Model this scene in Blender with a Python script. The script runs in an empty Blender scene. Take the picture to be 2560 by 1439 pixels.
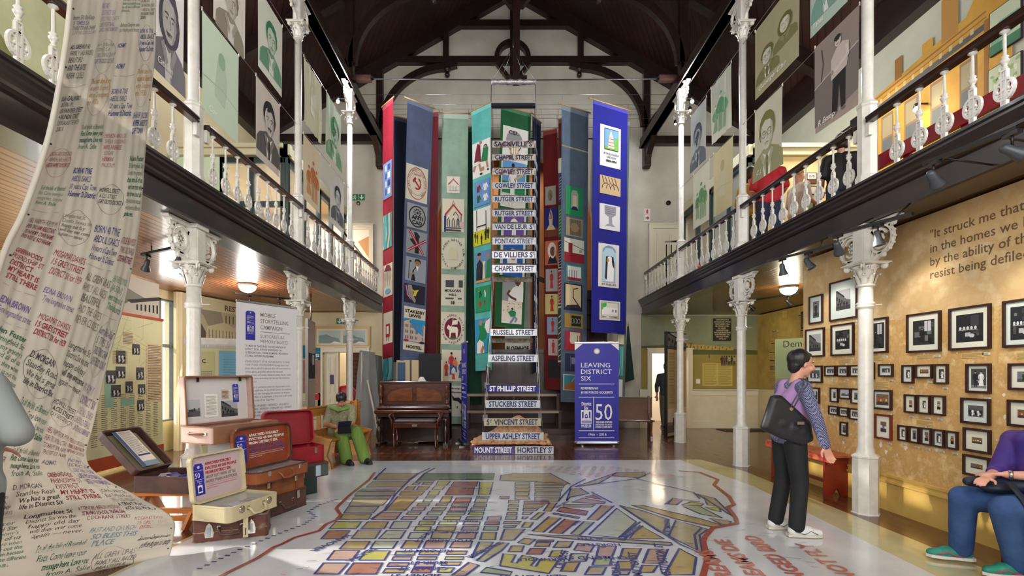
import bpy, math, random
from mathutils import Vector, Matrix
V = Vector
PI = math.pi
sc = bpy.context.scene
col = sc.collection
R = random.Random(7)
F = 1209.0; HC = 1.46; CU = 1252.0; CV = 932.0   # focal length in px, eye height, vanishing point of the nave

# camera, world, light, exposure
cam = bpy.data.cameras.new('camera'); co = bpy.data.objects.new('camera', cam); col.objects.link(co)
co.location = (0, 0, HC); co.rotation_euler = (PI/2, 0, 0)
cam.sensor_width = 36; cam.lens = 36*F/2560; cam.shift_x = 28/2560; cam.shift_y = (932-719.5)/2560
cam.clip_start = .05; cam.clip_end = 100
sc.camera = co
sc.view_settings.view_transform = 'Standard'; sc.view_settings.look = 'None'
sc.view_settings.gamma = 1; sc.view_settings.use_curve_mapping = False
sc.view_settings.exposure = 0.22
w = bpy.data.worlds.new('world'); sc.world = w; w.use_nodes = True
w.node_tree.nodes['Background'].inputs[0].default_value = (.85, .92, 1, 1)
w.node_tree.nodes['Background'].inputs[1].default_value = 1.5

def light(name, kind, loc, energy, color=(1, 1, 1), size=1, size_y=None, target=None, spot=None, blend=.4):
 l = bpy.data.lights.new(name, kind); l.energy = energy; l.color = color
 if kind == 'AREA':
  l.shape = 'RECTANGLE'; l.size = size; l.size_y = size_y or size
 elif kind in ('POINT', 'SPOT'):
  l.shadow_soft_size = size
 if kind == 'SUN': l.angle = math.radians(size)
 if spot: l.spot_size = math.radians(spot); l.spot_blend = blend
 o = bpy.data.objects.new(name, l); col.objects.link(o); o.location = loc
 if target is not None:
  o.rotation_euler = (V(target)-V(loc)).to_track_quat('-Z', 'Y').to_euler()
 return o

# area fill added at assumed entrance windows, out of view behind the camera
for i, x in enumerate((-3.6, .33, 4.2)):
 light('fill_entrance', 'AREA', (x, -3.35, 4.6), 270, (1, .97, .93), 2.2, 5.0, (x*.4, 8, 2.2))
# left aisle area lights: first at the window in view, others at assumed ones
light('daylight_left_lower', 'AREA', (-6.1, 7.8, 1.7), 85, (1, .98, .94), 2.6, 2.3, (0, 7.4, .9))
light('daylight_left_lower', 'AREA', (-6.1, 3.0, 1.7), 85, (1, .98, .94), 2.6, 2.3, (0, 3.6, .9))  # area light added at an assumed window out of view
light('fill_left_upper', 'AREA', (-6.1, 4.6, 5.7), 150, (1, .98, .95), 5, 2.6, (0, 6.5, 4.5))  # area fill added at an assumed window behind the hillside mural
light('fill_right_upper', 'AREA', (6.75, 2.4, 5.7), 130, (1, .97, .92), 4, 2.6, (0, 6.5, 4.5))  # area fill added at the right gallery; the wall there has no window
light('stair_light_left', 'AREA', (-5.2, 11.2, 5.5), 60, (1, .93, .9), 1.6, 2.4, (-5.2, 11.2, 3))
light('room_light_right', 'AREA', (5.6, 8.7, 6.5), 48, (1, .9, .74), 1.6, .8, (5.9, 9.0, 4))
sun = light('sun', 'SUN', (-8, 6, 9), 8, (1, .93, .82), 1.2)
sun.rotation_euler = V((1.0, 0, -.45)).to_track_quat('-Z', 'Y').to_euler()

# helpers
def s2l(c):
 return tuple((x/255/12.92 if x/255 <= .04045 else ((x/255+.055)/1.055)**2.4) for x in c)

MATS = {}
def mat(name, c, rough=.55, metal=0, c2=None, scale=4, stretch=(1, 1, 1), bump=0, bscale=40, coat=0,
  emit=0, plank=None, mortar=None, trans=0, glass=0, alpha=1, detail=4, lo=.35, hi=.65, rvar=0, c3=None, spec=.5):
 if name in MATS: return MATS[name]
 m = bpy.data.materials.new(name); MATS[name] = m; m.use_nodes = True
 nt = m.node_tree; N = nt.nodes; L = nt.links; b = N['Principled BSDF']
 c = s2l(c)+(1,)
 b.inputs['Base Color'].default_value = c
 b.inputs['Roughness'].default_value = rough; b.inputs['Metallic'].default_value = metal
 b.inputs['Specular IOR Level'].default_value = spec
 if coat: b.inputs['Coat Weight'].default_value = coat; b.inputs['Coat Roughness'].default_value = .08
 if glass: b.inputs['Transmission Weight'].default_value = glass; b.inputs['IOR'].default_value = 1.1
 if alpha < 1: b.inputs['Alpha'].default_value = alpha
 if emit:
  b.inputs['Emission Color'].default_value = c; b.inputs['Emission Strength'].default_value = emit
 tc = N.new('ShaderNodeTexCoord'); mp = N.new('ShaderNodeMapping'); mp.inputs['Scale'].default_value = stretch
 L.new(tc.outputs['Object'], mp.inputs['Vector'])
 out = None
 if c2:
  n = N.new('ShaderNodeTexNoise'); n.inputs['Scale'].default_value = scale; n.inputs['Detail'].default_value = detail
  n.inputs['Roughness'].default_value = .6
  L.new(mp.outputs['Vector'], n.inputs['Vector'])
  r = N.new('ShaderNodeValToRGB'); r.color_ramp.elements[0].position = lo; r.color_ramp.elements[1].position = hi
  r.color_ramp.elements[0].color = c; r.color_ramp.elements[1].color = s2l(c2)+(1,)
  if c3:
   e = r.color_ramp.elements.new((lo+hi)/2); e.color = s2l(c3)+(1,)
  L.new(n.outputs['Fac'], r.inputs['Fac']); out = r.outputs['Color']
  if rvar:
   mr = N.new('ShaderNodeMapRange'); mr.inputs['To Min'].default_value = rough; mr.inputs['To Max'].default_value = rough+rvar
   L.new(n.outputs['Fac'], mr.inputs['Value']); L.new(mr.outputs['Result'], b.inputs['Roughness'])
 hgt = None
 if plank:   # (axis order string e.g. 'yx' = boards run along y, width across x), board width, board length, gap
  ax, bw, bl, gap, dark = plank
  src = tc.outputs['Object']
  if ax in ('dl', 'dr'):
   rt = N.new('ShaderNodeMapping'); rt.inputs['Rotation'].default_value = (0, 0, .98 if ax == 'dl' else -.98)
   L.new(src, rt.inputs['Vector']); src = rt.outputs['Vector']; ax = 'xy'
  sp = N.new('ShaderNodeSeparateXYZ'); cb = N.new('ShaderNodeCombineXYZ')
  L.new(src, sp.inputs[0])
  L.new(sp.outputs['xyz'.index(ax[0])], cb.inputs[0]); L.new(sp.outputs['xyz'.index(ax[1])], cb.inputs[1])
  bt = N.new('ShaderNodeTexBrick'); bt.inputs['Scale'].default_value = 1
  bt.inputs['Brick Width'].default_value = bl; bt.inputs['Row Height'].default_value = bw
  bt.inputs['Mortar Size'].default_value = gap; bt.inputs['Mortar Smooth'].default_value = .3
  bt.offset = .37; bt.offset_frequency = 2
  bt.inputs['Color1'].default_value = (1, 1, 1, 1); bt.inputs['Color2'].default_value = (dark, dark, dark, 1)
  mo = s2l(mortar)+(1,) if mortar else (.1, .1, .1, 1)
  bt.inputs['Mortar'].default_value = mo
  L.new(cb.outputs[0], bt.inputs['Vector'])
  mx = N.new('ShaderNodeMix'); mx.data_type = 'RGBA'; mx.blend_type = 'MULTIPLY'; mx.inputs[0].default_value = 1
  if out is not None: L.new(out, mx.inputs[6])
  else: mx.inputs[6].default_value = c
  L.new(bt.outputs['Color'], mx.inputs[7]); out = mx.outputs[2]
  inv = N.new('ShaderNodeMath'); inv.operation = 'SUBTRACT'; inv.inputs[0].default_value = 1
  L.new(bt.outputs['Fac'], inv.inputs[1]); hgt = inv.outputs[0]
 if out is not None:
  L.new(out, b.inputs['Base Color'])
  if emit: L.new(out, b.inputs['Emission Color'])
 if bump or hgt is not None:
  bp = N.new('ShaderNodeBump'); bp.inputs['Strength'].default_value = bump or .35; bp.inputs['Distance'].default_value = .01
  if hgt is not None: L.new(hgt, bp.inputs['Height'])
  else:
   n2 = N.new('ShaderNodeTexNoise'); n2.inputs['Scale'].default_value = bscale; n2.inputs['Detail'].default_value = 4
   L.new(mp.outputs['Vector'], n2.inputs['Vector']); L.new(n2.outputs['Fac'], bp.inputs['Height'])
  L.new(bp.outputs[0], b.inputs['Normal'])
 if trans:
  t = N.new('ShaderNodeBsdfTranslucent'); ms = N.new('ShaderNodeMixShader'); ms.inputs[0].default_value = trans
  t.inputs[0].default_value = tuple(.35+.65*x for x in c[:3])+(1,)
  L.new(b.outputs[0], ms.inputs[1]); L.new(t.outputs[0], ms.inputs[2])
  L.new(ms.outputs[0], N['Material Output'].inputs['Surface'])
 return m

def flat_c(c, rough=.7):   # plain paint, cloth or ink of one colour
 c = tuple(int(x) for x in c)
 return mat('paint_%d_%d_%d' % c, c, rough)

_tc = {}
def text_geo(s, bold=0):
 k = (s, bold)
 if k in _tc: return _tc[k]
 cu = bpy.data.curves.new('t', 'FONT'); cu.body = s; cu.size = 1; cu.resolution_u = 2
 if bold: cu.offset = bold
 o = bpy.data.objects.new('t', cu)
 me = bpy.data.meshes.new_from_object(o)
 vs = [(v.co.x, v.co.y) for v in me.vertices]; fs = [tuple(p.vertices) for p in me.polygons]
 bpy.data.objects.remove(o); bpy.data.curves.remove(cu); bpy.data.meshes.remove(me)
 w = max([a for a, b in vs], default=1); x0 = min([a for a, b in vs], default=0)
 _tc[k] = (vs, fs, x0, w-x0)
 return _tc[k]

def frame(O, U, Vv):
 """flat drawing surface: (a, b, c) -> world, a along U, b along V, c out of the surface"""
 O = V(O); U = V(U); Vv = V(Vv); n = U.cross(Vv).normalized()
 return lambda a, b, c=0: O+U*a+Vv*b+n*c

class MB:
 def __init__(s): s.v = []; s.f = []; s.m = []; s.s = []; s.mats = []
 def mi(s, m):
  if m not in s.mats: s.mats.append(m)
  return s.mats.index(m)
 def add(s, vs, fs, m, smooth=False):
  o = len(s.v); i = s.mi(m); s.v += [tuple(p) for p in vs]
  for f in fs: s.f.append(tuple(k+o for k in f)); s.m.append(i); s.s.append(smooth)
 def box(s, x0, x1, y0, y1, z0, z1, m, M=None, bev=0):
  if x0 > x1: x0, x1 = x1, x0
  if y0 > y1: y0, y1 = y1, y0
  if z0 > z1: z0, z1 = z1, z0
  if bev:
   b = min(bev, (x1-x0)/2.01, (y1-y0)/2.01, (z1-z0)/2.01)
   vs = []
   for z, i in ((z0, b), (z0+b, 0), (z1-b, 0), (z1, b)):
    j = b-i if False else 0
    a = i
    vs += [(x0+a+b, y0+a, z), (x1-a-b, y0+a, z), (x1-a, y0+a+b, z), (x1-a, y1-a-b, z), (x1-a-b, y1-a, z), (x0+a+b, y1-a, z), (x0+a, y1-a-b, z), (x0+a, y0+a+b, z)]
   fs = [tuple(range(7, -1, -1)), tuple(range(24, 32))]
   for r in range(3):
    for k in range(8): fs.append((r*8+k, r*8+(k+1) % 8, r*8+8+(k+1) % 8, r*8+8+k))
  else:
   vs = [(x0, y0, z0), (x1, y0, z0), (x1, y1, z0), (x0, y1, z0), (x0, y0, z1), (x1, y0, z1), (x1, y1, z1), (x0, y1, z1)]
   fs = [(0, 3, 2, 1), (4, 5, 6, 7), (0, 1, 5, 4), (1, 2, 6, 5), (2, 3, 7, 6), (3, 0, 4, 7)]
  if M: vs = [M @ V(p) for p in vs]
  s.add(vs, fs, m)
 def bar(s, p, q, w, h, m, up=(0, 0, 1)):
  p = V(p); q = V(q); d = q-p; L = d.length
  if L < 1e-6: return
  d.normalize(); a = V(up).cross(d)
  if a.length < 1e-4: a = V((1, 0, 0)).cross(d)
  a.normalize(); b = d.cross(a)
  vs = []
  for t in (p, q):
   for i, j in ((-1, -1), (1, -1), (1, 1), (-1, 1)): vs.append(t+a*(w/2*i)+b*(h/2*j))
  s.add(vs, [(0, 1, 2, 3)[::-1], (4, 5, 6, 7), (0, 1, 5, 4), (1, 2, 6, 5), (2, 3, 7, 6), (3, 0, 4, 7)], m)
 def tube(s, pts, r, m, n=8, closed=False, flat=1, smooth=True):
  pts = [V(p) for p in pts]; k = len(pts); rs = r if isinstance(r, (list, tuple)) else [r]*k
  vs = []; prev = None
  for i, p in enumerate(pts):
   if closed: d = pts[(i+1) % k]-pts[i-1]
   else: d = pts[min(i+1, k-1)]-pts[max(i-1, 0)]
   if d.length < 1e-9: d = V((0, 0, 1))
   d.normalize()
   if prev is None:
    a = V((0, 0, 1)).cross(d)
    if a.length < .05: a = V((0, 1, 0)).cross(d)
   else: a = prev-d*prev.dot(d)
   if a.length < 1e-6: a = V((1, 0, 0)).cross(d)
   a.normalize(); prev = a; b = d.cross(a)
   for j in range(n):
    t = 2*PI*j/n; vs.append(p+a*(math.cos(t)*rs[i])+b*(math.sin(t)*rs[i]*flat))
  fs = []
  for i in range(k if closed else k-1):
   for j in range(n):
    fs.append((i*n+j, i*n+(j+1) % n, ((i+1) % k)*n+(j+1) % n, ((i+1) % k)*n+j))
  if not closed: fs += [tuple(range(n))[::-1], tuple(range((k-1)*n, k*n))]
  s.add(vs, fs, m, smooth)
 def lathe(s, prof, m, n=16, c=(0, 0, 0), axis=None, smooth=True, rot=0, sx=1, sy=1):
  vs = []; c = V(c)
  q = V((0, 0, 1)).rotation_difference(V(axis)) if axis else None
  for r, z in prof:
   for j in range(n):
    t = 2*PI*j/n+rot; p = V((r*math.cos(t)*sx, r*math.sin(t)*sy, z))
    if q: p = q @ p
    vs.append(c+p)
  fs = []
  for i in range(len(prof)-1):
   for j in range(n): fs.append((i*n+j, i*n+(j+1) % n, (i+1)*n+(j+1) % n, (i+1)*n+j))
  fs += [tuple(range(n))[::-1], tuple(range((len(prof)-1)*n, len(prof)*n))]
  s.add(vs, fs, m, smooth)
 def ball(s, c, r, m, n=10, sc_=(1, 1, 1), M=None):
  vs = []; c = V(c)
  k = max(4, n//2+1)
  for i in range(1, k):
   a = PI*i/k
   for j in range(n):
    t = 2*PI*j/n; p = V((math.sin(a)*math.cos(t)*r*sc_[0], math.sin(a)*math.sin(t)*r*sc_[1], math.cos(a)*r*sc_[2]))
    if M: p = M @ p
    vs.append(c+p)
  t1 = V((0, 0, r*sc_[2])); t2 = -t1
  if M: t1 = M @ t1; t2 = M @ t2
  vs += [c+t1, c+t2]; q = (k-1)*n; fs = []
  for i in range(k-2):
   for j in range(n): fs.append((i*n+j, (i+1)*n+j, (i+1)*n+(j+1) % n, i*n+(j+1) % n))
  for j in range(n):
   fs.append((q, j, (j+1) % n)); fs.append((q+1, (k-2)*n+(j+1) % n, (k-2)*n+j))
  s.add(vs, fs, m, True)
 def poly(s, pts, fr, m, c=0, th=0):
  """polygon drawn on a surface; th > 0 makes it a solid plate"""
  A = 0
  for i in range(len(pts)):
   x0, y0 = pts[i]; x1, y1 = pts[(i+1) % len(pts)]; A += x0*y1-x1*y0
  if A < 0: pts = pts[::-1]
  n = len(pts); vs = [fr(a, b, c) for a, b in pts]; fs = [tuple(range(n))]
  if th:
   vs += [fr(a, b, c-th) for a, b in pts]; fs.append(tuple(range(2*n-1, n-1, -1)))
   for i in range(n): fs.append((i, i+n, (i+1) % n+n, (i+1) % n))
  s.add(vs, fs, m)
 def rect(s, a0, b0, a1, b1, fr, m, c=0, th=0): s.poly([(a0, b0), (a1, b0), (a1, b1), (a0, b1)], fr, m, c, th)
 def disc(s, a, b, r, fr, m, c=0, ry=None, n=14, th=0, rot=0):
  ry = ry or r; cr, sr = math.cos(rot), math.sin(rot)
  s.poly([(a+r*math.cos(t)*cr-ry*math.sin(t)*sr, b+r*math.cos(t)*sr+ry*math.sin(t)*cr) for t in [2*PI*i/n for i in range(n)]], fr, m, c, th)
 def line(s, pts, w, fr, m, c=0, closed=False, th=0):
  """a stroke of width w following pts on a surface"""
  k = len(pts)
  if k < 2: return
  L = []; Rr = []
  for i in range(k):
   if closed: p, q = pts[i-1], pts[(i+1) % k]
   else: p, q = pts[max(i-1, 0)], pts[min(i+1, k-1)]
   dx, dy = q[0]-p[0], q[1]-p[1]; l = math.hypot(dx, dy) or 1; nx, ny = -dy/l*w/2, dx/l*w/2
   L.append((pts[i][0]+nx, pts[i][1]+ny)); Rr.append((pts[i][0]-nx, pts[i][1]-ny))
  vs = [fr(a, b, c) for a, b in L]+[fr(a, b, c) for a, b in Rr]
  if th: vs += [fr(a, b, c-th) for a, b in L]+[fr(a, b, c-th) for a, b in Rr]
  fs = []
  for i in range(k if closed else k-1):
   j = (i+1) % k; fs.append((i+k, j+k, j, i))
   if th:
    fs += [(i+2*k, j+2*k, j+3*k, i+3*k), (i, j, j+2*k, i+2*k), (i+3*k, j+3*k, j+k, i+k)]
  if th and not closed: fs += [(0, 2*k, 3*k, k), (k-1, 2*k-1, 4*k-1, 3*k-1)]
  s.add(vs, fs, m)
 def ring(s, a, b, r, w, fr, m, c=0, n=20, ry=None, th=0, t0=0, t1=2*PI):
  ry = ry or r; full = abs(t1-t0-2*PI) < 1e-6; k = n if full else n+1
  s.line([(a+r*math.cos(t0+(t1-t0)*i/n), b+ry*math.sin(t0+(t1-t0)*i/n)) for i in range(k)], w, fr, m, c, full, th)
 def text(s, t, a, b, size, fr, m, c=.002, width=None, align='l', bold=0, rot=0, skew=0, jit=0, th=0):
  """size = height of the letters' em; b is the baseline; width squeezes the line to fit"""
  vs, fs, x0, w = text_geo(t, bold)
  if not vs: return 0
  k = size; kx = size
  if width: kx = width/w
  W = w*kx; ox = a-(0 if align == 'l' else W/2 if align == 'c' else W)
  cr, sr = math.cos(rot), math.sin(rot); P = []
  for x, y in vs:
   X = ox+(x-x0)*kx+y*k*skew-a; Y = y*k
   if jit: Y += math.sin(X/size*2.3+a*17)*size*jit; X += math.sin(Y/size*5+X/size)*size*jit*.4
   P.append(fr(a+X*cr-Y*sr, b+X*sr+Y*cr, c))
  s.add(P, fs, m)
  return W
 def build(s, name, parent=None, label=None, sub=0, solid=0, M=None):
  me = bpy.data.meshes.new(name); me.from_pydata(s.v, [], s.f)
  me.polygons.foreach_set('material_index', s.m); me.polygons.foreach_set('use_smooth', s.s)
  for m in s.mats: me.materials.append(m)
  if M: me.transform(M)
  me.update()
  o = bpy.data.objects.new(name, me); col.objects.link(o)
  if parent:
   o.parent = parent
   if not M:
    me.transform(parent.matrix_basis.inverted())
  if label: o['label'] = label
  if solid:
   md = o.modifiers.new('s', 'SOLIDIFY'); md.thickness = solid; md.offset = 0
  return o

def thing(name, label, cat, loc=(0, 0, 0), rz=0, group=None):
 o = bpy.data.objects.new(name, None); col.objects.link(o); o.empty_display_size = .1
 o.location = loc; o.rotation_euler = (0, 0, rz)
 o.matrix_basis = Matrix.Translation(V(loc)) @ Matrix.Rotation(rz, 4, 'Z')
 return tag(o, label, cat, group)
def tag(o, label, cat, group=None, kind=None):
 o['label'] = label; o['category'] = cat
 if group: o['group'] = group
 if kind: o['kind'] = kind
 return o
def struct(o, label=None):
 o['kind'] = 'structure'
 if label: o['label'] = label
 return o
def dup(root, loc, rz=None, label=None):
 r = root.copy(); col.objects.link(r); r.location = loc
 if rz is not None: r.rotation_euler = (0, 0, rz)
 if label: r['label'] = label
 for ch in list(root.children):
  c = ch.copy(); col.objects.link(c); c.parent = r
  for g in list(ch.children):
   d = g.copy(); col.objects.link(d); d.parent = c
 return r
def pt(u, v, Y): return V(((u-CU)*Y/F, Y, HC-(v-CV)*Y/F))       # a direction of sight followed out to depth Y
def fl(u, v): Y = HC*F/(v-CV); return ((u-CU)*Y/F, Y)             # ... followed down to the floor
def atX(u, X): return X*F/(u-CU)                                    # depth at which it meets a wall at x = X

# common materials
WHITE = mat('white_gloss_paint', (226, 224, 218), .3, c2=(212, 209, 200), scale=9, coat=.2)
WALLW = mat('cream_wall_plaster', (200, 196, 184), .8, c2=(186, 181, 168), scale=1.6, bump=.05, bscale=60)
WALLC = mat('warm_cream_wall', (222, 208, 172), .8, c2=(210, 194, 156), scale=1.5)
DARKW = mat('dark_stained_timber', (44, 23, 17), .38, c2=(24, 13, 12), scale=3, stretch=(3, .6, 3), coat=.15)
FASC = mat('dark_fascia_timber', (50, 33, 27), .33, c2=(27, 23, 26), scale=2.2, stretch=(3, .5, 3), coat=.3)
RAILM = mat('polished_handrail_timber', (58, 34, 27), .22, c2=(34, 22, 20), scale=3, stretch=(4, .5, 4), coat=.6)
ROOFM = mat('roof_boarding', (66, 28, 20), .5, c2=(38, 16, 14), scale=1.2, plank=('yx', .13, 6, .012, .8), mortar=(60, 50, 48))
ROOFL = mat('roof_boarding_left', (66, 28, 20), .5, c2=(38, 16, 14), scale=1.2, plank=('dl', .13, 9, .01, .75), mortar=(60, 50, 48))
ROOFR = mat('roof_boarding_right', (66, 28, 20), .5, c2=(38, 16, 14), scale=1.2, plank=('dr', .13, 9, .01, .75), mortar=(60, 50, 48))
SOFL = mat('orange_soffit_boards', (176, 112, 72), .34, c2=(148, 88, 54), scale=2, stretch=(2, .3, 2), plank=('yx', .095, 9, .012, .86), mortar=(70, 50, 44), coat=.25)
SOFR = mat('brown_soffit_boards', (110, 74, 42), .3, c2=(84, 54, 30), scale=2, stretch=(2, .3, 2), plank=('yx', .095, 9, .012, .86), mortar=(70, 50, 44), coat=.3)
FLOOR = mat('polished_floorboards', (112, 62, 40), .2, c2=(76, 42, 28), scale=2.5, stretch=(4, .5, 1), plank=('yx', .15, 3.4, .006, .78), mortar=(60, 60, 60), coat=.4, rvar=.12)
BLACK = mat('black_metal', (20, 20, 22), .4)
STEEL = mat('brushed_metal', (170, 172, 176), .3, 1)
CHROME = mat('nickel_fitting', (190, 185, 172), .22, .9)
INK = flat_c((30, 30, 34))
PAPER = flat_c((232, 230, 220))
# setting
XL, XR, YB, YF = -6.3, 6.95, 12.9, -3.6
XC = .33; ZA = 11.75; SL = .574; EAVE = 7.55
GZ0, GZ1 = 2.99, 3.39
COLY = [-.17, 2.434, 5.038, 7.638, 10.246]
LX, RX = -3.2, 3.8
b = MB(); b.box(XL-.2, XR+.2, YF-.1, YB+4.5, -.2, 0, FLOOR); struct(b.build('floor'))

WAIN = mat('cream_tongue_boards', (224, 216, 192), .45, c2=(214, 204, 178), scale=3, plank=('xy', .14, 40, .006, 1), mortar=(150, 140, 120))
# end wall with the chancel opening and the doors below the galleries
def zroof(x): return ZA-SL*abs(x-XC)
def wallpanel(mb, xs, z0f, z1f, m, y=YB, d=.25):
 for x0, x1 in zip(xs[:-1], xs[1:]):
  a0, a1, b0, b1 = z0f(x0), z0f(x1), z1f(x0), z1f(x1)
  vs = [(x0, y, a0), (x1, y, a1), (x1, y, b1), (x0, y, b0), (x0, y+d, a0), (x1, y+d, a1), (x1, y+d, b1), (x0, y+d, b0)]
  mb.add(vs, [(0, 1, 2, 3), (7, 6, 5, 4), (0, 4, 5, 1), (2, 6, 7, 3), (1, 5, 6, 2), (0, 3, 7, 4)], m)
b = MB(); AC, AW, AZ = .36, 2.1, 5.6
def arch(x): return AZ+math.sqrt(max(0, AW*AW-(x-AC)**2))*.8
wallpanel(b, [XL-.2, AC-AW], lambda x: GZ0, zroof, WALLW)
wallpanel(b, [AC+AW, XR+.2], lambda x: GZ0, zroof, WALLW)
xs = [AC-AW+2*AW*i/24 for i in range(25)]
wallpanel(b, xs, arch, zroof, WALLW)
wallpanel(b, [-3.06, AC-AW], lambda x: 0, lambda x: GZ0, WALLW); wallpanel(b, [AC+AW, 3.70], lambda x: 0, lambda x: GZ0, WALLW)
# right, under the gallery: doorway at x 4.05-4.95
wallpanel(b, [3.70, 4.0], lambda x: 0, lambda x: GZ0, WALLW); wallpanel(b, [5.0, XR+.2], lambda x: 0, lambda x: GZ0, WALLW)
wallpanel(b, [4.0, 5.0], lambda x: 2.0, lambda x: GZ0, WALLW)
struct(b.build('wall_back'))
# left back wall, nearer, with its own doorway
b = MB(); YL = 12.25
b.box(-5.4, -4.52, YL, YL+.2, 0, GZ0, WALLC); b.box(-3.42, -3.0, YL, YL+.2, 0, GZ0, WALLC); b.box(-4.52, -3.42, YL, YL+.2, 1.98, GZ0, WALLC)
b.box(-3.2, -3.0, YL+.2, YB, 0, GZ0, WALLC)
struct(b.build('wall_back_left'))
# chancel behind the arch
b = MB(); CREAMO = mat('ochre_chancel_wall', (190, 128, 78), .75, c2=(160, 108, 66), scale=1.2)
b.box(AC-AW-.4, AC+AW+.4, YB+2.2, YB+2.4, 0, 8.2, CREAMO); b.box(AC-AW-.4, AC-AW-.2, YB+.25, YB+2.4, 0, 8.2, CREAMO)
b.box(AC+AW+.2, AC+AW+.4, YB+.25, YB+2.4, 0, 8.2, CREAMO); b.box(AC-AW-.4, AC+AW+.4, YB+.25, YB+2.4, 8.2, 8.4, CREAMO)
struct(b.build('wall_chancel'))
# gable boarding pattern: thin horizontal joints on the end wall
# side walls (upper and lower)
b = MB(); b.box(XL-.2, XL, YF, 2.0, 0, 8.2, WALLC)
for z0, z1 in ((0, .55), (2.85, 4.6), (7.0, 8.3)): b.box(XL-.2, XL, 2.0, 9.45, z0, z1, WALLC)
for y0, y1 in ((4.1, 4.6), (5.6, 6.4), (9.35, 9.45)): b.box(XL-.2, XL, y0, y1, .55, 2.85, WALLC)
for y0, y1 in ((2.0, 2.3), (6.8, 9.45)): b.box(XL-.2, XL, y0, y1, 4.6, 7.0, WALLC)
b.box(XL-.2, XL, 9.45, YB, 0, 8.2, WALLC)
struct(b.build('wall_left'))
b = MB(); b.box(XR, XR+.2, YF, YB, 0, 8.2, mat('pale_grey_green_wall', (196, 198, 180), .8, c2=(186, 186, 168), scale=1.5)); struct(b.build('wall_right'))
b = MB(); b.box(XR-.11, XR-.01, 6.62, YB, 0, GZ0, WALLC); struct(b.build('wall_right_lower'))
# ochre picture wall below the right gallery
OCH = mat('ochre_distressed_plaster', (206, 172, 108), .7, c2=(226, 200, 148), c3=(194, 152, 92), scale=9, detail=10, bump=.25, bscale=22, lo=.3, hi=.68)
OCHT = mat('pale_ochre_plaster', (210, 184, 132), .75, c2=(222, 202, 160), c3=(202, 168, 118), scale=5, detail=8, bump=.1, bscale=25, lo=.3, hi=.7)
WX = 4.136
b = MB(); b.box(WX, WX+.25, YF, 6.61, .0, 2.02, OCH); b.box(WX, WX+.25, YF, 6.61, 2.02, GZ0, OCHT)
fw_ = lambda a, q, c=0: V((WX-c, -a, q)); rf = random.Random(4); FLK = mat('exposed_white_plaster', (226, 220, 206), .8)
for i in range(90):
 a, q, k = rf.uniform(-6.4, -3.2), rf.choice([rf.uniform(.45, 1.0), rf.uniform(.7, 1.7)]), rf.choice([.006, .008, .014, .022])
 b.poly([(a+k*rf.uniform(.5, 1.2)*math.cos(t), q+k*rf.uniform(.5, 1.6)*math.sin(t)) for t in [PI*j/4 for j in range(8)]], fw_, FLK, .0008)
struct(b.build('wall_right_pictures'))
b = MB(); SK = mat('yellow_ochre_skirting', (214, 180, 98), .45, c2=(196, 158, 82), scale=3)
b.box(WX-.03, WX, YF, 6.61, 0, .36, SK); b.box(WX-.045, WX, YF, 6.61, .30, .325, SK); b.box(WX-.038, WX, YF, 6.61, .36, .385, SK)
struct(b.build('baseboard_right'))
# angled lower wall segment at the back left
b = MB()
A = V((-6.05, 9.1, 0)); B = V((-5.38, YL, 0)); dd = (B-A).normalized()
b.bar(A+V((-.06, 0, GZ0/2)), B+V((-.06, 0, GZ0/2)), .12, GZ0, WALLC); b.bar(V((XL, 9.4, GZ0/2)), V((-6.05, 9.1, GZ0/2)), .1, GZ0, WALLC)
struct(b.build('wall_left_angled'))
# entrance wall behind the camera with three assumed tall window openings, added to let light in
b = MB()
xs = [XL-.2, -4.8, -2.4, -.87, 1.53, 3.0, 5.4, XR+.2]
for i in range(7):
 if i % 2 == 0: b.box(xs[i], xs[i+1], YF-.2, YF, 0, zroof((xs[i]+xs[i+1])/2)+.4, WALLW)
 else: b.box(xs[i], xs[i+1], YF-.2, YF, 0, 1.9, WALLW); b.box(xs[i], xs[i+1], YF-.2, YF, 7.3, zroof((xs[i]+xs[i+1])/2)+.4, WALLW)
struct(b.build('wall_entrance'))
# roof
b = MB()
for s, m in ((-1, ROOFL), (1, ROOFR)):
 xe = XL-.2 if s < 0 else XR+.2
 vs = [(XC, YF-.3, ZA), (XC, YB+.3, ZA), (xe, YB+.3, zroof(xe)), (xe, YF-.3, zroof(xe))]
 vs += [(x, y, z+.15) for x, y, z in vs]
 b.add(vs, [(0, 1, 2, 3) if s > 0 else (3, 2, 1, 0), (4, 5, 6, 7), (0, 3, 7, 4), (1, 5, 6, 2), (2, 6, 7, 3), (0, 4, 5, 1)], m)
struct(b.build('ceiling_roof'))
# gallery floors with boarded soffits
for nm, x0, x1, m in (('ceiling_left', XL, LX-.02, SOFL), ('ceiling_right', RX+.02, XR, SOFR)):
 b = MB(); b.box(x0, x1, YF, YB, GZ0+.02, GZ1-.06, m); struct(b.build(nm))
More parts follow.
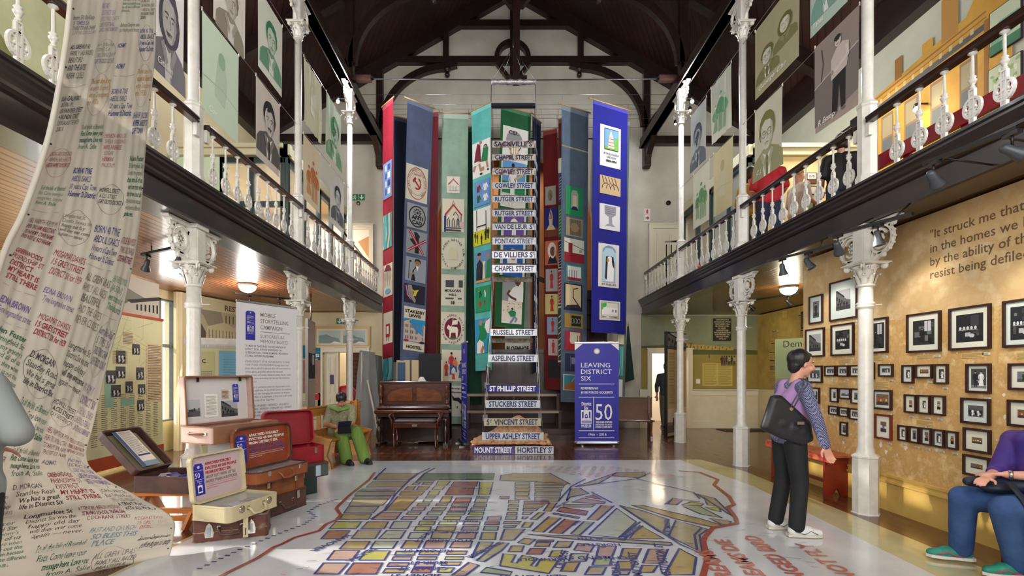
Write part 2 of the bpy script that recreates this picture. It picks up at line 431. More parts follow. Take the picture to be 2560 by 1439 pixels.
# gallery beams: fascia profile swept along the nave
def sweep(mb, prof, y0, y1, m):
 n = len(prof); vs = [(x, y0, z) for x, z in prof]+[(x, y1, z) for x, z in prof]
 fs = [tuple(range(n)), tuple(range(2*n-1, n-1, -1))]+[(i, (i+1) % n, (i+1) % n+n, i+n) for i in range(n)]
 mb.add(vs, fs, m)
for s, xf, nm in ((1, -3.06, 'trim_1'), (-1, 3.70, 'trim_2')):
 b = MB(); o = lambda d: xf+s*d      # d > 0 leans into the nave
 pr = [(-.30, 2.99), (-.02, 2.99), (.0, 3.0), (.0, 3.03), (-.025, 3.04), (-.025, 3.20), (.0, 3.21), (.012, 3.235), (.012, 3.26), (.03, 3.28), (.04, 3.31), (.06, 3.33), (.06, 3.352), (.08, 3.36), (.08, 3.385), (.03, 3.39), (-.30, 3.39)]
 sweep(b, [(o(d), z) for d, z in pr], YF, 12.45 if s > 0 else 12.75, FASC)
 struct(b.build(nm), 'dark moulded gallery beam on the left' if s > 0 else 'dark moulded gallery beam on the right')
# arcade plates on top of the upper columns, eaves plates, end-wall plates
for i, (x, nm) in enumerate(((LX, 'trim_3'), (RX, 'trim_4'))):
 b = MB(); b.box(x-.09, x+.09, YF, YB, 7.44, 7.68, DARKW); b.box(x-.11, x+.11, YF, YB, 7.44, 7.49, DARKW); struct(b.build(nm))
b = MB(); b.box(XL, XL+.22, YF, YB, 7.45, 8.1, DARKW); struct(b.build('trim_5'))
b = MB(); b.box(XR-.22, XR, YF, YB, 7.35, 8.0, DARKW); struct(b.build('trim_6'))
b = MB(); b.box(XL, -3.1, YB-.18, YB, 7.55, 7.75, DARKW); b.box(3.75, XR, YB-.18, YB, 7.5, 7.7, DARKW)
b.box(-2.2, 3.4, YB-.05, YB-.02, 7.68, 7.7, DARKW)
struct(b.build('trim_7'))

# roof trusses
def arc(c, r, t0, t1, n=14, rz=None):
 rz = rz or r
 return [(c[0]+r*math.cos(math.radians(t0+(t1-t0)*i/n)), c[1]+rz*math.sin(math.radians(t0+(t1-t0)*i/n))) for i in range(n+1)]
def truss(mb, y, d=.14, end=False):
 fr = frame((0, y-d/2, 0), (1, 0, 0), (0, 0, 1))
 P = lambda pts, w=.15, c=0, th=d: mb.line(pts, w, fr, DARKW, c, False, th)
 for s in (-1, 1):
  xe = XL+.1 if s < 0 else XR-.1
  P([(XC, ZA-.17), (xe, ZA-.17-SL*abs(xe-XC))], .3, .03, d+.06)
  px = LX if s < 0 else 3.86
  P([(px, 7.6), (px, zroof(px)-.1)], .17)
  P([(XC+s*1.78, 9.8), (XC+s*1.78, zroof(XC+1.78)-.2)], .15)
  # arch brace from the column post up to the collar, with turned pendant
  cx, r = XC+s*1.75, 1.72
  P(arc((cx, 7.95), r, 90, 90-88*s, 16, 1.6), .17)
  P([(px, 7.95), (cx+s*r, 7.95)], .1)
  P([(cx, 9.56), (XC+s*1.5, 9.62)], .14)
  # outer quarter arches up to the aisle rafters and down to the plate
  P(arc((px+s*1.5, 7.75), 1.45, 90+90*s, 90+15*s, 10, 1.05), .11)
  mb.lathe([(.001, 9.28), (.055, 9.31), (.07, 9.36), (.05, 9.41), (.03, 9.43), (.08, 9.46), (.1, 9.5), (.06, 9.54)], DARKW, 10, (cx, y, 0))
 P([(XC-3.3, 9.72), (XC+3.5, 9.72)], .17, .01)
 P([(XC-1.8, 10.68), (XC+1.8, 10.68)], .17, .01)
 P([(XC, 11.5), (XC, 9.2)], .17, .04, d+.08)
 mb.ring(XC-.02, 9.78, .42, .12, fr, DARKW, .02, 14, None, d+.04, .0, PI)
 P([(XC-.42, 9.64), (XC-.12, 9.25), (XC+.12, 9.25), (XC+.42, 9.64)], .1)
names = ['nearest to the camera', 'second from the camera', 'over the middle columns', 'above the last pair of columns', 'against the white end wall']
for i, y in enumerate(COLY[1:]+[YB-.09]):
 if i == 0: continue
 t = thing('roof_truss', 'dark timber roof truss with arched braces, '+names[i], 'roof truss', (XC, y, 7.6), group='timber roof trusses')
 b = MB(); truss(b, y, .14, i == 4)
 b.build('truss_frame', t)
 if i == 3:
  b = MB(); b.tube([(LX+.1, y-.05, 7.66), (XC, y-.05, 7.63), (RX-.1, y-.05, 7.66)], .012, BLACK, 6)
  b.box(XC-.22, XC+.22, y-.12, y+.02, 7.56, 7.7, DARKW, bev=.01); b.box(XC-.07, XC+.07, y-.13, y+.03, 7.56, 9.4, DARKW)
  for s in (LX+.25, RX-.25): b.box(s-.22, s+.22, y-.1, y+0, 7.6, 7.72, DARKW)
  b.build('tie_rod', t)
# wall posts and corbels below the end truss
for s, px in ((-1, -3.2), (1, 3.86)):
 b = MB(); b.box(px-.09, px+.09, YB-.2, YB, 6.9, 7.6, DARKW)
 fr = frame((px-.07, YB-.02, 0), (0, -1, 0), (0, 0, 1))
 b.poly([(0, 6.9), (0, 7.6), (.9, 7.6), (.8, 7.5), (.3, 7.15), (.12, 6.85)], fr, DARKW, 0, .14)
 struct(b.build('trim_%d' % (8 if s < 0 else 9)))
# cast-iron columns
def scroll_bracket(mb, x, z0, s, L=.44, H=.36, th=.035, m=WHITE):
 """pierced scroll bracket in the plane of the arcade, s = +1 away from the camera, -1 towards it; hangs from z0"""
 fr = frame((x+th/2, 0, z0), (0, s, 0), (0, 0, 1)) if s > 0 else frame((x-th/2, 0, z0), (0, s, 0), (0, 0, 1))
 a0 = .07
 mb.poly([(a0, 0), (L, 0), (L-.01, -.022), (L-.05, -.03), (L-.06, -.045), (a0, -.045)], fr, m, .02, th+.04)
 mb.ring(a0+.15, -.185, .135, .026, fr, m, 0, 26, None, th)
 mb.ring(a0+.13, -.18, .085, .022, fr, m, -.004, 18, .095, th-.008, .5, 5.6)
 for k in range(8):
  t = k*PI/4; mb.disc(a0+.13+.034*math.cos(t), -.18+.036*math.sin(t), .02, fr, m, .002, None, 8, .02)
 mb.disc(a0+.13, -.18, .022, fr, m, .012, None, 10, .03)
 mb.line([(L-.06, -.04), (L-.075, -.075), (L-.11, -.08), (L-.12, -.055), (L-.16, -.05)], .022, fr, m, 0, False, th)
 mb.line([(a0+.0, -.47), (a0+.02, -.43), (a0+.05, -.38), (a0+.12, -.335), (a0+.17, -.33)], .034, fr, m, 0, False, th)
 mb.line([(a0, -.40), (a0+.03, -.34), (a0+.045, -.29), (a0+.02, -.24), (a0, -.2)], .02, fr, m, -.004, False, th-.01)
 mb.line([(a0, -.06), (a0+.04, -.09), (a0+.05, -.12)], .024, fr, m, 0, False, th)
 mb.disc(a0+.012, -.45, .022, fr, m, .004, .028, 8, th); mb.disc(a0+.17, -.345, .02, fr, m, .004, .026, 8, th)
 for k in range(9):
  t = -.9+k*.42; mb.disc(a0+.15+.150*math.cos(t), -.185+.150*math.sin(t), .012, fr, m, 0, None, 6, th)
def capital(mb, z, h, r, m=WHITE):
 mb.lathe([(r, z-.02), (r+.018, z-.012), (r+.018, z+.006), (r+.004, z+.014), (r+.006, z+h*.4), (r+.03, z+h*.72), (r+.055, z+h*.86), (r+.03, z+h*.9)], m, 16)
 for k in range(8):       # two rows of curled leaves
  t = k*PI/4
  for zz, hh, o in ((z+.01, h*.45, 0), (z+h*.3, h*.5, PI/8)):
   c, s_ = math.cos(t+o), math.sin(t+o); u = (-s_, c)
   P = []
   for a, dz, w_ in ((r+.006, 0, .02), (r+.02, hh*.5, .026), (r+.034, hh*.85, .02), (r+.055, hh, .014), (r+.05, hh-.02, .008)):
    P += [(c*a+u[0]*w_, s_*a+u[1]*w_, zz+dz), (c*(a+.012), s_*(a+.012), zz+dz), (c*a-u[0]*w_, s_*a-u[1]*w_, zz+dz)]
   F_ = []
   for i in range(4): F_ += [(i*3, i*3+1, i*3+4, i*3+3), (i*3+1, i*3+2, i*3+5, i*3+4)]
   mb.add(P, F_, m, True)
 for i in (-1, 1):
  for j in (-1, 1):   # corner volutes
   c = V((i*(r+.045), j*(r+.045), z+h*.82)); d = V((i, j, 0)).normalized()
   mb.lathe([(.03, -.016), (.034, -.006), (.012, 0), (.034, .006), (.03, .016)], m, 10, c, axis=d.cross(V((0, 0, 1))))
 q = r+.075
 mb.box(-q, q, -q, q, z+h*.9, z+h, m, bev=.006); mb.box(-q-.012, q+.012, -q-.012, q+.012, z+h*.95, z+h, m)
def make_column(nm, lab, x, y):
 t = thing(nm, lab, 'column', (x, y, 0), group='white cast iron columns below the galleries')
 O8 = PI/8
 b = MB(); b.lathe([(.128, 0), (.128, .01), (.118, .015), (.118, .58), (.126, .585), (.126, .6), (.1, .62)], WHITE, 8, smooth=False, rot=O8); b.build('base', None).parent = t
 b = MB(); b.lathe([(.1, .6), (.092, .62), (.08, .64), (.078, .66), (.068, .7), (.066, 2.12), (.066, 2.13), (.082, 2.14), (.084, 2.155), (.075, 2.165), (.086, 2.175), (.08, 2.19), (.068, 2.2), (.066, 2.38)], WHITE, 20)
 b.box(.05, .17, -.004, .004, 2.17, 2.178, WHITE)
 b.build('shaft').parent = t
 b = MB(); capital(b, 2.37, .225, .066); b.build('capital').parent = t
 b = MB(); b.box(-.078, .078, -.078, .078, 2.595, 2.99, WHITE); b.box(-.06, .06, -.083, .083, 2.62, 2.94, WHITE); b.box(-.083, .083, -.06, .06, 2.62, 2.94, WHITE); b.box(-.1, .1, -.1, .1, 2.95, 2.99, WHITE)
 b.build('pier').parent = t
 for s in (1, -1):
  b = MB(); scroll_bracket(b, 0, 2.985, s); b.build('bracket').parent = t
 return t
def make_upper(nm, lab, x, y):
 t = thing(nm, lab, 'column', (x, y, 3.39), group='white cast iron columns above the galleries')
 O8 = PI/8
 b = MB(); b.lathe([(.11, 0), (.11, .1), (.096, .12), (.09, .14), (.09, .82), (.1, .835), (.1, .85), (.075, .88)], WHITE, 8, smooth=False, rot=O8); b.build('base').parent = t
 b = MB(); b.lathe([(.07, .86), (.062, .88), (.054, .92), (.052, 3.36)], WHITE, 18); b.build('shaft').parent = t
 b = MB(); capital(b, 3.35, .21, .052); b.build('capital').parent = t
 b = MB(); b.box(-.06, .06, -.06, .06, 3.56, 4.06, WHITE); b.box(-.045, .045, -.065, .065, 3.6, 4.0, WHITE); b.box(-.08, .08, -.08, .08, 4.0, 4.05, WHITE); b.build('pier').parent = t
 for s in (1, -1):
  b = MB(); scroll_bracket(b, 0, 4.05, s, .42); b.build('bracket').parent = t
 return t
cn = make_column('cast_iron_column', 'white cast iron column on octagonal base beside the picture wall, nearest on the right', RX, COLY[2])
un = make_upper('cast_iron_column', 'white upper column rising from the right gallery, nearest in view on that side', RX+.02, COLY[2])
for x, y, l in ((RX, COLY[3], 'white cast iron column behind the standing woman, second on the right'),
    (RX, COLY[4], 'white cast iron column in front of the display board by the right doorway'),
    (LX, COLY[2], 'white cast iron column behind the open pale pink suitcase'),
    (LX, COLY[3], 'white cast iron column at the right edge of the white storytelling banner'),
    (LX, COLY[4], 'white cast iron column behind the seated woman in green')):
 dup(cn, (x, y, 0), label=l)
for x, y, l in ((RX+.02, COLY[3], 'white upper column of the right gallery, second in view, beside the olive two-face portrait'),
    (RX+.02, COLY[4], 'white upper column of the right gallery carrying the bright lamp'),
    (LX, COLY[2], 'white upper column between the first two portrait cloths of the left gallery'),
    (LX, COLY[3], 'white upper column of the left gallery right of the moustached portrait'),
    (LX, COLY[4], 'white upper column of the left gallery carrying the bright lamp')):
 dup(un, (x, y, 3.39), label=l)

# gallery railings
def baluster():
 b = MB(); fr = frame((.011, 0, 0), (0, -1, 0), (0, 0, 1)); W_ = WHITE
 fr = frame((.011, 0, 0), (0, 1, 0), (0, 0, 1))
 b.lathe([(.028, 0), (.028, .012), (.016, .02), (.02, .035), (.012, .045)], W_, 8)
 for s in (-1, 1): b.line([(s*.014, .04), (s*.016, .1), (s*.014, .16), (s*.018, .26), (s*.018, .33)], .012, fr, W_, .0012, False, .0244)
 b.ring(0, .19, .07, .017, fr, W_, 0, 20, .078, .022)
 for s in (-1, 1):
  b.ring(s*.04, .205, .02, .01, fr, W_, -.003, 8, .028, .016); b.ring(s*.036, .15, .014, .009, fr, W_, -.003, 8, None, .016)
 b.line([(0, .05), (0, .33)], .01, fr, W_, -.004, False, .014)
 b.disc(0, .19, .013, fr, W_, .0025, None, 8, .027); b.rect(-.02, .325, .02, .34, fr, W_, .003, .028)
 for z in (.27, .3): b.disc(0, z, .009, fr, W_, 0, None, 6, .02)
 b.lathe([(.014, .34), (.02, .352), (.011, .365), (.022, .385), (.03, .405), (.018, .42), (.026, .432), (.011, .445), (.01, .60), (.012, .605), (.03, .618), (.03, .628)], W_, 8)
 me = b.build('baluster'); return me
bal0 = baluster()
BAY = ['in the bay nearest the camera', 'between its first and second columns', 'between its second and third columns', 'beyond its last column']
first = True
for side, x in (('left', -3.12), ('right', 3.77)):
 for bi in range(4):
  y0, y1 = COLY[bi+1], (COLY[bi+2] if bi < 3 else (12.3 if side == 'left' else 12.7))
  t = thing('gallery_railing', 'dark handrail on white pierced iron balusters, %s gallery, %s' % (side, BAY[bi]), 'railing', (x, y0, 3.39), group='gallery railings')
  b = MB(); L = y1-y0; e = .09
  pr = [(-.035, .63), (.035, .63), (.042, .645), (.036, .66), (.045, .675), (.04, .69), (.02, .7), (-.02, .7), (-.04, .69), (-.045, .675), (-.036, .66), (-.042, .645)]
  n = len(pr); vs = [(px, yy, pz) for yy in (e, L-e) for px, pz in pr]
  b.add(vs, [tuple(range(n)), tuple(range(2*n-1, n-1, -1))]+[(i, (i+1) % n, (i+1) % n+n, i+n) for i in range(n)], RAILM)
  b.build('handrail').parent = t
  for yy in (.085, L-.085): b = MB(); b.box(-.02, .02, yy-.025, yy+.025, .5, .63, WHITE); b.build('rail_bracket').parent = t
  nb = 9 if bi < 3 else 10
  for k in range(nb):
   yy = (.2+.246*k) if bi < 3 else .2+(L-.4)*k/(nb-1)
   if first: o = bal0; first = False
   else: o = bal0.copy(); col.objects.link(o)
   o.parent = t; o.location = (0, yy, 0)
# iron guard rails beyond the gallery ends
for s, x, lab in ((-1, -3.5, 'thin black iron guard rail with knobs by the upper left doorway'), (1, 4.25, 'short black iron guard rail with wooden top by the upper right door')):
 b = MB(); y0, y1 = (10.6, 12.2) if s < 0 else (11.6, 12.5)
 b.tube([(x, y0, 4.62), (x, y1, 4.42 if s < 0 else 4.85)], .022, RAILM, 8)
 for k in range(3): yy = y0+(y1-y0)*(.1+.4*k); b.tube([(x, yy, 3.33), (x, yy, 4.55 - (.2*(k*.4) if s < 0 else -.1*k))], .014, BLACK, 6); b.ball((x, yy, 4.1), .028, BLACK, 8)
 tag(b.build('guard_rail'), lab, 'guard rail')

# rooms on the galleries
CORN = mat('cream_green_cornice', (214, 210, 178), .5)
GREENF = mat('dark_green_joinery', (26, 54, 54), .4)
GLASS = mat('partition_glass', (200, 215, 212), .03, alpha=.22, spec=.8)
YWALL = mat('pale_yellow_wall', (232, 212, 160), .8, c2=(226, 204, 148), scale=2)
def room(side):
 s = -1 if side == 'left' else 1
 x0, x1 = (XL, -4.18) if s < 0 else (4.85, XR)
 xi = -4.18 if s < 0 else 4.85
 y = 9.4
 b = MB()
 if s < 0:
  b.box(XL, -5.42, y, y+.1, 3.35, 5.7, mat('mint_cream_panel', (214, 232, 204), .7))
 else:
  b.box(5.05, XR, y, y+.1, 3.35, 5.7, YWALL)
 b.box(x0, x1, y-.02, YB, 5.68, 5.78, WALLC)
 struct(b.build('wall_room_'+side))
 b = MB()
 b.box(x0, x1+(.12 if s < 0 else 0)-(0 if s < 0 else 0), y-.1, y+.02, 5.66, 5.86, CORN); b.box(x0, x1, y-.16, y-.1, 5.78, 5.86, CORN)
 b.box(xi-.08, xi+.08, y-.1, YB, 5.66, 5.86, CORN); struct(b.build('trim_%d' % (10 if s < 0 else 11)))
 b = MB()
 xs = [-5.42, -4.85, -4.24] if s < 0 else [4.85, 5.05]
 for x in xs: b.box(x-.045, x+.045, y, y+.08, 3.35, 5.66, GREENF)
 for z in (5.6, 4.75, 3.42) if s < 0 else (5.6,): b.box(xs[0], xs[-1], y, y+.08, z-.05, z+.05, GREENF)
 for yy in (y+.05, 10.25, 11.1, 11.9, YB-.05): b.box(xi-.045, xi+.045, yy-.045, yy+.045, 3.35, 5.66, GREENF)
 for z in (5.6, 3.42): b.box(xi-.045, xi+.045, y, YB, z-.05, z+.05, GREENF)
 o = b.build('glazed_partition'); tag(o, 'dark green framed glass partition of the room on the %s gallery' % side, 'partition')
 g = MB(); g.box(xi-.006, xi+.006, y+.05, 11.1, 3.45, 5.6, GLASS)
 if s < 0: g.box(-5.42, -4.24, y+.03, y+.04, 3.45, 5.6, GLASS)
 g.build('glass_panes', o)
room('left'); room('right')
light('room_light_left', 'AREA', (-5.3, 11.4, 5.6), 90, (1, .94, .92), 1.4, 1.8, (-5.3, 11.4, 3))
light('room_light_right_inner', 'AREA', (6.0, 11.2, 5.6), 20, (1, .9, .76), 1.2, 1.8, (6.0, 11.2, 3))
# doors on the end wall at gallery level
DFR = mat('cream_door_paint', (220, 212, 190), .4)
def door_frame(mb, x0, x1, z0, z1, y, w=.11, m=DFR):
 mb.box(x0-w, x0, y-.05, y, z0, z1+w, m); mb.box(x1, x1+w, y-.05, y, z0, z1+w, m); mb.box(x0, x1, y-.05, y, z1, z1+w, m)
 mb.box(x0-w-.02, x1+w+.02, y-.07, y, z1+w, z1+w+.03, m)
def panel_door(mb, x0, x1, z0, z1, y, m=DFR):
 mb.box(x0, x1, y-.02, y+.02, z0, z1, m); w = (x1-x0); mx = (x0+x1)/2
 for a, c in ((x0+.09, mx-.04), (mx+.04, x1-.09)):
  for p, q in ((z0+.12, z0+(z1-z0)*.4), (z0+(z1-z0)*.48, z1-.12)):
   mb.box(a, c, y-.035, y-.02, p, q, m); mb.box(a+.04, c-.04, y-.045, y-.03, p+.04, q-.04, m)
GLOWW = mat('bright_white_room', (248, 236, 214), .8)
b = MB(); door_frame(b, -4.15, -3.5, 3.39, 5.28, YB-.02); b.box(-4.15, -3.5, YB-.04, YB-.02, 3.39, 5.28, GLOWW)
b.poly([(-3.8, 4.95), (-3.5, 5.1), (-3.5, 4.5)], frame((0, YB-.045, 0), (1, 0, 0), (0, 0, 1)), mat('raking_timber', (206, 150, 90), .5)); struct(b.build('door_1'))
b = MB(); door_frame(b, 4.05, 4.85, 3.39, 5.3, YB-.02); panel_door(b, 4.05, 4.85, 3.39, 5.3, YB-.03)
fr = frame((0, YB-.07, 0), (1, 0, 0), (0, 0, 1)); b.rect(4.2, 4.33, 4.46, 4.41, fr, flat_c((24, 34, 60))); b.text('PRIVATE', 4.33, 4.345, .05, fr, PAPER, .002, .22, 'c', .02)
struct(b.build('door_2'))

# doors below the galleries
b = MB(); door_frame(b, -4.5, -3.44, 0, 1.98, YL-.0, .12); panel_door(b, -4.5, -4.12, 0, 1.98, YL+.1)
b.box(-4.16, -4.12, YL, YL+.1, 0, 1.98, DFR); b.rect(-4.34, 1.18, -4.25, 1.42, frame((0, YL+.05, 0), (1, 0, 0), (0, 0, 1)), flat_c((70, 62, 104)), .001)
b.box(-4.1, -3.46, YL+.32, YL+.36, 0, .92, DFR); b.box(-4.1, -3.46, YL+.3, YL+.38, .92, 1.0, DFR)
struct(b.build('door_3'))
b = MB(); BRW = mat('brown_boarding', (92, 50, 34), .6, c2=(66, 36, 26), scale=3, plank=('xz', .12, 3, .01, .8))
b.box(-5.4, -3.2, YL+2.2, YL+2.3, 0, 3, WALLC); b.box(-4.3, -3.6, YL+1.2, YL+1.25, .9, 2.4, BRW)
b.bar((-3.95, YL+.8, 2.1), (-3.3, YL+.8, 1.15), .06, .06, DARKW); b.bar((-3.62, YL+.8, .2), (-3.62, YL+.8, 1.6), .05, .05, DARKW)
b.box(-5.5, -5.4, YL+.2, YL+2.3, 0, 3, WALLC); struct(b.build('wall_stair_lobby'))
b = MB(); b.lathe([(.001, 0), (.27, 0), (.29, .02), (.29, .14), (.27, .16), (.001, .16)], mat('red_enamel', (176, 20, 28), .35), 28, (-3.98, YL+.26, .86), axis=(0, -1, 0))
fr = frame((-3.98, YL+.26-.165, .86), (1, 0, 0), (0, 0, 1)); b.disc(-.07, .06, .035, fr, PAPER, .003, .05); b.rect(-.08, -.13, .02, -.07, fr, PAPER, .003)
tag(b.build('fire_hose_reel'), 'round red fire hose reel in the left doorway behind the seated woman', 'fire hose reel')
b = MB(); door_frame(b, 4.02, 4.98, 0, 1.98, YB-.0, .12); struct(b.build('door_4'))
b = MB(); b.box(4.0, 6.5, YB+1.9, YB+2.0, 0, 3, GLOWW); b.box(3.6, 3.7, YB+.25, YB+2, 0, 3, GLOWW); b.box(6.4, 6.5, YB+.25, YB+2, 0, 3, GLOWW); b.box(3.6, 6.5, YB+.25, YB+2, 2.6, 2.7, GLOWW)
b.box(3.7, 4.05, YB+1.85, YB+2.0, 0, 3, GLOWW)
struct(b.build('wall_side_room'))
light('side_room_light', 'AREA', (4.9, YB+1.2, 2.5), 45, (1, .95, .88), 1.2, .8, (4.8, YB+1.2, 0))
light('stair_lobby_light', 'AREA', (-4.2, YL+1.6, 2.8), 30, (1, .95, .9), .8, .8, (-4.0, YL+1.4, 0))
light('chancel_light', 'AREA', (AC, YB+1.2, 7.6), 40, (1, .86, .66), 1.5, 1.0, (AC, YB+2.0, 2))
# wainscot on the right back wall and the lower right corner
b = MB(); b.box(5.1, XR-.1, YB-.03, YB, 0, 1.0, WAIN); b.box(5.1, XR-.1, YB-.045, YB, .86, 1.02, DFR); b.box(5.1, XR-.1, YB-.05, YB, 0, .18, DFR); b.box(5.1, XR-.1, YB-.07, YB, 1.0, 1.03, DFR)
b.box(3.7, 3.9, YB-.03, YB, 0, 1.0, WAIN); b.box(3.7, 3.9, YB-.045, YB, .86, 1.02, DFR); struct(b.build('trim_12'))
# window frames of the left aisle; only the first is in view
STG = mat('stained_lead', (96, 100, 104), .5)
def window(nm, y0, y1, z0, z1, leads=True):
 b = MB(); x = XL-.06
 for yy in (y0, (y0+y1)/2, y1): b.box(x-.03, x+.05, yy-.035, yy+.035, z0, z1, STG)
 for zz in (z0, z0+(z1-z0)*.62, z1): b.box(x-.03, x+.05, y0, y1, zz-.03, zz+.03, STG)
 if leads:
  fr = frame((x+.005, 0, 0), (0, 1, 0), (0, 0, 1))
  for yc in ((y0*3+y1)/4, (y0+y1*3)/4):
   w_ = (y1-y0)/4-.06
   b.line([(yc-w_, z0+.06), (yc-w_, z1-.06)], .008, fr, STG, 0); b.line([(yc+w_, z0+.06), (yc+w_, z1-.06)], .008, fr, STG, 0)
   for k in range(9):
    zz = z0+.1+(z1-z0-.2)*k/8; b.line([(yc-w_-.05, zz), (yc-w_, zz)], .008, fr, STG); b.line([(yc+w_, zz), (yc+w_+.05, zz)], .008, fr, STG)
 struct(b.build(nm))
 g = MB(); g.box(x-.012, x-.006, y0, y1, z0, z1, mat('window_glass', (225, 238, 232), .05, alpha=.12)); struct(g.build(nm.replace('window_', 'window_')+'0'))
window('window_1', 8.55, 9.35, .55, 2.85)
window('window_2', 6.4, 8.45, .55, 2.85, False)
window('window_3', 2.0, 4.1, .55, 2.85, False)  # assumed window, hidden from view, added to let light in
window('window_9', 4.6, 5.6, .55, 2.85, False)  # assumed window, hidden from view, opened for the sun patch on the floor
window('window_4', 2.3, 6.8, 4.6, 7.0, False)  # assumed window, covered by the hillside mural, added with its area light
# assumed entrance windows, out of view, added along with their fill lights
for i, (a, c) in enumerate(((-4.8, -2.4), (-.87, 1.53), (3.0, 5.4))):
 b = MB(); y = YF-.1
 for k in range(4): xx = a+(c-a)*k/3; b.box(xx-.03, xx+.03, y-.03, y+.03, 1.9, 7.3, WHITE)
 for k in range(6): zz = 1.9+5.4*k/5; b.box(a, c, y-.03, y+.03, zz-.03, zz+.03, WHITE)
 struct(b.build('window_%d' % (5+i)))

# lamps
LAMPG = mat('lit_lamp_glass', (255, 250, 240), .5, emit=14)
LAMPB = mat('lit_flood_lens', (240, 244, 255), .5, emit=220)
LAMPS = mat('lit_spot_lens', (255, 214, 150), .5, emit=18)
def dome(x, y, e, lab, c):
 t = thing('ceiling_light', lab, 'lamp', (x, y, GZ0+.02), group='white dome lights under the galleries')
 b = MB(); b.lathe([(.14, 0), (.15, -.01), (.15, -.035), (.14, -.04)][::-1], WHITE, 20); b.build('mounting_ring').parent = t
 b = MB(); b.lathe([(.142*math.cos(a*PI/16), -.04-.115*math.sin(a*PI/16)) for a in range(9)][::-1], LAMPG, 20); b.build('glass_dome').parent = t
 light('dome_light', 'POINT', (x, y, GZ0-.22), e, c, .12)
dome(-4.4, 8.4, 46, 'white glowing dome light under the boarded ceiling of the left gallery', (1, .96, .9))
dome(5.15, 8.65, 52, 'warm glowing dome light under the brown ceiling of the right gallery', (1, .86, .62))
for s, x, y in ((-1, LX+.02, 10.1), (1, RX-.02, 10.1)):
 nm = 'left' if s < 0 else 'right'
 t = thing('floodlight', 'dazzling white floodlight on top of the last upper column, %s side' % nm, 'lamp', (x, y, 7.5))
 b = MB(); b.lathe([(.03, .02), (.05, .0), (.07, -.06), (.075, -.09)][::-1], BLACK, 14, (0, -.1, .06), axis=(0, .6, .8)); b.bar((0, 0, -.06), (0, -.08, .04), .03, .03, BLACK); b.bar((0, 0, -.05), (0, .16, -.05), .03, .03, BLACK); b.build('housing').parent = t
 b = MB(); b.ball((0, -.17, -.03), .055, LAMPB, 12); b.build('lens').parent = t
 light('flood', 'POINT', (x-s*.02, y-.32, 7.42), 260, (.93, .95, 1), .08)
 t = thing('floodlight', 'small bright white lamp below the big floodlight, %s side' % nm, 'lamp', (x+s*.25, y+.1, 7.2))
 b = MB(); b.lathe([(.02, .03), (.035, .0), (.04, -.05)][::-1], BLACK, 12, (0, 0, .04)); b.bar((0, 0, .04), (-s*.24, -.02, .04), .015, .015, BLACK); b.build('housing').parent = t
 b = MB(); b.ball((0, -.02, -.03), .035, LAMPB, 10); b.build('lens').parent = t
def track(x0, y0, x1, y1, z, heads, lab, hm=BLACK, drop=.03):
 t = thing('track_light', lab, 'track light', ((x0+x1)/2, (y0+y1)/2, z))
 O = V(((x0+x1)/2, (y0+y1)/2, z)); b = MB(); p, q = V((x0, y0, z))-O, V((x1, y1, z))-O
 b.bar(p, q, .035, .03, BLACK)
 for f in (.2, .8): c = p.lerp(q, f); b.tube([c, (c.x if O.x < 0 else max(c.x, 3.74-O.x), c.y, GZ0+.03-z)], .008, BLACK, 5)
 b.build('rail').parent = t
 for f, tilt, lit in heads:
  c = p.lerp(q, f); b = MB()
  b.box(c.x-.02, c.x+.02, c.y-.05, c.y+.05, c.z-.04, c.z-.012, BLACK); b.tube([c, c+V((0, 0, -.11))], .008, BLACK, 6)
  d = V(tilt).normalized(); e = c+V((0, 0, -.14))
  b.lathe([(.018, -.07), (.03, -.05), (.032, .0), (.05, .06), (.052, .075), (.046, .076), (.03, .05), (.001, .045)], hm, 14, e, axis=d)
  o = b.build('spot_head'); o.parent = t
  if lit:
   b = MB(); b.lathe([(.001, 0), (.034, 0), (.034, .008), (.001, .012)], LAMPS, 12, e+d*.058, axis=d); l = b.build('lit_bulb'); l.parent = o
 return t
GREYH = mat('grey_spot_housing', (66, 70, 76), .4)
track(3.28, 3.75, 3.42, 3.2, 3.08, [(.12, (.75, .25, -.7), 1), (.95, (.7, -.3, -.5), 0)], 'black track spotlight rail with a glowing lamp near the top right corner', GREYH)
track(3.36, 4.95, 3.62, 4.25, 2.98-.12, [(.12, (.6, .5, -.7), 0), (.62, (.2, 0, -1), 0)], 'black track rail with two grey spotlights just above the nearest right column', GREYH)
track(3.45, 6.25, 3.75, 5.45, 2.9, [(.25, (.3, .2, -1), 0), (.65, (.4, -.3, -.9), 0)], 'black track rail with two small spotlights between the first two right columns', GREYH)
track(4.9, 10.2, 5.5, 8.9, 2.93, [(.3, (.8, .3, -.6), 0), (.85, (.8, .2, -.6), 0)], 'black track rail with spotlights under the far right gallery ceiling')
track(-4.45, 6.0, -3.5, 5.5, 2.93, [(.1, (-.5, .4, -.8), 1), (.75, (-.4, .2, -.9), 0)], 'black track rail with two spotlights left of the nearest left column', GREYH)
track(-4.9, 8.9, -4.2, 9.6, 2.93, [(.25, (-.4, .4, -.8), 1), (.8, (-.4, .6, -.7), 1)], 'black track rail with small lit spots above the storytelling banner')
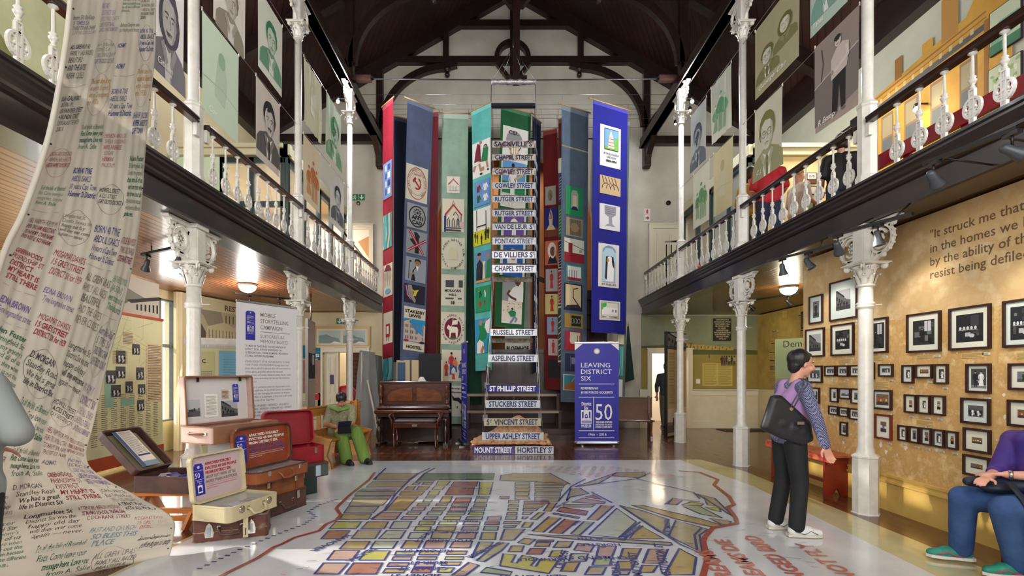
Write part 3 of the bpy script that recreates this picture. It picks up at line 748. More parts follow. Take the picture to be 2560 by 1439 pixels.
for x, y, z, c, lab in ((6.1, 9.3, 2.82, (1, .9, .5), 'small glowing spotlight at the corner of the yellow newspaper wall'),
     (4.33, 12.0, 7.66, (1, .8, .4), 'tiny yellow spotlight above the right gallery beside the far bracket'), (4.3, 11.0, 7.45, (1, .8, .4), 'tiny yellow spotlight lower down the right wall bracket'),
     (4.6, 10.3, 8.9, (1, .8, .4), 'tiny yellow spotlight high in the right roof slope'), (-4.0, 10.3, 8.9, (1, .8, .4), 'tiny yellow spotlight high in the left roof slope')):
 t = thing('spotlight', lab, 'lamp', (x, y, z)); b = MB(); b.lathe([(.02, .05), (.035, .03), (.04, -.04)][::-1], BLACK, 10, (0, 0, .02)); b.tube([(0, 0, .05), (0, 0, (GZ0+.03 if z < 3 else zroof(x)+.02)-z)], .008, BLACK, 5); b.build('housing').parent = t
 b = MB(); b.ball((0, -.01, -.025), .03, LAMPS, 8); b.build('lens').parent = t
light('picture_spot', 'SPOT', (3.35, 4.6, 2.75), 30, (1, .94, .84), .05, None, (4.2, 4.4, 1.3), 95)
light('picture_spot', 'SPOT', (3.4, 3.5, 2.75), 30, (1, .94, .84), .05, None, (4.2, 3.2, 1.3), 95)
light('picture_spot', 'SPOT', (3.5, 5.8, 2.75), 26, (1, .94, .84), .05, None, (4.2, 5.9, 1.2), 95)
t = thing('spotlight', 'bright warm spotlight shining on the yellow wash house mural', 'lamp', (6.75, 7.85, 5.75)); b = MB(); b.lathe([(.03, .06), (.045, .03), (.05, -.04)][::-1], BLACK, 10, (0, 0, .02)); b.bar((0, 0, .08), (.2, 0, .08), .02, .02, BLACK); b.build('housing').parent = t
b = MB(); b.ball((-.02, -.02, -.02), .045, LAMPG, 8); b.build('lens').parent = t
light('mural_lamp', 'POINT', (6.6, 7.8, 5.66), 9, (1, .85, .6), .05)
light('mural_spot', 'SPOT', (5.4, 10.4, 2.8), 40, (1, .9, .62), .05, None, (6.0, 12.9, 1.4), 100)
light('mural_spot', 'SPOT', (5.6, 9.6, 2.8), 40, (1, .88, .55), .05, None, (6.9, 11.5, 1.6), 100)
# drawing helpers
def warp(fn, base):
 return lambda a, b, c=0: base(*fn(a, b, c))
def cloth_map(TL, TR, BR, BL, W=1, H=1, rip=0, freq=5, sag=0, ph=0):
 """surface of a hanging cloth: a 0..W to the right, b 0..H upward (b = 0 at the bottom hem)"""
 TL, TR, BR, BL = map(V, (TL, TR, BR, BL)); n = (TR-TL).cross(TL-BL).normalized()
 def f(a, b, c=0):
  s, t = a/W, b/H
  p = (BL*(1-s)+BR*s)*(1-t)+(TL*(1-s)+TR*s)*t
  k = rip*(math.sin(s*freq*2*PI+ph+math.sin(t*3+ph)*.8)*(1-.55*t)+.5*math.sin(s*freq*4.7+ph*2+t*2))+sag*math.sin(PI*s)*math.sin(PI*min(1, t*1.1))
  return p+n*(c+k)
 return f
def sheet(mb, fr, W, H, m, nx=14, ny=14, th=0, c=0):
 vs = [fr(W*i/nx, H*j/ny, c) for j in range(ny+1) for i in range(nx+1)]
 fs = [(j*(nx+1)+i, j*(nx+1)+i+1, (j+1)*(nx+1)+i+1, (j+1)*(nx+1)+i) for j in range(ny) for i in range(nx)]
 mb.add(vs, fs, m, True)
 if th:
  vs = [fr(W*i/nx, H*j/ny, c-th) for j in range(ny+1) for i in range(nx+1)]
  mb.add(vs, [f[::-1] for f in fs], m, True)
def patch(mb, pts, fr, m, c=.003, k=4):
 """quad patch (p0..p3 counter-clockwise) subdivided so that it follows a rippled cloth"""
 p = pts
 if len(p) == 4:
  vs = [];
  for j in range(k+1):
   for i in range(k+1):
    s, t = i/k, j/k
    a = (p[0][0]*(1-s)+p[1][0]*s)*(1-t)+(p[3][0]*(1-s)+p[2][0]*s)*t
    b = (p[0][1]*(1-s)+p[1][1]*s)*(1-t)+(p[3][1]*(1-s)+p[2][1]*s)*t
    vs.append(fr(a, b, c))
  mb.add(vs, [(j*(k+1)+i, j*(k+1)+i+1, (j+1)*(k+1)+i+1, (j+1)*(k+1)+i) for j in range(k) for i in range(k)], m, True)
 else: mb.poly(pts, fr, m, c)
def prect(mb, a0, b0, a1, b1, fr, m, c=.003, k=5): patch(mb, [(a0, b0), (a1, b0), (a1, b1), (a0, b1)], fr, m, c, k)
def sub(fr, a, b, k=1, ky=None, dc=0):
 ky = ky or k
 return lambda x, y, c=0: fr(a+x*k, b+y*ky, c+dc)
def mixc(a, b, t): return tuple(a[i]+(b[i]-a[i])*t for i in range(3))
def ink(c): return flat_c(c, .8)
def blob_pts(cx, cy, rx, ry, n=16, r=None, amp=.08, rot=0):
 r = r or R; cr, sr = math.cos(rot), math.sin(rot); out = []
 for i in range(n):
  t = 2*PI*i/n; k = 1+r.uniform(-amp, amp); x, y = rx*k*math.cos(t), ry*k*math.sin(t)
  out.append((cx+x*cr-y*sr, cy+x*sr+y*cr))
 return out
def face(mb, fr, bg, dk, skin, cx=.5, cy=.55, s=1.0, glasses=0, mous=0, tie=1, hair=1, rot=0, shirt=None, suit=None, c=.003, wom=0):
 """a drawn head-and-shoulders portrait in the unit square (a 0..1, b 0..1.5)"""
 mid = mixc(dk, skin, .45); lt = mixc(skin, (255, 255, 255), .25)
 shirt = shirt or mixc(skin, (255, 255, 255), .5); suit = suit or mixc(dk, bg, .35)
 Z = lambda x, y: (cx+x*s, cy+y*s)
 pl = lambda pts, col_, cc: mb.poly([Z(*p) for p in pts], fr, ink(col_), c+cc)
 pl([(-.46, -.60), (.46, -.60), (.44, -.36), (.34, -.25), (.12, -.15), (-.12, -.15), (-.34, -.25), (-.44, -.36)], suit, 0)
 pl([(-.09, -.60), (.09, -.60), (.13, -.2), (.0, -.28), (-.13, -.2)], shirt, .0006)
 if tie: pl([(-.03, -.60), (.035, -.60), (.045, -.32), (.02, -.26), (-.02, -.26), (-.04, -.32)], dk, .0012)
 for q in (-1, 1): pl([(q*.13, -.18), (q*.2, -.24), (q*.06, -.5), (q*.03, -.38)], mixc(suit, bg, .4), .0014)
 pl([(-.09, -.22), (.0, -.28), (.09, -.22), (.09, 0), (-.09, 0)], mid, .0016)
 if hair: mb.poly(blob_pts(cx, cy+.17*s, .235*s, .27*s, 22, R, .04), fr, ink(dk), c+.002)
 if wom: mb.poly(blob_pts(cx, cy+.07*s, .27*s, .3*s, 22, R, .05), fr, ink(dk), c+.002)
 f_ = [(-.17, .2), (-.175, .05), (-.15, -.06), (-.09, -.14), (-.03, -.175), (.04, -.175), (.1, -.14), (.155, -.06), (.175, .05), (.17, .2), (.12, .3), (0, .33), (-.12, .3)]
 pl(f_, skin, .0024)
 pl([(.06, -.165), (.1, -.14), (.155, -.06), (.175, .05), (.17, .2), (.12, .29), (.1, .1), (.11, -.03)], mixc(skin, dk, .28), .0028)
 for q in (-1, 1):
  mb.poly([Z(q*.175+.02*math.cos(t), .06+.045*math.sin(t)) for t in [PI*i/4 for i in range(8)]], fr, ink(mid), c+.0024)
  mb.poly([Z(q*.075+.035*math.cos(t), .085+.013*math.sin(t)) for t in [PI*i/5 for i in range(10)]], fr, ink(lt), c+.0032)
  mb.poly([Z(q*.075+.015*math.cos(t), .085+.014*math.sin(t)) for t in [PI*i/4 for i in range(8)]], fr, ink(dk), c+.0036)
  mb.line([Z(q*.03, .125), Z(q*.075, .14), Z(q*.125, .125)], .016*s, fr, ink(dk), c+.0034)
  if glasses: mb.ring(cx+q*.08*s, cy+.083*s, .055*s, .008*s, fr, ink(dk), c+.004, 14)
 if glasses: mb.line([Z(-.025, .09), Z(.025, .09)], .008*s, fr, ink(dk), c+.004)
 mb.line([Z(.012, .09), Z(.03, -.005), Z(.0, -.015)], .011*s, fr, ink(mid), c+.0034)
 mb.line([Z(-.055, -.075), Z(-.0, -.065), Z(.06, -.075)], .016*s, fr, ink(mixc(dk, skin, .25)), c+.0034)
 mb.line([Z(-.04, -.098), Z(.045, -.098)], .008*s, fr, ink(mid), c+.0034)
 if mous: mb.line([Z(-.065, -.055), Z(0, -.04), Z(.07, -.055)], .02*s, fr, ink(dk), c+.0038)
 if hair: pl([(-.19, .1), (-.2, .26), (-.1, .4), (.08, .42), (.2, .28), (.19, .1), (.165, .2), (.1, .27), (-.04, .31), (-.14, .25), (-.17, .18)], dk, .003)
def figure(mb, fr, cx, base, h, top, leg, skin, hairc, c=.003, pose=0, dress=0):
 """a small drawn standing figure"""
 Z = lambda x, y: (cx+x*h, base+y*h)
 pl = lambda pts, col_, cc: mb.poly([Z(*p) for p in pts], fr, ink(col_), c+cc)
 if dress: pl([(-.16, .08), (.16, .08), (.09, .5), (-.09, .5)], leg, 0)
 else:
  pl([(-.1, 0), (-.02, 0), (.0, .3), (.02, 0), (.1, 0), (.09, .5), (-.09, .5)], leg, 0)
 pl([(-.09, .46), (.09, .46), (.13, .78), (.05, .84), (-.05, .84), (-.13, .78)], top, .0005)
 mb.line([Z(-.12, .77), Z(-.17-.05*pose, .6), Z(-.12+.1*pose, .48)], .05*h, fr, ink(top), c+.0007)
 mb.line([Z(.12, .77), Z(.17, .6), Z(.13, .46)], .05*h, fr, ink(top), c+.0007)
 mb.disc(cx, base+.92*h, .065*h, fr, ink(skin), c+.001, .08*h, 10)
 mb.disc(cx, base+.96*h, .07*h, fr, ink(hairc), c+.0014, .05*h, 8)
def photo(mb, fr, W, H, kind, r, c=.001, tone='bw'):
 """a photographic print drawn as tones in 0..W x 0..H"""
 def g(v):
  v = max(0, min(255, v))
  if tone == 'bw': return ink((v*.97//6*6, v*.985//6*6, v//6*6))
  if tone == 'sepia': return ink((min(255, v*1.02)//6*6, v*.92//6*6, v*.84//6*6))
  return ink((v//6*6,)*3)
 dens = {'room': 40, 'street': 175, 'group': 90, 'wed': 70, 'port': 120, 'kitchen': 30, 'sky': 190}[kind]
 mb.rect(0, 0, W, H, fr, g(dens), c)
 def rc(a0, b0, a1, b1, v, k=1): mb.rect(a0*W, b0*H, a1*W, b1*H, fr, g(v), c+.0003*k)
 if kind == 'street':
  rc(0, 0, 1, .22, 60); mb.poly([(0, .2*H), (0, .95*H), (.35*W, .75*H), (.75*W, .5*H), (W, .45*H), (W, .2*H)], fr, g(95), c+.0006)
  mb.poly([(0, .95*H), (0, H), (.1*W, H), (.6*W, .66*H), (.58*W, .6*H)], fr, g(30), c+.0009)
  for i in range(4): a = .04+i*.17; q = .62-i*.09; mb.rect(a*W, q*H-.12*H, (a+.08)*W, q*H+.06*H, fr, g(20), c+.0009)
  for i in range(4): figure(mb, fr, (.15+.2*i+r.uniform(-.05, .05))*W, .08*H, .34*H, (20, 20, 22), (40, 40, 44), (120, 120, 122), (14, 14, 16), c+.001)
 elif kind in ('room', 'kitchen'):
  for i in range(9):
   a, q = r.random()*.8, r.random()*.8; rc(a, q, min(1, a+r.uniform(.08, .3)), min(1, q+r.uniform(.06, .25)), r.choice([18, 26, 55, 75, 110]), 1+i*.3)
  rc(.55, .55, .85, .95, 200 if kind == 'room' else 60, 4)
  if kind == 'room':
   rc(.69, .55, .71, .95, 70, 5); figure(mb, fr, .45*W, .1*H, .6*H, (26, 26, 28), (30, 30, 32), (130, 130, 132), (10, 10, 12), c+.0018)
  else:
   rc(.1, .42, .8, .45, 150, 4)
   for i in range(5): mb.disc((.17+.14*i)*W, .5*H, .05*W, fr, g(215), c+.002, .06*H, 10)
   mb.disc(.6*W, .22*H, .1*W, fr, g(200), c+.002, .07*H, 12); rc(.35, .2, .55, .34, 180, 5)
 elif kind in ('group', 'wed'):
  rc(0, 0, 1, .16, 130); n = 5 if kind == 'group' else 2
  for i in range(n):
   x = (i+.8)/(n+.6)*W; dr = (i % 2) if kind == 'group' else i
   figure(mb, fr, x, .06*H, (.62+r.uniform(-.04, .06))*H if kind == 'group' else .82*H, (225, 225, 228) if dr else (24, 24, 28), (232, 232, 234) if dr else (30, 30, 34), (168, 160, 156), (20, 20, 22), c+.001+i*.0001, 0, dr)
  if kind == 'group':
   for i in range(4): figure(mb, fr, (i+1)/5*W, .0*H, .42*H, (200, 200, 204) if i % 2 else (60, 60, 66), (50, 50, 52), (172, 162, 158), (20, 20, 22), c+.0019, 0, 1)
  else:
   for i in range(6): mb.disc((.5+r.uniform(-.08, .08))*W, (.35+r.uniform(-.05, .1))*H, .05*W, fr, g(235), c+.0026, None, 8)
 elif kind == 'port':
  rc(0, .0, 1, .3, 80); figure(mb, fr, .5*W, .05*H, .84*H, (40, 40, 44), (36, 36, 40), (180, 170, 162), (16, 16, 18), c+.001, 0, r.random() < .5)
 elif kind == 'sky':
  rc(0, 0, 1, .4, 90)
  for i in range(7): a = i/7; rc(a, .3, a+.13, .42+r.random()*.2, r.choice([30, 60, 120, 150]), 2+i*.1)
def cphoto(mb, fr, W, H, r, c=.001):
 """a colour snapshot of a family group"""
 mb.rect(0, 0, W, H, fr, ink(r.choice([(120, 96, 70), (96, 104, 84), (140, 120, 110)])), c); mb.rect(0, 0, W, .25*H, fr, ink((70, 50, 44)), c+.0003)
 for i in range(4): figure(mb, fr, (i+.8)/4.6*W, .05*H, (.6+r.uniform(0, .15))*H, r.choice([(220, 190, 60), (236, 230, 226), (200, 70, 60), (90, 120, 180)]), (60, 50, 60), (190, 140, 110), (30, 22, 20), c+.0006, 0, i % 2)
def greek(mb, a0, b0, a1, b1, n, fr, m, r, c=.002, fill=.5, short=.3):
 """small print too small to read: ruled lines of word-length dashes"""
 h = (b1-b0)/n
 for i in range(n):
  y = b1-h*(i+.5); x = a0; end = a1-(a1-a0)*(r.random()*short if i % 4 == 3 else r.random()*.06)
  while x < end:
   w_ = (a1-a0)*r.uniform(.04, .11); mb.rect(x, y-h*fill/2, min(end, x+w_), y+h*fill/2, fr, m, c); x += w_+(a1-a0)*.012

BLUE = flat_c((42, 42, 158), .5); BLUE2 = flat_c((36, 40, 140), .5); WH = flat_c((236, 236, 238), .6)
def tag_logo(mb, fr, W, H, c=.001, full=1):
 """the blue luggage-tag sign with white lettering"""
 k = W
 mb.poly([(0, 0), (W, 0), (W, H-.16*k), (W-.18*k, H), (.18*k, H), (0, H-.16*k)], fr, BLUE, c)
 mb.ring(.5*W, H-.18*k, .055*k, .03*k, fr, flat_c((196, 186, 170)), c+.001, 20); mb.disc(.5*W, H-.18*k, .045*k, fr, WH, c+.0012)
 T = lambda t, a, b, s, wd, bo=0: mb.text(t, a*k, H-b*k, s*k, fr, WH, c+.002, wd*k, 'l', bo)
 T('LEAVING', .14, .57, .16, .66, 0); T('DISTRICT', .14, .73, .16, .70, 0); T('SIX', .14, .89, .16, .23, 0)
 for y, a, b_ in ((.97, .09, .9), (1.29, .09, .9), (2.1, .09, .9), (2.27, .09, .9)): mb.rect(a*k, H-y*k-.006*k, b_*k, H-y*k+.006*k, fr, WH, c+.002)
 T('REMEMBERING', .14, 1.10, .075, .38, .02); T('60 000 FORCED GOODBYES', .14, 1.20, .075, .72, .02)
 mb.rect(.42*k, H-2.1*k, .432*k, H-1.29*k, fr, WH, c+.002)
 T('50', .47, 1.84, .56, .38, 0)
 for i, t in enumerate(('YEARS SINCE APARTHEID', 'DESTROYED OUR MOST', 'DIVERSE COMMUNITY')): T(t, .47, 1.91+i*.06, .055, .38, .03)
 T('District', .155, 1.49, .115, .22, .03); T('Six', .21, 1.59, .115, .1, .03); T('MUSEUM', .15, 2.02, .1, .22, .03)
 fb = sub(fr, .14*k, H-1.93*k, .24*k, .33*k)
 mb.rect(0, .0, 1, 1, fb, WH, c+.002)
 mb.poly([(.1, .35), (.1, .85), (.25, .9), (.25, .45)], fb, BLUE, c+.003); mb.poly([(.9, .35), (.9, .85), (.75, .9), (.75, .45)], fb, BLUE, c+.003)
 mb.poly([(.36, .4), (.36, .62), (.5, .75), (.64, .62), (.64, .4)], fb, BLUE, c+.003); mb.disc(.5, .55, .07, fb, WH, c+.004)
 for i in range(3): mb.rect(.05, .06+i*.09, .95, .1+i*.09, fb, BLUE, c+.003)
 T('1966 – 2016', .3, 2.22, .09, .42, .01)
# floor map under its glossy clear cover
b = MB(); Z0 = .004
MAPBASE = mat('map_cloth', (216, 219, 224), .16, c2=(198, 201, 204), scale=1.6, bump=.12, bscale=14, coat=.5, detail=6, lo=.3, hi=.7)
CLEARC = mat('clear_floor_cover', (196, 190, 150), .1, c2=(172, 160, 110), scale=.8, bump=.1, bscale=10, coat=.6)
fm = lambda a, b_, c=0: V((a, b_, Z0+c))
cover = [fl(620, 1158), fl(1745, 1152), fl(1850, 1172), (3.5, 6.3), (3.56, 2.2), (-3.4, 2.2), (-3.0, 3.3)]
cover = [(-2.55, 8.0), (3.35, 8.15), (3.62, 7.2), (3.6, 2.2), (-2.9, 2.2)]
b.poly(cover, fm, CLEARC, 0)
b.poly([(-2.5, 8.0), (3.0, 8.1), (3.25, 6.2), (3.06, 2.2), (-2.85, 2.2)], fm, MAPBASE, .002)
MC = {c: mat('map_ink_'+c, k, .2, c2=k2, scale=7, coat=.45, lo=.3, hi=.7) for c, k, k2 in (
 ('T', (176, 166, 138), (160, 150, 122)), ('O', (180, 160, 112), (166, 144, 92)), ('Y', (190, 184, 98), (172, 168, 96)), ('R', (156, 104, 88), (168, 122, 104)),
 ('P', (188, 192, 176), (176, 182, 164)), ('G', (166, 172, 132), (156, 164, 136)), ('K', (186, 158, 144), (170, 146, 134)), ('N', (96, 124, 96), (110, 132, 104)), ('B', (168, 160, 148), (150, 144, 136)))}
MBL = mat('map_blue_line', (60, 66, 130), .25, coat=.4); MRD = mat('map_red_line', (156, 66, 60), .25, coat=.4)
def fA(p): return fl(840+p[0]/4.813, 1140+p[1]/4.813)
def fB(p): return fl(1250+p[0]/4.812, 1140+p[1]/4.812)
def fC(p): return fl(1650+p[0]/3.938, 1200+p[1]/3.938)
mk = [0]
def mblock(pts, colr, w_=.02):
 mk[0] += 1; b.poly(pts, fm, MC[colr], .003+mk[0]*1e-5); b.line(pts, w_, fm, MBL, .0055+mk[0]*1e-5, True)
QA = """T 520 980 208 870 470 292;T 440 860 310 790 360 378;B 310 745 400 715 265 425;B 260 710 430 690 220 480;T 230 665 487 640 195 520;T 200 630 525 560 155 600;B 150 520 610 450 95 690;O 740 990 493 820 590 668;O 790 1070 425 1025 760 475;O 870 960 365 925 820 412;O 1000 1130 365 1090 970 410;Y 1230 1380 305 1330 1200 355;Y 1190 1310 368 1280 1150 408;Y 1130 1250 422 1225 1100 475;O 1095 1200 487 1175 1070 512;G 1060 1160 530 1140 1040 560;O 990 1130 575 1110 970 607;G 980 1190 298 1170 960 318;T 940 1010 325 990 910 348;T 1060 1170 325 1140 1030 350;N 1075 1910 205 1890 1000 290;R 1420 1710 312 1690 1380 370;R 1370 1665 380 1645 1310 472;Y 1730 1890 315 1850 1715 470;O 1290 1400 490 1370 1240 565;R 1450 1630 505 1610 1410 565;T 1215 1350 575 1330 1195 605;T 1400 1600 575 1590 1385 610;B 1690 1850 490 1840 1690 508;T 1685 1825 518 1815 1665 565;O 1670 1815 580 1810 1650 615;K 930 1080 622 1060 905 660;O 1170 1330 625 1300 1145 662;K 1380 1580 628 1565 1360 665;T 1630 1795 630 1785 1610 665;T 870 1030 678 1005 845 712;P 1110 1285 678 1260 1090 715;G 1350 1560 680 1540 1325 715;Y 1610 1780 680 1770 1585 715;K 815 980 732 950 780 770;T 1070 1230 735 1210 1045 770;Y 1310 1505 732 1490 1290 772;T 1580 1765 735 1755 1555 772;K 1830 1990 735 1980 1815 778;Y 1010 1195 790 1175 990 835;Y 1245 1465 798 1445 1225 835;T 1545 1735 797 1725 1525 835;R 1800 1970 797 1960 1785 832;Y 965 1145 857 1130 940 905;O 1220 1445 855 1425 1195 907;K 1530 1720 855 1705 1505 900;G 1790 1955 852 1945 1770 900;P 900 1100 928 1065 865 998;T 1165 1415 923 1375 1140 1000;K 1480 1690 927 1670 1440 1000;O 1760 1930 925 1915 1735 1015;O 90 430 703 390 45 768;K 540 790 683 720 435 770;Y 0 310 795 240 -80 880;O 385 630 797 580 300 880;P 700 910 793 860 645 880;R -90 170 905 75 -180 1003;T 270 540 897 470 185 1000;P 610 840 903 775 515 1000;O 130 410 1033 340 40 1127;P 475 745 1033 680 410 1122;O 845 1040 1027 985 780 1118;K 1090 1345 1027 1305 1045 1118;K 1415 1640 1037 1610 1365 1112;K -20 280 1145 190 -110 1260;Y 355 650 1150 580 275 1262;G 725 955 1155 935 705 1200;O 1015 1255 1152 1230 995 1197;O 1340 1580 1152 1555 1325 1192;K 690 915 1222 895 670 1262;T 985 1215 1220 1200 970 1258;Y 1320 1540 1222 1525 1305 1255;K -150 150 1297 30 -260 1430;R 210 560 1297 480 105 1430;K 640 880 1295 855 610 1337;K 960 1190 1290 1175 940 1345;O 1280 1510 1285 1480 1260 1325;O 595 840 1367 810 560 1415;R 930 1160 1360 1135 900 1415;Y 1245 1425 1355 1380 1220 1410"""
QB = """T 185 360 318 360 180 348;T 180 360 358 355 180 388;O 180 360 400 355 180 430;O 185 350 440 345 180 480;O 180 345 492 360 180 525;T 420 820 318 790 415 350;T 420 780 357 760 415 385;T 420 750 400 740 420 430;T 420 730 445 725 415 485;T 420 720 500 710 415 550;R 0 110 490 105 0 520;T 105 230 537 225 100 570;R 290 590 545 580 285 577;O 105 225 590 215 100 618;O 285 545 590 500 280 620;Y 100 215 635 210 95 665;K 285 470 635 430 275 665;O 90 205 683 200 80 715;G 280 400 683 360 270 710;G 75 205 730 195 65 768;O 275 340 735 300 265 765;O 50 260 795 225 40 820;Y 50 205 845 180 40 865;Y 300 400 805 355 260 865;T 55 300 885 170 5 1020;O 600 690 565 610 520 670;Y 470 540 685 440 365 770;T 770 1150 590 1100 750 620;O 460 655 1020 640 430 1040;O 440 610 1050 590 415 1095;T 700 880 1035 830 640 1110;O 140 290 1090 260 100 1160;R 370 550 1120 500 320 1190;Y 630 790 1150 730 590 1225;K 1190 1400 1095 1350 1160 1215;O 1480 1700 1120 1630 1440 1250;K 1790 2020 1130 1950 1720 1300;P 860 1060 1185 1030 830 1275;G 1150 1345 1235 1320 1110 1325;O 1420 1630 1275 1590 1390 1370;O 1710 1900 1325 1840 1680 1410;O 790 960 1290 900 730 1400;T 1080 1280 1345 1230 1020 1439;T 1390 1570 1385 1540 1350 1439"""
for Q, fn in ((QA, fA), (QB, fB)):
 for q in Q.split(';'):
  k = q.split(); a0, a1, y0, a2, a3, y1 = map(float, k[1:])
  big = (y1-y0) > 60
  mblock([fn((a0, y0)), fn((a1, y0)), fn((a2, y1)), fn((a3, y1))], k[0], .021 if y0 > 600 else .016)
PB = """T 10 235 160 215 600 210 850 345 420 310 0 300|T 850 400 960 390 1070 455 840 500 800 540|R 1020 495 1120 470 1230 530|K 860 560 1000 510 1270 560 1250 580|R 730 620 1060 670 1030 720 680 670|T 640 690 960 745 950 760 640 705|O 590 735 735 750 520 925 390 910|R 780 765 930 790 745 940 590 930|G 1010 795 1135 800 960 960 850 945|O 1220 600 1370 605 1170 780 1050 770|P 1405 635 1640 800 1430 990 1070 955|O 1680 840 1975 1005 1560 1000|T 1440 600 1700 660 2030 770 1960 930 1920 920|T 2115 780 2400 860 2500 890 2400 960 2430 1170 2030 970|O 1580 595 1700 595 2406 760 2700 850 2600 870 2100 760|T 330 950 850 965 2060 1050 2070 1075 2040 1085 900 1010|O 290 1000 430 1010 350 1075 215 1050|K 940 1060 1140 1080 1085 1165 890 1140|Y 40 1185 190 1200 140 1290 200 1300 270 1205 450 1240 370 1330 430 1340 490 1250 700 1270 590 1425 0 1330|O 2160 1120 2360 1230 2330 1439 1980 1439|T 900 375 1340 225 1400 205 1190 330|G 1400 205 1740 200 1750 235 1650 265 1350 240|T -250 1042 -80 1045 -130 1105 -330 1230 -345 1235"""
for q in PB.split('|'):
 k = q.split(); n = list(map(float, k[1:])); mblock([fB((n[i], n[i+1])) for i in range(0, len(n), 2)], k[0])
for q in "T 1950 1052 2080 1055 1990 1150 1780 1283 1690 1270|K 1600 1290 1720 1325 1560 1450 1390 1450|G 1810 1350 2120 1405 2090 1450 1740 1410".split('|'):
 k = q.split(); n = list(map(float, k[1:])); mblock([fA((n[i], n[i+1])) for i in range(0, len(n), 2)], k[0])
for q in "K 120 190 220 205 160 250 80 240|Y 300 220 430 240 400 260 210 250|T 430 172 550 260 470 250|Y 440 270 580 275 600 320 520 300|G 230 265 400 270 615 380 400 340|T 480 380 700 415 690 450 600 440|T 360 140 540 185 740 380 660 330 560 260".split('|'):
 k = q.split(); n = list(map(float, k[1:])); mblock([fC((n[i], n[i+1])) for i in range(0, len(n), 2)], k[0])
# long street edges, boundary
for pts in ([(600, 150), (450, 290)], [(1130, 150), (1000, 210), (880, 300), (720, 460), (580, 660), (420, 770)], [(1190, 150), (1060, 215), (960, 320)]):
 b.line([fA(p) for p in pts], .022, fm, MBL, .009)
for pts in ([(1030, 280), (860, 370), (700, 550)], [(1100, 440), (1350, 570)], [(1440, 600), (2180, 1080), (2380, 1170), (2340, 960), (2420, 880)], [(950, 370), (1640, 280), (1810, 205)], [(1650, 280), (2330, 445), (2406, 520)],
   [(1980, 590), (2080, 515), (2406, 560)], [(1430, 990), (1690, 800)], [(1500, 1000), (1720, 850)]):
 b.line([fB(p) for p in pts], .02, fm, MBL, .009)
red = [fl(*p) for p in ((937, 1182), (923, 1200), (873, 1240), (845, 1267), (841, 1273), (852, 1289), (840, 1302), (816, 1312), (798, 1329), (737, 1346), (704, 1363), (685, 1370), (645, 1397), (570, 1434), (520, 1460))]
b.line(red, .035, fm, MRD, .0099)
red = [fl(*p) for p in ((1697, 1178), (1750, 1182), (1795, 1200), (1785, 1213), (1823, 1243), (1835, 1263), (1819, 1269), (1839, 1296), (1843, 1310), (1782, 1322), (1762, 1345), (1759, 1357), (1769, 1400), (1759, 1439), (1750, 1470))]
b.line(red, .045, fm, MRD, .0099)
dots = [(840, 1250), (800, 1262), (772, 1280), (789, 1292), (760, 1312), (700, 1334), (600, 1375), (480, 1432)]
for p, q in zip(dots[:-1], dots[1:]):
 p, q = fl(*p), fl(*q); n = int(math.hypot(p[0]-q[0], p[1]-q[1])/.075)+1
 for i in range(n): t = i/n; b.rect(p[0]+(q[0]-p[0])*t-.02, p[1]+(q[1]-p[1])*t-.009, p[0]+(q[0]-p[0])*t+.02, p[1]+(q[1]-p[1])*t+.009, fm, MBL, .005)
# street names: written to be read from the other end of the hall
def mtext(t, u, v, size, rot=PI, m=MBL, wd=None): p = fl(u, v); size *= .62; mk[0] += 1; b.text(t, p[0]+.03*(math.sin(rot)), p[1]-(.03 if rot == PI else 0), size, fm, m, .006+mk[0]*1e-5, wd, 'c', .02, rot)
for t, u, v, s_ in (('STUCKERIS ST', 1112, 1348, .13), ('REFORM ST', 1070, 1373, .13), ('MUIR ST', 1072, 1402, .13), ('CEDAR ST', 1060, 1416, .13), ('RUSSELL ST', 1155, 1301, .1), ('RUTGER ST', 1150, 1328, .11), ('SIDNEY ST', 1040, 1434, .13),
     ('CHAPEL ST', 1150, 1276, .09), ('TYNE ST', 1150, 1266, .08), ('HORSTLEY', 1490, 1358, .13), ('BLYTH', 1472, 1343, .12), ('ARUNDLE', 1350, 1394, .13), ('RICHMOND ST', 1495, 1390, .14), ('CLIFTON ST', 1330, 1436, .15), ('MOUNT ST', 1180, 1220, .08)): mtext(t, u, v, s_)
for t, u, v, s_, ro in (('HANOVER', 830, 1358, .15, -2.0), ('SELKIRK', 905, 1388, .14, -2.0), ('TYNE ST', 1071, 1335, .12, -1.9), ('VOGELZANG', 1213, 1378, .12, .9), ('CROSS ST', 1405, 1400, .14, 1.3), ('ASHLEY', 1540, 1425, .14, 1.4), ('PORTSMOUTH', 1668, 1320, .12, 1.25), ('BLINDESPEEL', 1575, 1335, .13, 1.0),
      ('CONSTITUTION ST', 1660, 1410, .16, 1.35), ('HAMILTON ST', 1590, 1420, .15, 1.4), ('UPPER', 1440, 1310, .1, 1.0), ('DEVILLIERS ST', 1405, 1262, .09, 1.0)): mtext(t, u, v, s_, ro)
MRD2 = mat('map_red_letter', (190, 104, 88), .3, coat=.4)
for t, x, y1 in (('HOLD FAST TO DREAMS', 1.72, 3.95), ('FOR IF DREAMS DIE', 1.98, 4.2), ('LIFE IS A BROKEN-WINGED BIRD', 2.28, 4.3), ('THAT CANNOT FLY', 2.62, 4.1)):
 b.text(t, x, y1, .18, fm, MRD2, .0105, None, 'r', .02, PI/2-.12)
r_ = random.Random(3)
p0 = fl(1320, 1185)
for i in range(11):
 for j in range(9): b.line([(p0[0]+i*.13+j*.1, p0[1]+.55-j*.09), (p0[0]+i*.13+j*.1+.07, p0[1]+.5-j*.09+r_.random()*.04)], .016, fm, MRD2, .006)
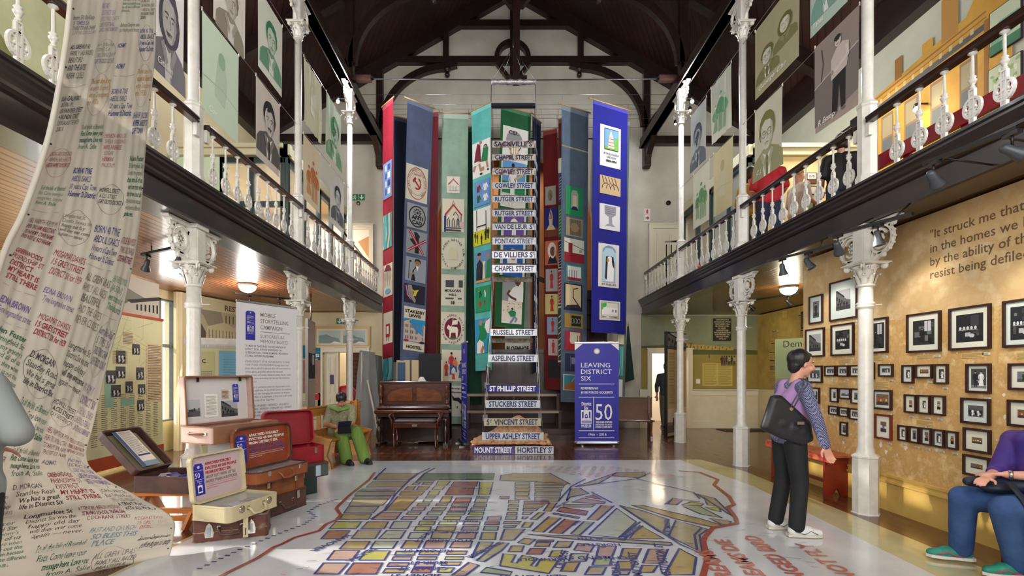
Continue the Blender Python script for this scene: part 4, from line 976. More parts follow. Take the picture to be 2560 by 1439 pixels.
for i in range(260):       # small handwritten notes people left inside the blocks
 x, y = r_.uniform(-1.6, 2.4), r_.uniform(3.4, 6.2); l = r_.uniform(.04, .12); a = r_.uniform(-.5, .5)
 b.line([(x, y), (x+l*math.cos(a), y+l*math.sin(a))], .005, fm, r_.choice([MRD2, MBL, INK]), .0095+i*3e-6)
tag(b.build('floor_map'), 'large hand-painted street map laid under glossy clear cover on the floor', 'map')

# framed pictures on the ochre wall
FRW = mat('dark_picture_frame', (62, 34, 26), .35, c2=(46, 26, 22), scale=10)
FRR = mat('reddish_picture_frame', (112, 44, 26), .35)
MATB = flat_c((222, 222, 206)); MATD = flat_c((206, 216, 210))
CARD = flat_c((212, 210, 200))
pics = [ # u0, u1, v top, v bottom at the left edge; kind; mat width share; description
(2025, 2059, 742, 811, 'port', .2, 'tall small print of one seated figure, topmost at the far end'),
(2016, 2063, 824, 893, 'street', .14, 'print of washing hung in a street, above the standing woman\'s head'),
(2076, 2146, 708, 804, 'street', .2, 'large square print of terraced houses, highest left of the column'),
(2080, 2137, 813, 890, 'kitchen', .14, 'dark print of a roof interior, directly left of the column'),
(2167, 2222, 799, 884, 'room', .1, 'dark print of a pale sitter, directly right of the column'),
(2270, 2355, 787, 882, 'room', .13, 'large square print of a sitter before a bright window'),
(2376, 2480, 772, 876, 'kitchen', .12, 'largest square print, pots on a dark kitchen shelf'),
(2511, 2612, 753, 869, 'kitchen', .12, 'large dark print cut by the right edge of the photo'),
(2020, 2058, 914, 956, 'group', .16, 'small print level with the standing woman\'s face'),
(2064, 2091, 914, 940, 'group', .16, 'small landscape print, first right of the woman\'s face'),
(2095, 2123, 913, 941, 'group', .16, 'small landscape group print, second right of the woman\'s face'),
(2127, 2156, 912, 941, 'group', .16, 'small landscape group print touching the left side of the nearest column'),
(2160, 2188, 906, 947, 'port', .16, 'small print almost hidden behind the nearest column'),
(2199, 2235, 910, 941, 'wed', .2, 'small landscape print below the dark print right of the column'),
(2258, 2287, 912, 957, 'wed', .22, 'small upright print, left of a pink toned snapshot'),
(2292, 2334, 911, 945, 'C', .22, 'small landscape pink toned snapshot between two upright prints'),
(2339, 2373, 910, 959, 'wed', .2, 'small upright print of a bridal couple, right of the pink snapshot'),
(2419, 2480, 909, 981, 'wed', .1, 'large upright wedding print beside a tall cake'),
(2525, 2602, 908, 974, 'port', .2, 'print above the head of the seated visitor at the right edge'),
(2020, 2051, 967, 1006, 'room', .14, 'small square dark interior print by the woman\'s chest'),
(2078, 2098, 968, 1004, 'port', .22, 'narrow upright print, left of a house snapshot'),
(2100, 2129, 969, 996, 'sky', .14, 'small print of a pale house'),
(2130, 2156, 970, 1008, 'port', .18, 'bluish print partly behind the left side of the nearest column'),
(2185, 2232, 973, 1021, 'C', .12, 'colour snapshot of a family at table, right of the column'),
(2264, 2294, 985, 1030, 'C', .26, 'upright print with small dark snapshot, first of three'),
(2297, 2329, 986, 1033, 'wed', .26, 'upright print with a pale bridal snapshot, middle of three'),
(2333, 2366, 987, 1036, 'C', .26, 'upright print with small dark snapshot, last of three'),
(2406, 2479, 993, 1056, 'group', .18, 'large landscape print of a wedding party of five'),
(2523, 2602, 998, 1064, 'C', .24, 'large landscape print behind the seated visitor\'s head'),
(2020, 2051, 1017, 1056, 'room', .18, 'small square interior print by the woman\'s waist'),
(2074, 2098, 1013, 1035, 'group', .14, 'tiny landscape print, first of a low row of three'),
(2100, 2124, 1016, 1040, 'group', .14, 'tiny landscape print, middle of a low row of three'),
(2126, 2153, 1019, 1047, 'group', .14, 'tiny landscape print, last of a low row of three'),
(2103, 2121, 1053, 1087, 'port', .16, 'tiny upright black print, lowest left of the nearest column'),
(2190, 2232, 1033, 1094, 'C', .24, 'reddish framed colour snapshot, lowest just right of the nearest column'),
(2248, 2272, 1061, 1100, 'wed', .2, 'small upright print, first of the bottom row of five'),
(2276, 2301, 1064, 1105, 'port', .18, 'small print of a girl in dark dress, second in bottom row'),
(2305, 2332, 1067, 1110, 'C', .2, 'small upright brown snapshot, third of the bottom row of five'),
(2335, 2364, 1071, 1115, 'wed', .18, 'small upright grey print, fourth of the bottom row of five'),
(2368, 2398, 1075, 1120, 'C', .24, 'small upright green snapshot, last of the bottom row of five'),
(2412, 2480, 1067, 1125, 'C', .26, 'landscape print with a small colour group, above the lowest large frame'),
(2411, 2479, 1133, 1184, 'C', .26, 'lowest large landscape print, above the seated visitor\'s hands')]
SQ = {3: 1}
for i, (u0, u1, v0, v1, kd, mw, ds) in enumerate(pics):
 r = random.Random(100+i)
 Ya, Yb = atX(u0, WX), atX(u1, WX)
 zt, zb = HC+(CV-v0)*Ya/F, HC+(CV-v1)*Ya/F
 W_, H_ = Ya-Yb, zt-zb
 t = thing('framed_photograph', 'dark framed '+ds if i != 34 else ds, 'picture', (WX, Ya, zb), group='framed photographs on the ochre wall')
 fr = lambda a, q, c=0: V((-c, -a, q))
 fw = .016 if W_ < .2 else .02; fm_ = FRR if i == 34 else FRW
 b = MB()
 for a0, q0, a1, q1 in ((0, 0, W_, fw), (0, H_-fw, W_, H_), (0, fw, fw, H_-fw), (W_-fw, fw, W_, H_-fw)): b.rect(a0, q0, a1, q1, fr, fm_, .022, .022)
 b.build('frame').parent = t
 b = MB(); b.rect(fw, fw, W_-fw, H_-fw, fr, MATD if r.random() < .3 else MATB, .008, .006); b.build('mount').parent = t
 m_ = mw*min(W_, H_)+fw; b = MB(); fi = sub(fr, m_, m_*1.05);
 if kd == 'C': cphoto(b, fi, W_-2*m_, H_-2.1*m_, r, .009)
 else: photo(b, fi, W_-2*m_, H_-2.1*m_, kd, r, .009)
 b.build('print').parent = t
 # caption card stuck below the lower right corner
 if u0 > 2060 and u0 < 2500:
  b = MB(); cw, ch = (.05, .017) if W_ < .25 else (.065, .022)
  a0 = W_-cw*1.2 if r.random() < .75 else W_*.35
  f2 = lambda a, q, c=0: V((WX-c, Ya-a, zb+q)); b.rect(a0, -.03-ch, a0+cw, -.03, f2, CARD, .004, .004)
  for k in range(3): b.rect(a0+.006, -.034-ch*(.2+.27*k), a0+cw*.8, -.0335-ch*(.1+.27*k), f2, flat_c((120, 116, 108)), .0045)
  tag(b.build('caption_card'), 'caption card under the '+ds, 'caption card', 'caption cards on the ochre wall')
for i, (u0, u1, v0, v1) in enumerate(((2097, 2126, 897, 908), (2182, 2206, 890, 901), (2292, 2336, 887, 896), (2404, 2460, 882, 895), (2542, 2610, 881, 896), (2095, 2124, 954, 965), (2187, 2224, 953, 969), (2292, 2336, 1048, 1061))):
 Ya, Yb = atX(u0, WX), atX(u1, WX); b = MB(); f2 = lambda a, q, c=0: V((WX-c, Ya-a, q))
 zt, zb = HC+(CV-v0)*Ya/F, HC+(CV-v1)*Ya/F; b.rect(0, zb, Ya-Yb, zt, f2, flat_c((202, 172, 108)), .004, .004)
 greek(b, .008, zb+.006, Ya-Yb-.008, zt-.006, 5, f2, flat_c((120, 96, 60)), random.Random(i), .0046, .35)
 tag(b.build('text_panel'), 'narrow yellowish text strip, '+['below the dark roof interior picture', 'below the picture right of the column', 'below the window sitter picture', 'below the kitchen shelf picture', 'below the dark picture at the right edge', 'left of the nearest column under small prints', 'right of the nearest column above the colour family snapshot', 'above the bottom row of five prints'][i], 'text panel')
b = MB(); fq = lambda a, q, c=0: V((WX-.001-c, 4.655-a, q)); QM = flat_c((106, 82, 54))
for t, z in (('"It struck me that  our history is contained', 2.75), ('in the homes we live in, that we are shaped', 2.615), ('by the ability of these simple structures to', 2.49), ('resist being defiled."', 2.365)):
 k = .118*.96; b.text(t, 0, z, .118, fq, QM, .001, None, 'l', .006)
o = b.build('painted_quotation'); tag(o, 'brown painted quotation in large letters on the ochre wall', 'lettering')
# specks of fallen plaster
# portrait cloths strung between the columns
def portrait(x, ztop, u0, u1, vb, lab, bg, dk, skin, drop=1.07, kind='face', txt=None, tr=.35, **kw):
 Y0, Y1 = atX(u0, x), atX(u1, x)            # left and right edge
 W_, H_ = abs(Y0-Y1), drop; rp = .012 if kw.get('freq', 2) > 2 else .002
 P = lambda y, z: (x, y, z); dz = .02
 t = thing('portrait_cloth', lab, 'portrait cloth', (x, (Y0+Y1)/2, ztop), group='portrait cloths strung between the columns')
 O = V((x, (Y0+Y1)/2, ztop))
 m = cloth_map(V(P(Y0, ztop))-O, V(P(Y1, ztop-dz))-O, V(P(Y1+(.02 if x > 0 else -.02), ztop-H_))-O, V(P(Y0, ztop-H_+.03))-O, 1, 1.5, .012 if kw.get('freq', 2) > 2 else .002, kw.pop('freq', 2), 0, R.uniform(0, 6)); bg = mixc(bg, (226, 226, 220), .38); skin = mixc(skin, (236, 236, 232), .35)
 cm = mat('portrait_cloth_%d_%d_%d' % bg, bg, .85, c2=mixc(bg, dk, .14), scale=5, trans=tr, lo=.3, hi=.75)
 b = MB(); sheet(b, m, 1, 1.5, cm, 12, 16)
 b.build('cloth').parent = t
 b = MB(); m0 = m; m = lambda a, q, c=0: m0(a, q, (c-.002)*3+(.005 if rp < .01 else .014))
 if kind == 'face': face(b, m, bg, dk, skin, **kw)
 elif kind == 'two':
  face(b, m, bg, dk, skin, .32, .62, .62, glasses=1, tie=1); face(b, m, bg, dk, skin, .72, .85, .58, tie=0, wom=1)
 elif kind == 'stand':
  b.poly([(0, .1), (1, .25), (1, .95), (0, .75)], m, ink(mixc(bg, dk, .35)), .002); b.poly([(0, 1.5), (1, 1.5), (1, .98), (.0, .78)], m, ink(mixc(bg, dk, .18)), .002)
  b.line([(0, .76), (.45, .86), (1, .97)], .015, m, ink(mixc(bg, (255, 255, 255), .5)), .003); b.line([(.18, 1.35), (.22, 1.1), (.17, .8)], .03, m, ink(mixc(bg, dk, .7)), .003)
  b.poly([(.44, .12), (.56, .12), (.6, .6), (.64, .14), (.74, .16), (.74, .8), (.46, .76)], m, ink(dk), .004)
  b.poly([(.42, .68), (.78, .74), (.82, 1.1), (.68, 1.18), (.54, 1.15), (.42, 1.02)], m, ink(mixc(skin, bg, .3)), .005)
  b.line([(.78, 1.08), (.8, .9), (.6, .82), (.46, .8)], .07, m, ink(skin), .006); b.disc(.46, .8, .035, m, ink(mixc(skin, dk, .3)), .007)
  b.disc(.58, 1.24, .07, m, ink(skin), .006, .085, 14); b.disc(.57, 1.3, .075, m, ink(dk), .007, .045, 12)
  for q in (-1, 1): b.disc(.58+q*.025, 1.25, .009, m, ink(dk), .0075)
  b.line([(.55, 1.2), (.58, 1.19), (.61, 1.205)], .008, m, ink(dk), .0075)
  for q in (.5, .7): b.disc(q, .12, .06, m, ink(mixc(bg, dk, .4)), .005, .02)
 elif kind == 'group':
  for q, h in ((.3, .75), (.55, .95), (.75, .8)): figure(b, m, q, .15, h, dk, mixc(bg, dk, .6), skin, dk, .003, 0, q < .5)
 elif kind == 'pale':
  b.poly([(.3, .4), (.6, .35), (.66, .8), (.52, 1.15), (.38, 1.0)], m, ink(mixc(bg, (255, 255, 255), .25)), .002)
  b.line([(0, .55), (.5, .6), (1, .52)], .012, m, ink(mixc(bg, dk, .12)), .002)
  b.disc(.5, 1.05, .1, m, ink(mixc(bg, dk, .18)), .0025, .13, 14)
 if txt: b.text(txt, .12, .08, .13, m, ink(mixc((255, 255, 255), bg, .15) if sum(dk) < 500 else dk), .008, None, 'l', .01, 0, .2)
 b.build('portrait').parent = t
 b = MB()
 for s in (0, 1):
  p = m0(s, 1.5, 0); b.tube([p+V((0, 0, -.01)), p+V((0, 0, .03))], .008, PAPER, 6)
 b.build('peg').parent = t
GD, GS, GB = (58, 130, 92), (196, 214, 196), (206, 212, 200)
portrait(LX, 5.34, 378, 460, 0, 'pale grey portrait cloth of a smiling woman, left of the nearest upper column', (216, 214, 216), (96, 94, 108), (196, 190, 190), tie=0, wom=1, s=1.25, cy=.7, txt='Cathleen')
portrait(LX, 5.35, 505, 597, 0, 'faded mint green portrait cloth right of the nearest upper left column', (160, 202, 164), (110, 160, 124), (180, 214, 184), kind='pale', txt='Cor', drop=1.1)
portrait(LX, 6.45, 533, 614, 0, 'brownish white portrait cloth cut by the top edge, above the mint green one', (202, 196, 184), (140, 124, 104), (196, 186, 172), tie=0, freq=1.5)
portrait(LX, 6.55, 645, 706, 0, 'white portrait cloth with a green inked young man in the upper left row', (204, 210, 196), GD, (192, 210, 190), tie=0, cy=.75)
portrait(LX, 5.35, 640, 700, 0, 'grey brown portrait cloth of a moustached man in suit and tie, left gallery', (176, 164, 154), (44, 40, 42), (192, 180, 170), mous=1, s=1.1, cy=.8)
portrait(LX, 6.6, 759, 803, 0, 'wrinkled yellowish portrait cloth in the upper left row', (204, 204, 164), (168, 162, 96), (212, 212, 180), kind='pale', freq=4)
portrait(LX, 6.62, 816, 852, 0, 'green and white portrait cloth of a smiling face, last of the upper left row', (188, 212, 190), (84, 150, 98), (206, 220, 206), tie=0, s=1.2, cy=.6, freq=3)
portrait(LX, 5.34, 758, 800, 0, 'orange and yellow patterned portrait cloth in the lower left row', (214, 198, 150), (198, 120, 70), (206, 176, 150), kind='group')
portrait(LX, 5.34, 825, 860, 0, 'pale blue grey portrait cloth of a man in a tie, last of lower left row', (190, 200, 202), (60, 66, 74), (204, 206, 206), cy=.75, txt='Georg C')
portrait(RX, 6.55, 1888, 2000, 0, 'olive portrait cloth with two heads, one with glasses, right side', (138, 134, 82), (104, 102, 54), (204, 204, 178), kind='two', drop=1.05, txt='George Chr')
portrait(RX, 6.6, 2026, 2122, 0, 'turquoise and grey portrait cloth cut by the top edge, right side', (150, 196, 182), (96, 148, 134), (190, 206, 200), txt='Tabat', wom=1, tie=0, cy=.8)
portrait(RX, 5.38, 2038, 2149, 0, 'brown portrait cloth of a standing man in a pale jacket, right side', (146, 122, 112), (38, 34, 36), (206, 188, 180), kind='stand', txt='R Essop', tr=.15)
portrait(RX, 5.36, 1887, 1956, 0, 'white and olive portrait cloth of a bespectacled man beside the second right column', (206, 206, 186), (128, 126, 74), (204, 204, 180), glasses=1, s=1.25, cy=.72, txt='C. J. F')
portrait(RX, 6.6, 1777, 1828, 0, 'crumpled white portrait cloth with green ink in the upper right row', (200, 212, 204), (96, 160, 116), (206, 216, 208), freq=4, kind='group')
portrait(RX, 6.58, 1727, 1766, 0, 'blue grey portrait cloth of an old man, last of the upper right row', (150, 164, 170), (78, 90, 102), (160, 172, 178), s=1.15, txt='Jon Kie')
portrait(RX, 5.36, 1784, 1833, 0, 'blurred yellow portrait cloth in the lower right row', (190, 184, 120), (158, 150, 90), (206, 202, 150), kind='pale', drop=1.15)
portrait(RX, 5.36, 1733, 1774, 0, 'white portrait cloth with a green family group, last of the lower right row', (204, 212, 196), (110, 162, 108), (196, 208, 190), kind='group', drop=1.1)
for s, x in (('left', LX), ('right', RX)):
 for z, nm in ((5.36, 'lower'), (6.62, 'upper')):
  b = MB(); b.tube([(x, 3.6, z+.03), (x, 5.04, z), (x, 6.3, z-.0), (x, 7.64, z+.0), (x, 10.24, z)], .004, STEEL, 5)
  tag(b.build('wire'), 'thin %s wire carrying the portrait cloths along the %s columns' % (nm, s), 'wire')
# long appliqué banners hanging over the end of the nave
ZT = 7.6
def YofTop(v, z=ZT): return (z-HC)*F/(CV-v)
K = (24, 22, 26); CRM = (214, 206, 184); SKN = (176, 124, 92)
def pg(b, p, pts, c, d=0): b.poly(pts, p, ink(c), .004+d*.0007)
def rt(b, p, a, q, e, g, c, d=0): b.rect(a, q, e, g, p, ink(c), .004+d*.0007)
def dc(b, p, x, y, r, c, d=0, ry=None, n=14): b.disc(x, y, r, p, ink(c), .004+d*.0007, ry, n)
def ln(b, p, pts, w, c, d=0, closed=False): b.line(pts, w, p, ink(c), .004+d*.0007, closed)
def tx(b, p, t, x, y, s, w, c=K, d=2, al='c', bo=.02): b.text(t, x, y, s, p, ink(c), .004+d*.0007, w, al, bo)
def ctext(b, p, t, cx, cy, r, ry, s, t0, t1, c=K, d=2, inward=False):
 n = len(t)
 for i, ch in enumerate(t):
  if ch == ' ': continue
  a = t0+(t1-t0)*i/max(1, n-1)
  b.text(ch, cx+r*math.cos(a), cy+ry*math.sin(a), s, p, ink(c), .004+d*.0007, None, 'c', .02, a-PI/2 if not inward else a+PI/2)
def d_hammer(b, p):
 b.ring(.5, .5, .44, .02, p, ink((170, 60, 60)), .004, 30, .44); b.ring(.5, .5, .33, .008, p, ink((170, 60, 60)), .004, 30)
 ctext(b, p, 'NEW ERA FELLOWSHIP CLUB CAPE TOWN', .5, .5, .36, .36, .075, PI*1.3, -PI*.3, (160, 50, 50)); tx(b, p, 'CAPE TOWN', .5, .72, .07, .32, (170, 60, 60))
 b.ring(.52, .5, .15, .045, p, ink((168, 26, 34)), .005, 16, None, 0, -2.2, 1.3); ln(b, p, [(.38, .58), (.62, .4)], .05, (168, 26, 34), 2); ln(b, p, [(.32, .53), (.43, .65)], .08, (168, 26, 34), 2)
def d_anti(b, p):
 rt(b, p, 0, 0, 1, 1, (150, 152, 150)); b.ring(.5, .5, .4, .05, p, ink((18, 20, 30)), .006, 28, .42); dc(b, p, .5, .67, .17, (150, 152, 150), 1)
 for i in range(10): a = i*PI/5; pg(b, p, [(.5+.15*math.cos(a-.2), .66+.14*math.sin(a-.2)), (.5+.22*math.cos(a), .66+.2*math.sin(a)), (.5+.15*math.cos(a+.2), .66+.14*math.sin(a+.2))], K, 2)
 b.ring(.5, .66, .13, .03, p, ink(K), .006, 16); dc(b, p, .5, .66, .055, K, 3)
 tx(b, p, 'ANTI', .5, .38, .2, .58, K, 3, 'c', .05); tx(b, p, 'CAD', .5, .18, .2, .5, K, 3, 'c', .05)
def d_cross(b, p):
 rt(b, p, 0, 0, 1, 1, (140, 144, 150)); pg(b, p, [(.35, .95), (.75, .95), (.6, .7), (.62, .05), (.42, .05), (.42, .7)], K, 1); pg(b, p, [(.15, .6), (.3, .66), (.5, .45), (.5, .3), (.3, .45)], K, 1)
 for q in ([(.12, .98), (.85, .04)], [(.95, .68), (.1, .12)]): ln(b, p, q, .11, (150, 18, 40), 3); ln(b, p, q, .02, (230, 200, 200), 4)
def d_speaker(b, p):
 rt(b, p, 0, 0, 1, 1, (146, 152, 160)); pg(b, p, [(.28, .03), (.85, .03), (.9, .4), (.75, .62), (.5, .66), (.35, .45)], (16, 20, 46), 1); dc(b, p, .57, .78, .13, SKN, 2, .12)
 pg(b, p, [(.42, .8), (.45, .95), (.62, .98), (.74, .9), (.72, .75), (.68, .86), (.5, .88)], K, 3); pg(b, p, [(.5, .66), (.64, .66), (.58, .45)], (225, 222, 214), 2)
 ln(b, p, [(.16, .1), (.17, .8), (.28, .84)], .03, K, 2); dc(b, p, .22, .83, .06, K, 3, .04); pg(b, p, [(.2, .22), (.4, .3), (.42, .4), (.2, .3)], SKN, 3)
 for q in (-1, 1): b.ring(.55+q*.06, .8, .045, .012, p, ink(K), .008, 10)
def d_shield(b, p):
 rt(b, p, 0, 0, 1, 1, (26, 22, 40)); pg(b, p, [(.15, .95), (.85, .98), (.82, .4), (.5, .03), (.2, .4)], (148, 136, 126), 1)
 pg(b, p, [(.3, .75), (.48, .68), (.7, .78), (.6, .6), (.55, .4), (.42, .4), (.46, .6)], (206, 186, 48), 2)
 for i in range(5): ln(b, p, [(.03+.02*i, .9), (.12+.02*i, .4), (.35, .12)], .015, ((200, 60, 60), (60, 90, 190), (220, 220, 220))[i % 3], 3)
def d_hostel(b, p):
 tx(b, p, 'STAKESBY', .5, .865, .1, .92, K, 2, 'c', .03); tx(b, p, 'LEWIS', .5, .77, .1, .58, K, 2, 'c', .03); tx(b, p, 'HOSTEL', .5, .05, .1, .72, K, 2, 'c', .03)
 rt(b, p, .0, .2, 1, .73, (40, 140, 196), 1); pg(b, p, [(0, .2), (1, .22), (1, .6), (.72, .68), (.3, .72), (0, .66)], (196, 178, 164), 2)
 for i in range(3):
  for j in range(4): rt(b, p, .06+.24*j, .26+.13*i, .2+.24*j, .33+.13*i, (120, 110, 110), 3); ln(b, p, [(.13+.24*j, .26+.13*i), (.13+.24*j, .33+.13*i)], .01, (220, 214, 206), 4)
 ln(b, p, [(0, .66), (.3, .72), (.3, .24)], .014, (90, 70, 66), 4); dc(b, p, .85, .21, .14, (40, 40, 60), 4, .03); dc(b, p, .12, .22, .12, (150, 40, 50), 4, .03)
def d_church(b, p, big=0):
 ln(b, p, [(.12, .5), (.5, .82), (.9, .5)], .06, (168, 40, 50), 2); ln(b, p, [(.16, .48), (.16, .12), (.86, .12), (.86, .48)], .035 if big else .015, (30, 36, 70) if big else (70, 90, 60), 1)
 ln(b, p, [(.44, .82), (.5, .95), (.56, .82)], .02, (80, 130, 100), 2)
 for i in range(3):
  x = .28+.22*i; ln(b, p, [(x-.05, .15), (x-.05, .34), (x, .42), (x+.05, .34), (x+.05, .15)], .03 if big else .014, (26, 26, 50), 2)
 if big: pg(b, p, [(.08, .0), (.16, .0), (.18, .5), (.08, .48)], (36, 46, 100), 2); ln(b, p, [(.12, .06), (.86, .04)], .05, (60, 56, 70), 3); rt(b, p, .85, .12, 1, .3, (200, 170, 180), 2); ln(b, p, [(.5, .5), (.6, .6), (.72, .5), (.72, .2)], .03, (26, 26, 50), 3)
def d_agnus(b, p): ctext(b, p, 'VICIT AGNUS NOSTER EUM SEQUAMUR +', .5, .47, .42, .42, .1, PI*1.25, -PI*.68); pg(b, p, [(.3, .3), (.7, .3), (.66, .6), (.4, .7), (.3, .6)], (206, 196, 164), 1)
def d_lamb(b, p):
 ctext(b, p, 'VICIT·AGNUS·NOSTER', .5, .48, .42, .4, .085, PI*1.03, -PI*.03, (70, 20, 40)); ctext(b, p, 'EUM·SEQUAMUR', .5, .48, .47, .46, .085, PI*1.14, PI*1.86, (70, 20, 40), 2, True)
 dc(b, p, .5, .48, .36, (110, 20, 44), 1, .34, 24); pg(b, p, [(.24, .5), (.3, .6), (.42, .55), (.68, .54), (.74, .45), (.7, .2), (.65, .2), (.62, .36), (.44, .36), (.4, .2), (.35, .2), (.36, .42), (.3, .46)], (232, 224, 206), 3)
 pg(b, p, [(.46, .6), (.7, .62), (.72, .76), (.5, .74)], (228, 220, 206), 3); ln(b, p, [(.44, .5), (.52, .82)], .02, (220, 200, 160), 4); pg(b, p, [(.3, .2), (.72, .2), (.6, .15), (.4, .15)], (70, 110, 70), 3)
def d_children(b, p):
 for i, (x, y, h, t, l) in enumerate(((.2, .12, .5, (200, 60, 50), (180, 60, 60)), (.42, .2, .72, (190, 40, 50), (60, 90, 160)), (.6, .25, .5, (220, 120, 60), (60, 80, 150)), (.84, .06, .6, (40, 60, 130), (60, 90, 150)), (.52, .02, .48, (220, 220, 214), (190, 70, 60)))): figure(b, p, x, y, h, t, l, SKN, K, .005+i*.0005, 0, i != 1)
def d_players(b, p):
 pg(b, p, [(.1, .4), (.3, .45), (.5, .4), (.45, .9), (.3, .95), (.18, .7)], (112, 22, 40), 2); dc(b, p, .48, .95, .08, SKN, 3, .045); pg(b, p, [(.08, .34), (.34, .34), (.4, .44), (.12, .44)], (226, 224, 220), 3)
 pg(b, p, [(.5, .4), (.85, .38), (.9, .75), (.62, .78)], (20, 116, 66), 3); dc(b, p, .74, .8, .1, K, 3, .055); dc(b, p, .73, .785, .07, SKN, 4, .04)
 ln(b, p, [(.16, .36), (.05, .2)], .1, SKN, 2); ln(b, p, [(.4, .36), (.46, .18), (.66, .2)], .1, SKN, 2); ln(b, p, [(.8, .38), (.86, .18)], .09, SKN, 2); dc(b, p, .5, .06, .08, K, 4, .03); dc(b, p, .88, .12, .05, K, 4, .03)
def d_jerseys(b, p, cols, bg):
 rt(b, p, .02, .02, .98, .98, bg, 1)
 for i, c in enumerate(cols):
  x, y = .28+.44*(i % 2), .7-.4*(i//2); pg(b, p, [(x-.09, y-.14), (x+.09, y-.14), (x+.09, y+.04), (x+.16, y-.08), (x+.19, y-.04), (x+.09, y+.14), (x-.09, y+.14), (x-.19, y-.04), (x-.16, y-.08), (x-.09, y+.04)], c, 2)
  pg(b, p, [(x-.04, y+.14), (x+.04, y+.14), (x, y+.06)], (220, 200, 80) if i == 0 else (200, 60, 60), 3)
def d_posts(b, p):
 rt(b, p, 0, .0, 1, .4, (206, 200, 30), 1); ln(b, p, [(.2, .1), (.2, .98)], .03, K, 2); ln(b, p, [(.75, .1), (.75, .9)], .03, K, 2); ln(b, p, [(.2, .52), (.75, .52)], .03, K, 2)
 for x, y in ((.12, .1), (.24, .06), (.5, .0), (.72, .1), (.82, .14), (.9, .12)): figure(b, p, x, y, .3, K, K, K, K, .007)
def d_cup(b, p):
 rt(b, p, 0, 0, 1, 1, (96, 140, 190)); pg(b, p, [(.05, .05), (.45, .05), (.5, .6), (.3, .75), (.08, .6)], (30, 30, 44), 2); dc(b, p, .28, .84, .12, SKN, 3, .09); dc(b, p, .28, .92, .13, K, 4, .05)
 pg(b, p, [(.7, .1), (.98, .1), (.98, .7), (.78, .66)], (26, 130, 70), 2); dc(b, p, .85, .82, .1, SKN, 3, .08); pg(b, p, [(.5, .1), (.66, .1), (.62, .5), (.7, .66), (.48, .66), (.55, .5)], (228, 214, 150), 4); rt(b, p, 0, 0, 1, .08, (200, 150, 90), 3)
def d_three(b, p):
 rt(b, p, 0, 0, 1, 1, (40, 140, 190)); pg(b, p, [(.1, .3), (.7, .4), (.9, .8), (.4, .9), (.12, .7)], (24, 126, 70), 2); dc(b, p, .38, .88, .12, SKN, 3, .08); dc(b, p, .72, .92, .1, SKN, 3, .06); pg(b, p, [(.55, .6), (.9, .55), (.98, .98), (.7, .9)], (232, 230, 226), 3)
 pg(b, p, [(.1, .0), (.6, .0), (.55, .3), (.3, .4), (.12, .3)], (232, 228, 220), 4); ln(b, p, [(.4, .0), (.55, .2)], .14, SKN, 5); ln(b, p, [(.86, 0), (.84, .4)], .14, (24, 126, 70), 4)
def d_badge(b, p):
 dc(b, p, .45, .6, .32, (150, 150, 150), 1, .3); tx(b, p, 'CBI..', .42, .78, .16, .4); pg(b, p, [(.2, .5), (.7, .5), (.45, .05)], (240, 238, 230), 2); ln(b, p, [(.2, .5), (.45, .05), (.72, .5)], .03, K, 3)
 for i in range(4): rt(b, p, .3+.09*i, .2, .35+.09*i, .5, (206, 180, 140), 4)
def d_cricket(b, p): rt(b, p, .05, .55, .95, 1, (96, 152, 206)); rt(b, p, .05, .3, .95, .55, (30, 130, 80)); figure(b, p, .45, .05, .9, (235, 235, 232), (235, 235, 232), SKN, K, .006); ln(b, p, [(.5, .6), (.85, .75)], .05, (200, 170, 110), 4)
def d_purple(b, p): rt(b, p, .1, 0, .9, 1, (106, 76, 160)); figure(b, p, .5, .05, .85, (235, 235, 232), (235, 235, 232), SKN, K, .006)
def d_bluehead(b, p): rt(b, p, .1, 0, .9, 1, (30, 90, 170)); dc(b, p, .5, .5, .25, (226, 224, 222), 2, .3); dc(b, p, .5, .62, .14, SKN, 3, .16)
def d_bigman(b, p):
 rt(b, p, 0, 0, .62, 1, (150, 152, 154)); pg(b, p, [(.28, .0), (1, .0), (1, .66), (.8, .74), (.5, .6), (.32, .3)], (232, 230, 226), 1); dc(b, p, .72, .86, .14, (92, 54, 40), 3, .14); dc(b, p, .72, .95, .15, K, 4, .06)
 ln(b, p, [(.34, .46), (.24, .3), (.42, .16), (.72, .06)], .1, (92, 54, 40), 3); rt(b, p, .66, .68, .78, .78, (92, 54, 40), 2)
 for q in (-1, 1): dc(b, p, .72+q*.05, .87, .015, (240, 230, 220), 5)
def d_runner(b, p):
 for i in range(26): dc(b, p, .05+.9*R.random(), .55+.4*R.random(), .03, R.choice([(190, 120, 80), (210, 190, 150), (150, 80, 60)]), 1, .02, 6)
 pg(b, p, [(.45, .3), (.68, .34), (.7, .52), (.5, .6), (.3, .5)], (22, 130, 84), 3); dc(b, p, .5, .66, .05, (60, 36, 26), 4); ln(b, p, [(.6, .32), (.55, .18), (.42, .02)], .09, (110, 130, 170), 3); ln(b, p, [(.62, .32), (.75, .22), (.66, .08)], .08, (110, 130, 170), 3)
def d_god(b, p): rt(b, p, .1, .08, .9, .92, (170, 160, 150)); dc(b, p, .5, .5, .22, (130, 122, 110), 2, .3); ln(b, p, [(.5, .6), (.6, .4), (.5, .25)], .07, (90, 84, 76), 3)
def d_yoga(b, p): rt(b, p, 0, 0, 1, 1, (26, 40, 120)); rt(b, p, 0, 0, 1, .3, (120, 60, 36), 1); ln(b, p, [(.35, .6), (.42, .8), (.5, .95), (.58, .8), (.65, .6)], .05, (206, 180, 150), 2); dc(b, p, .5, .7, .09, SKN, 3, .08); pg(b, p, [(.4, .3), (.6, .3), (.64, .62), (.36, .62)], (206, 180, 150), 3); pg(b, p, [(.15, .24), (.85, .24), (.66, .4), (.34, .4)], (214, 190, 150), 3)
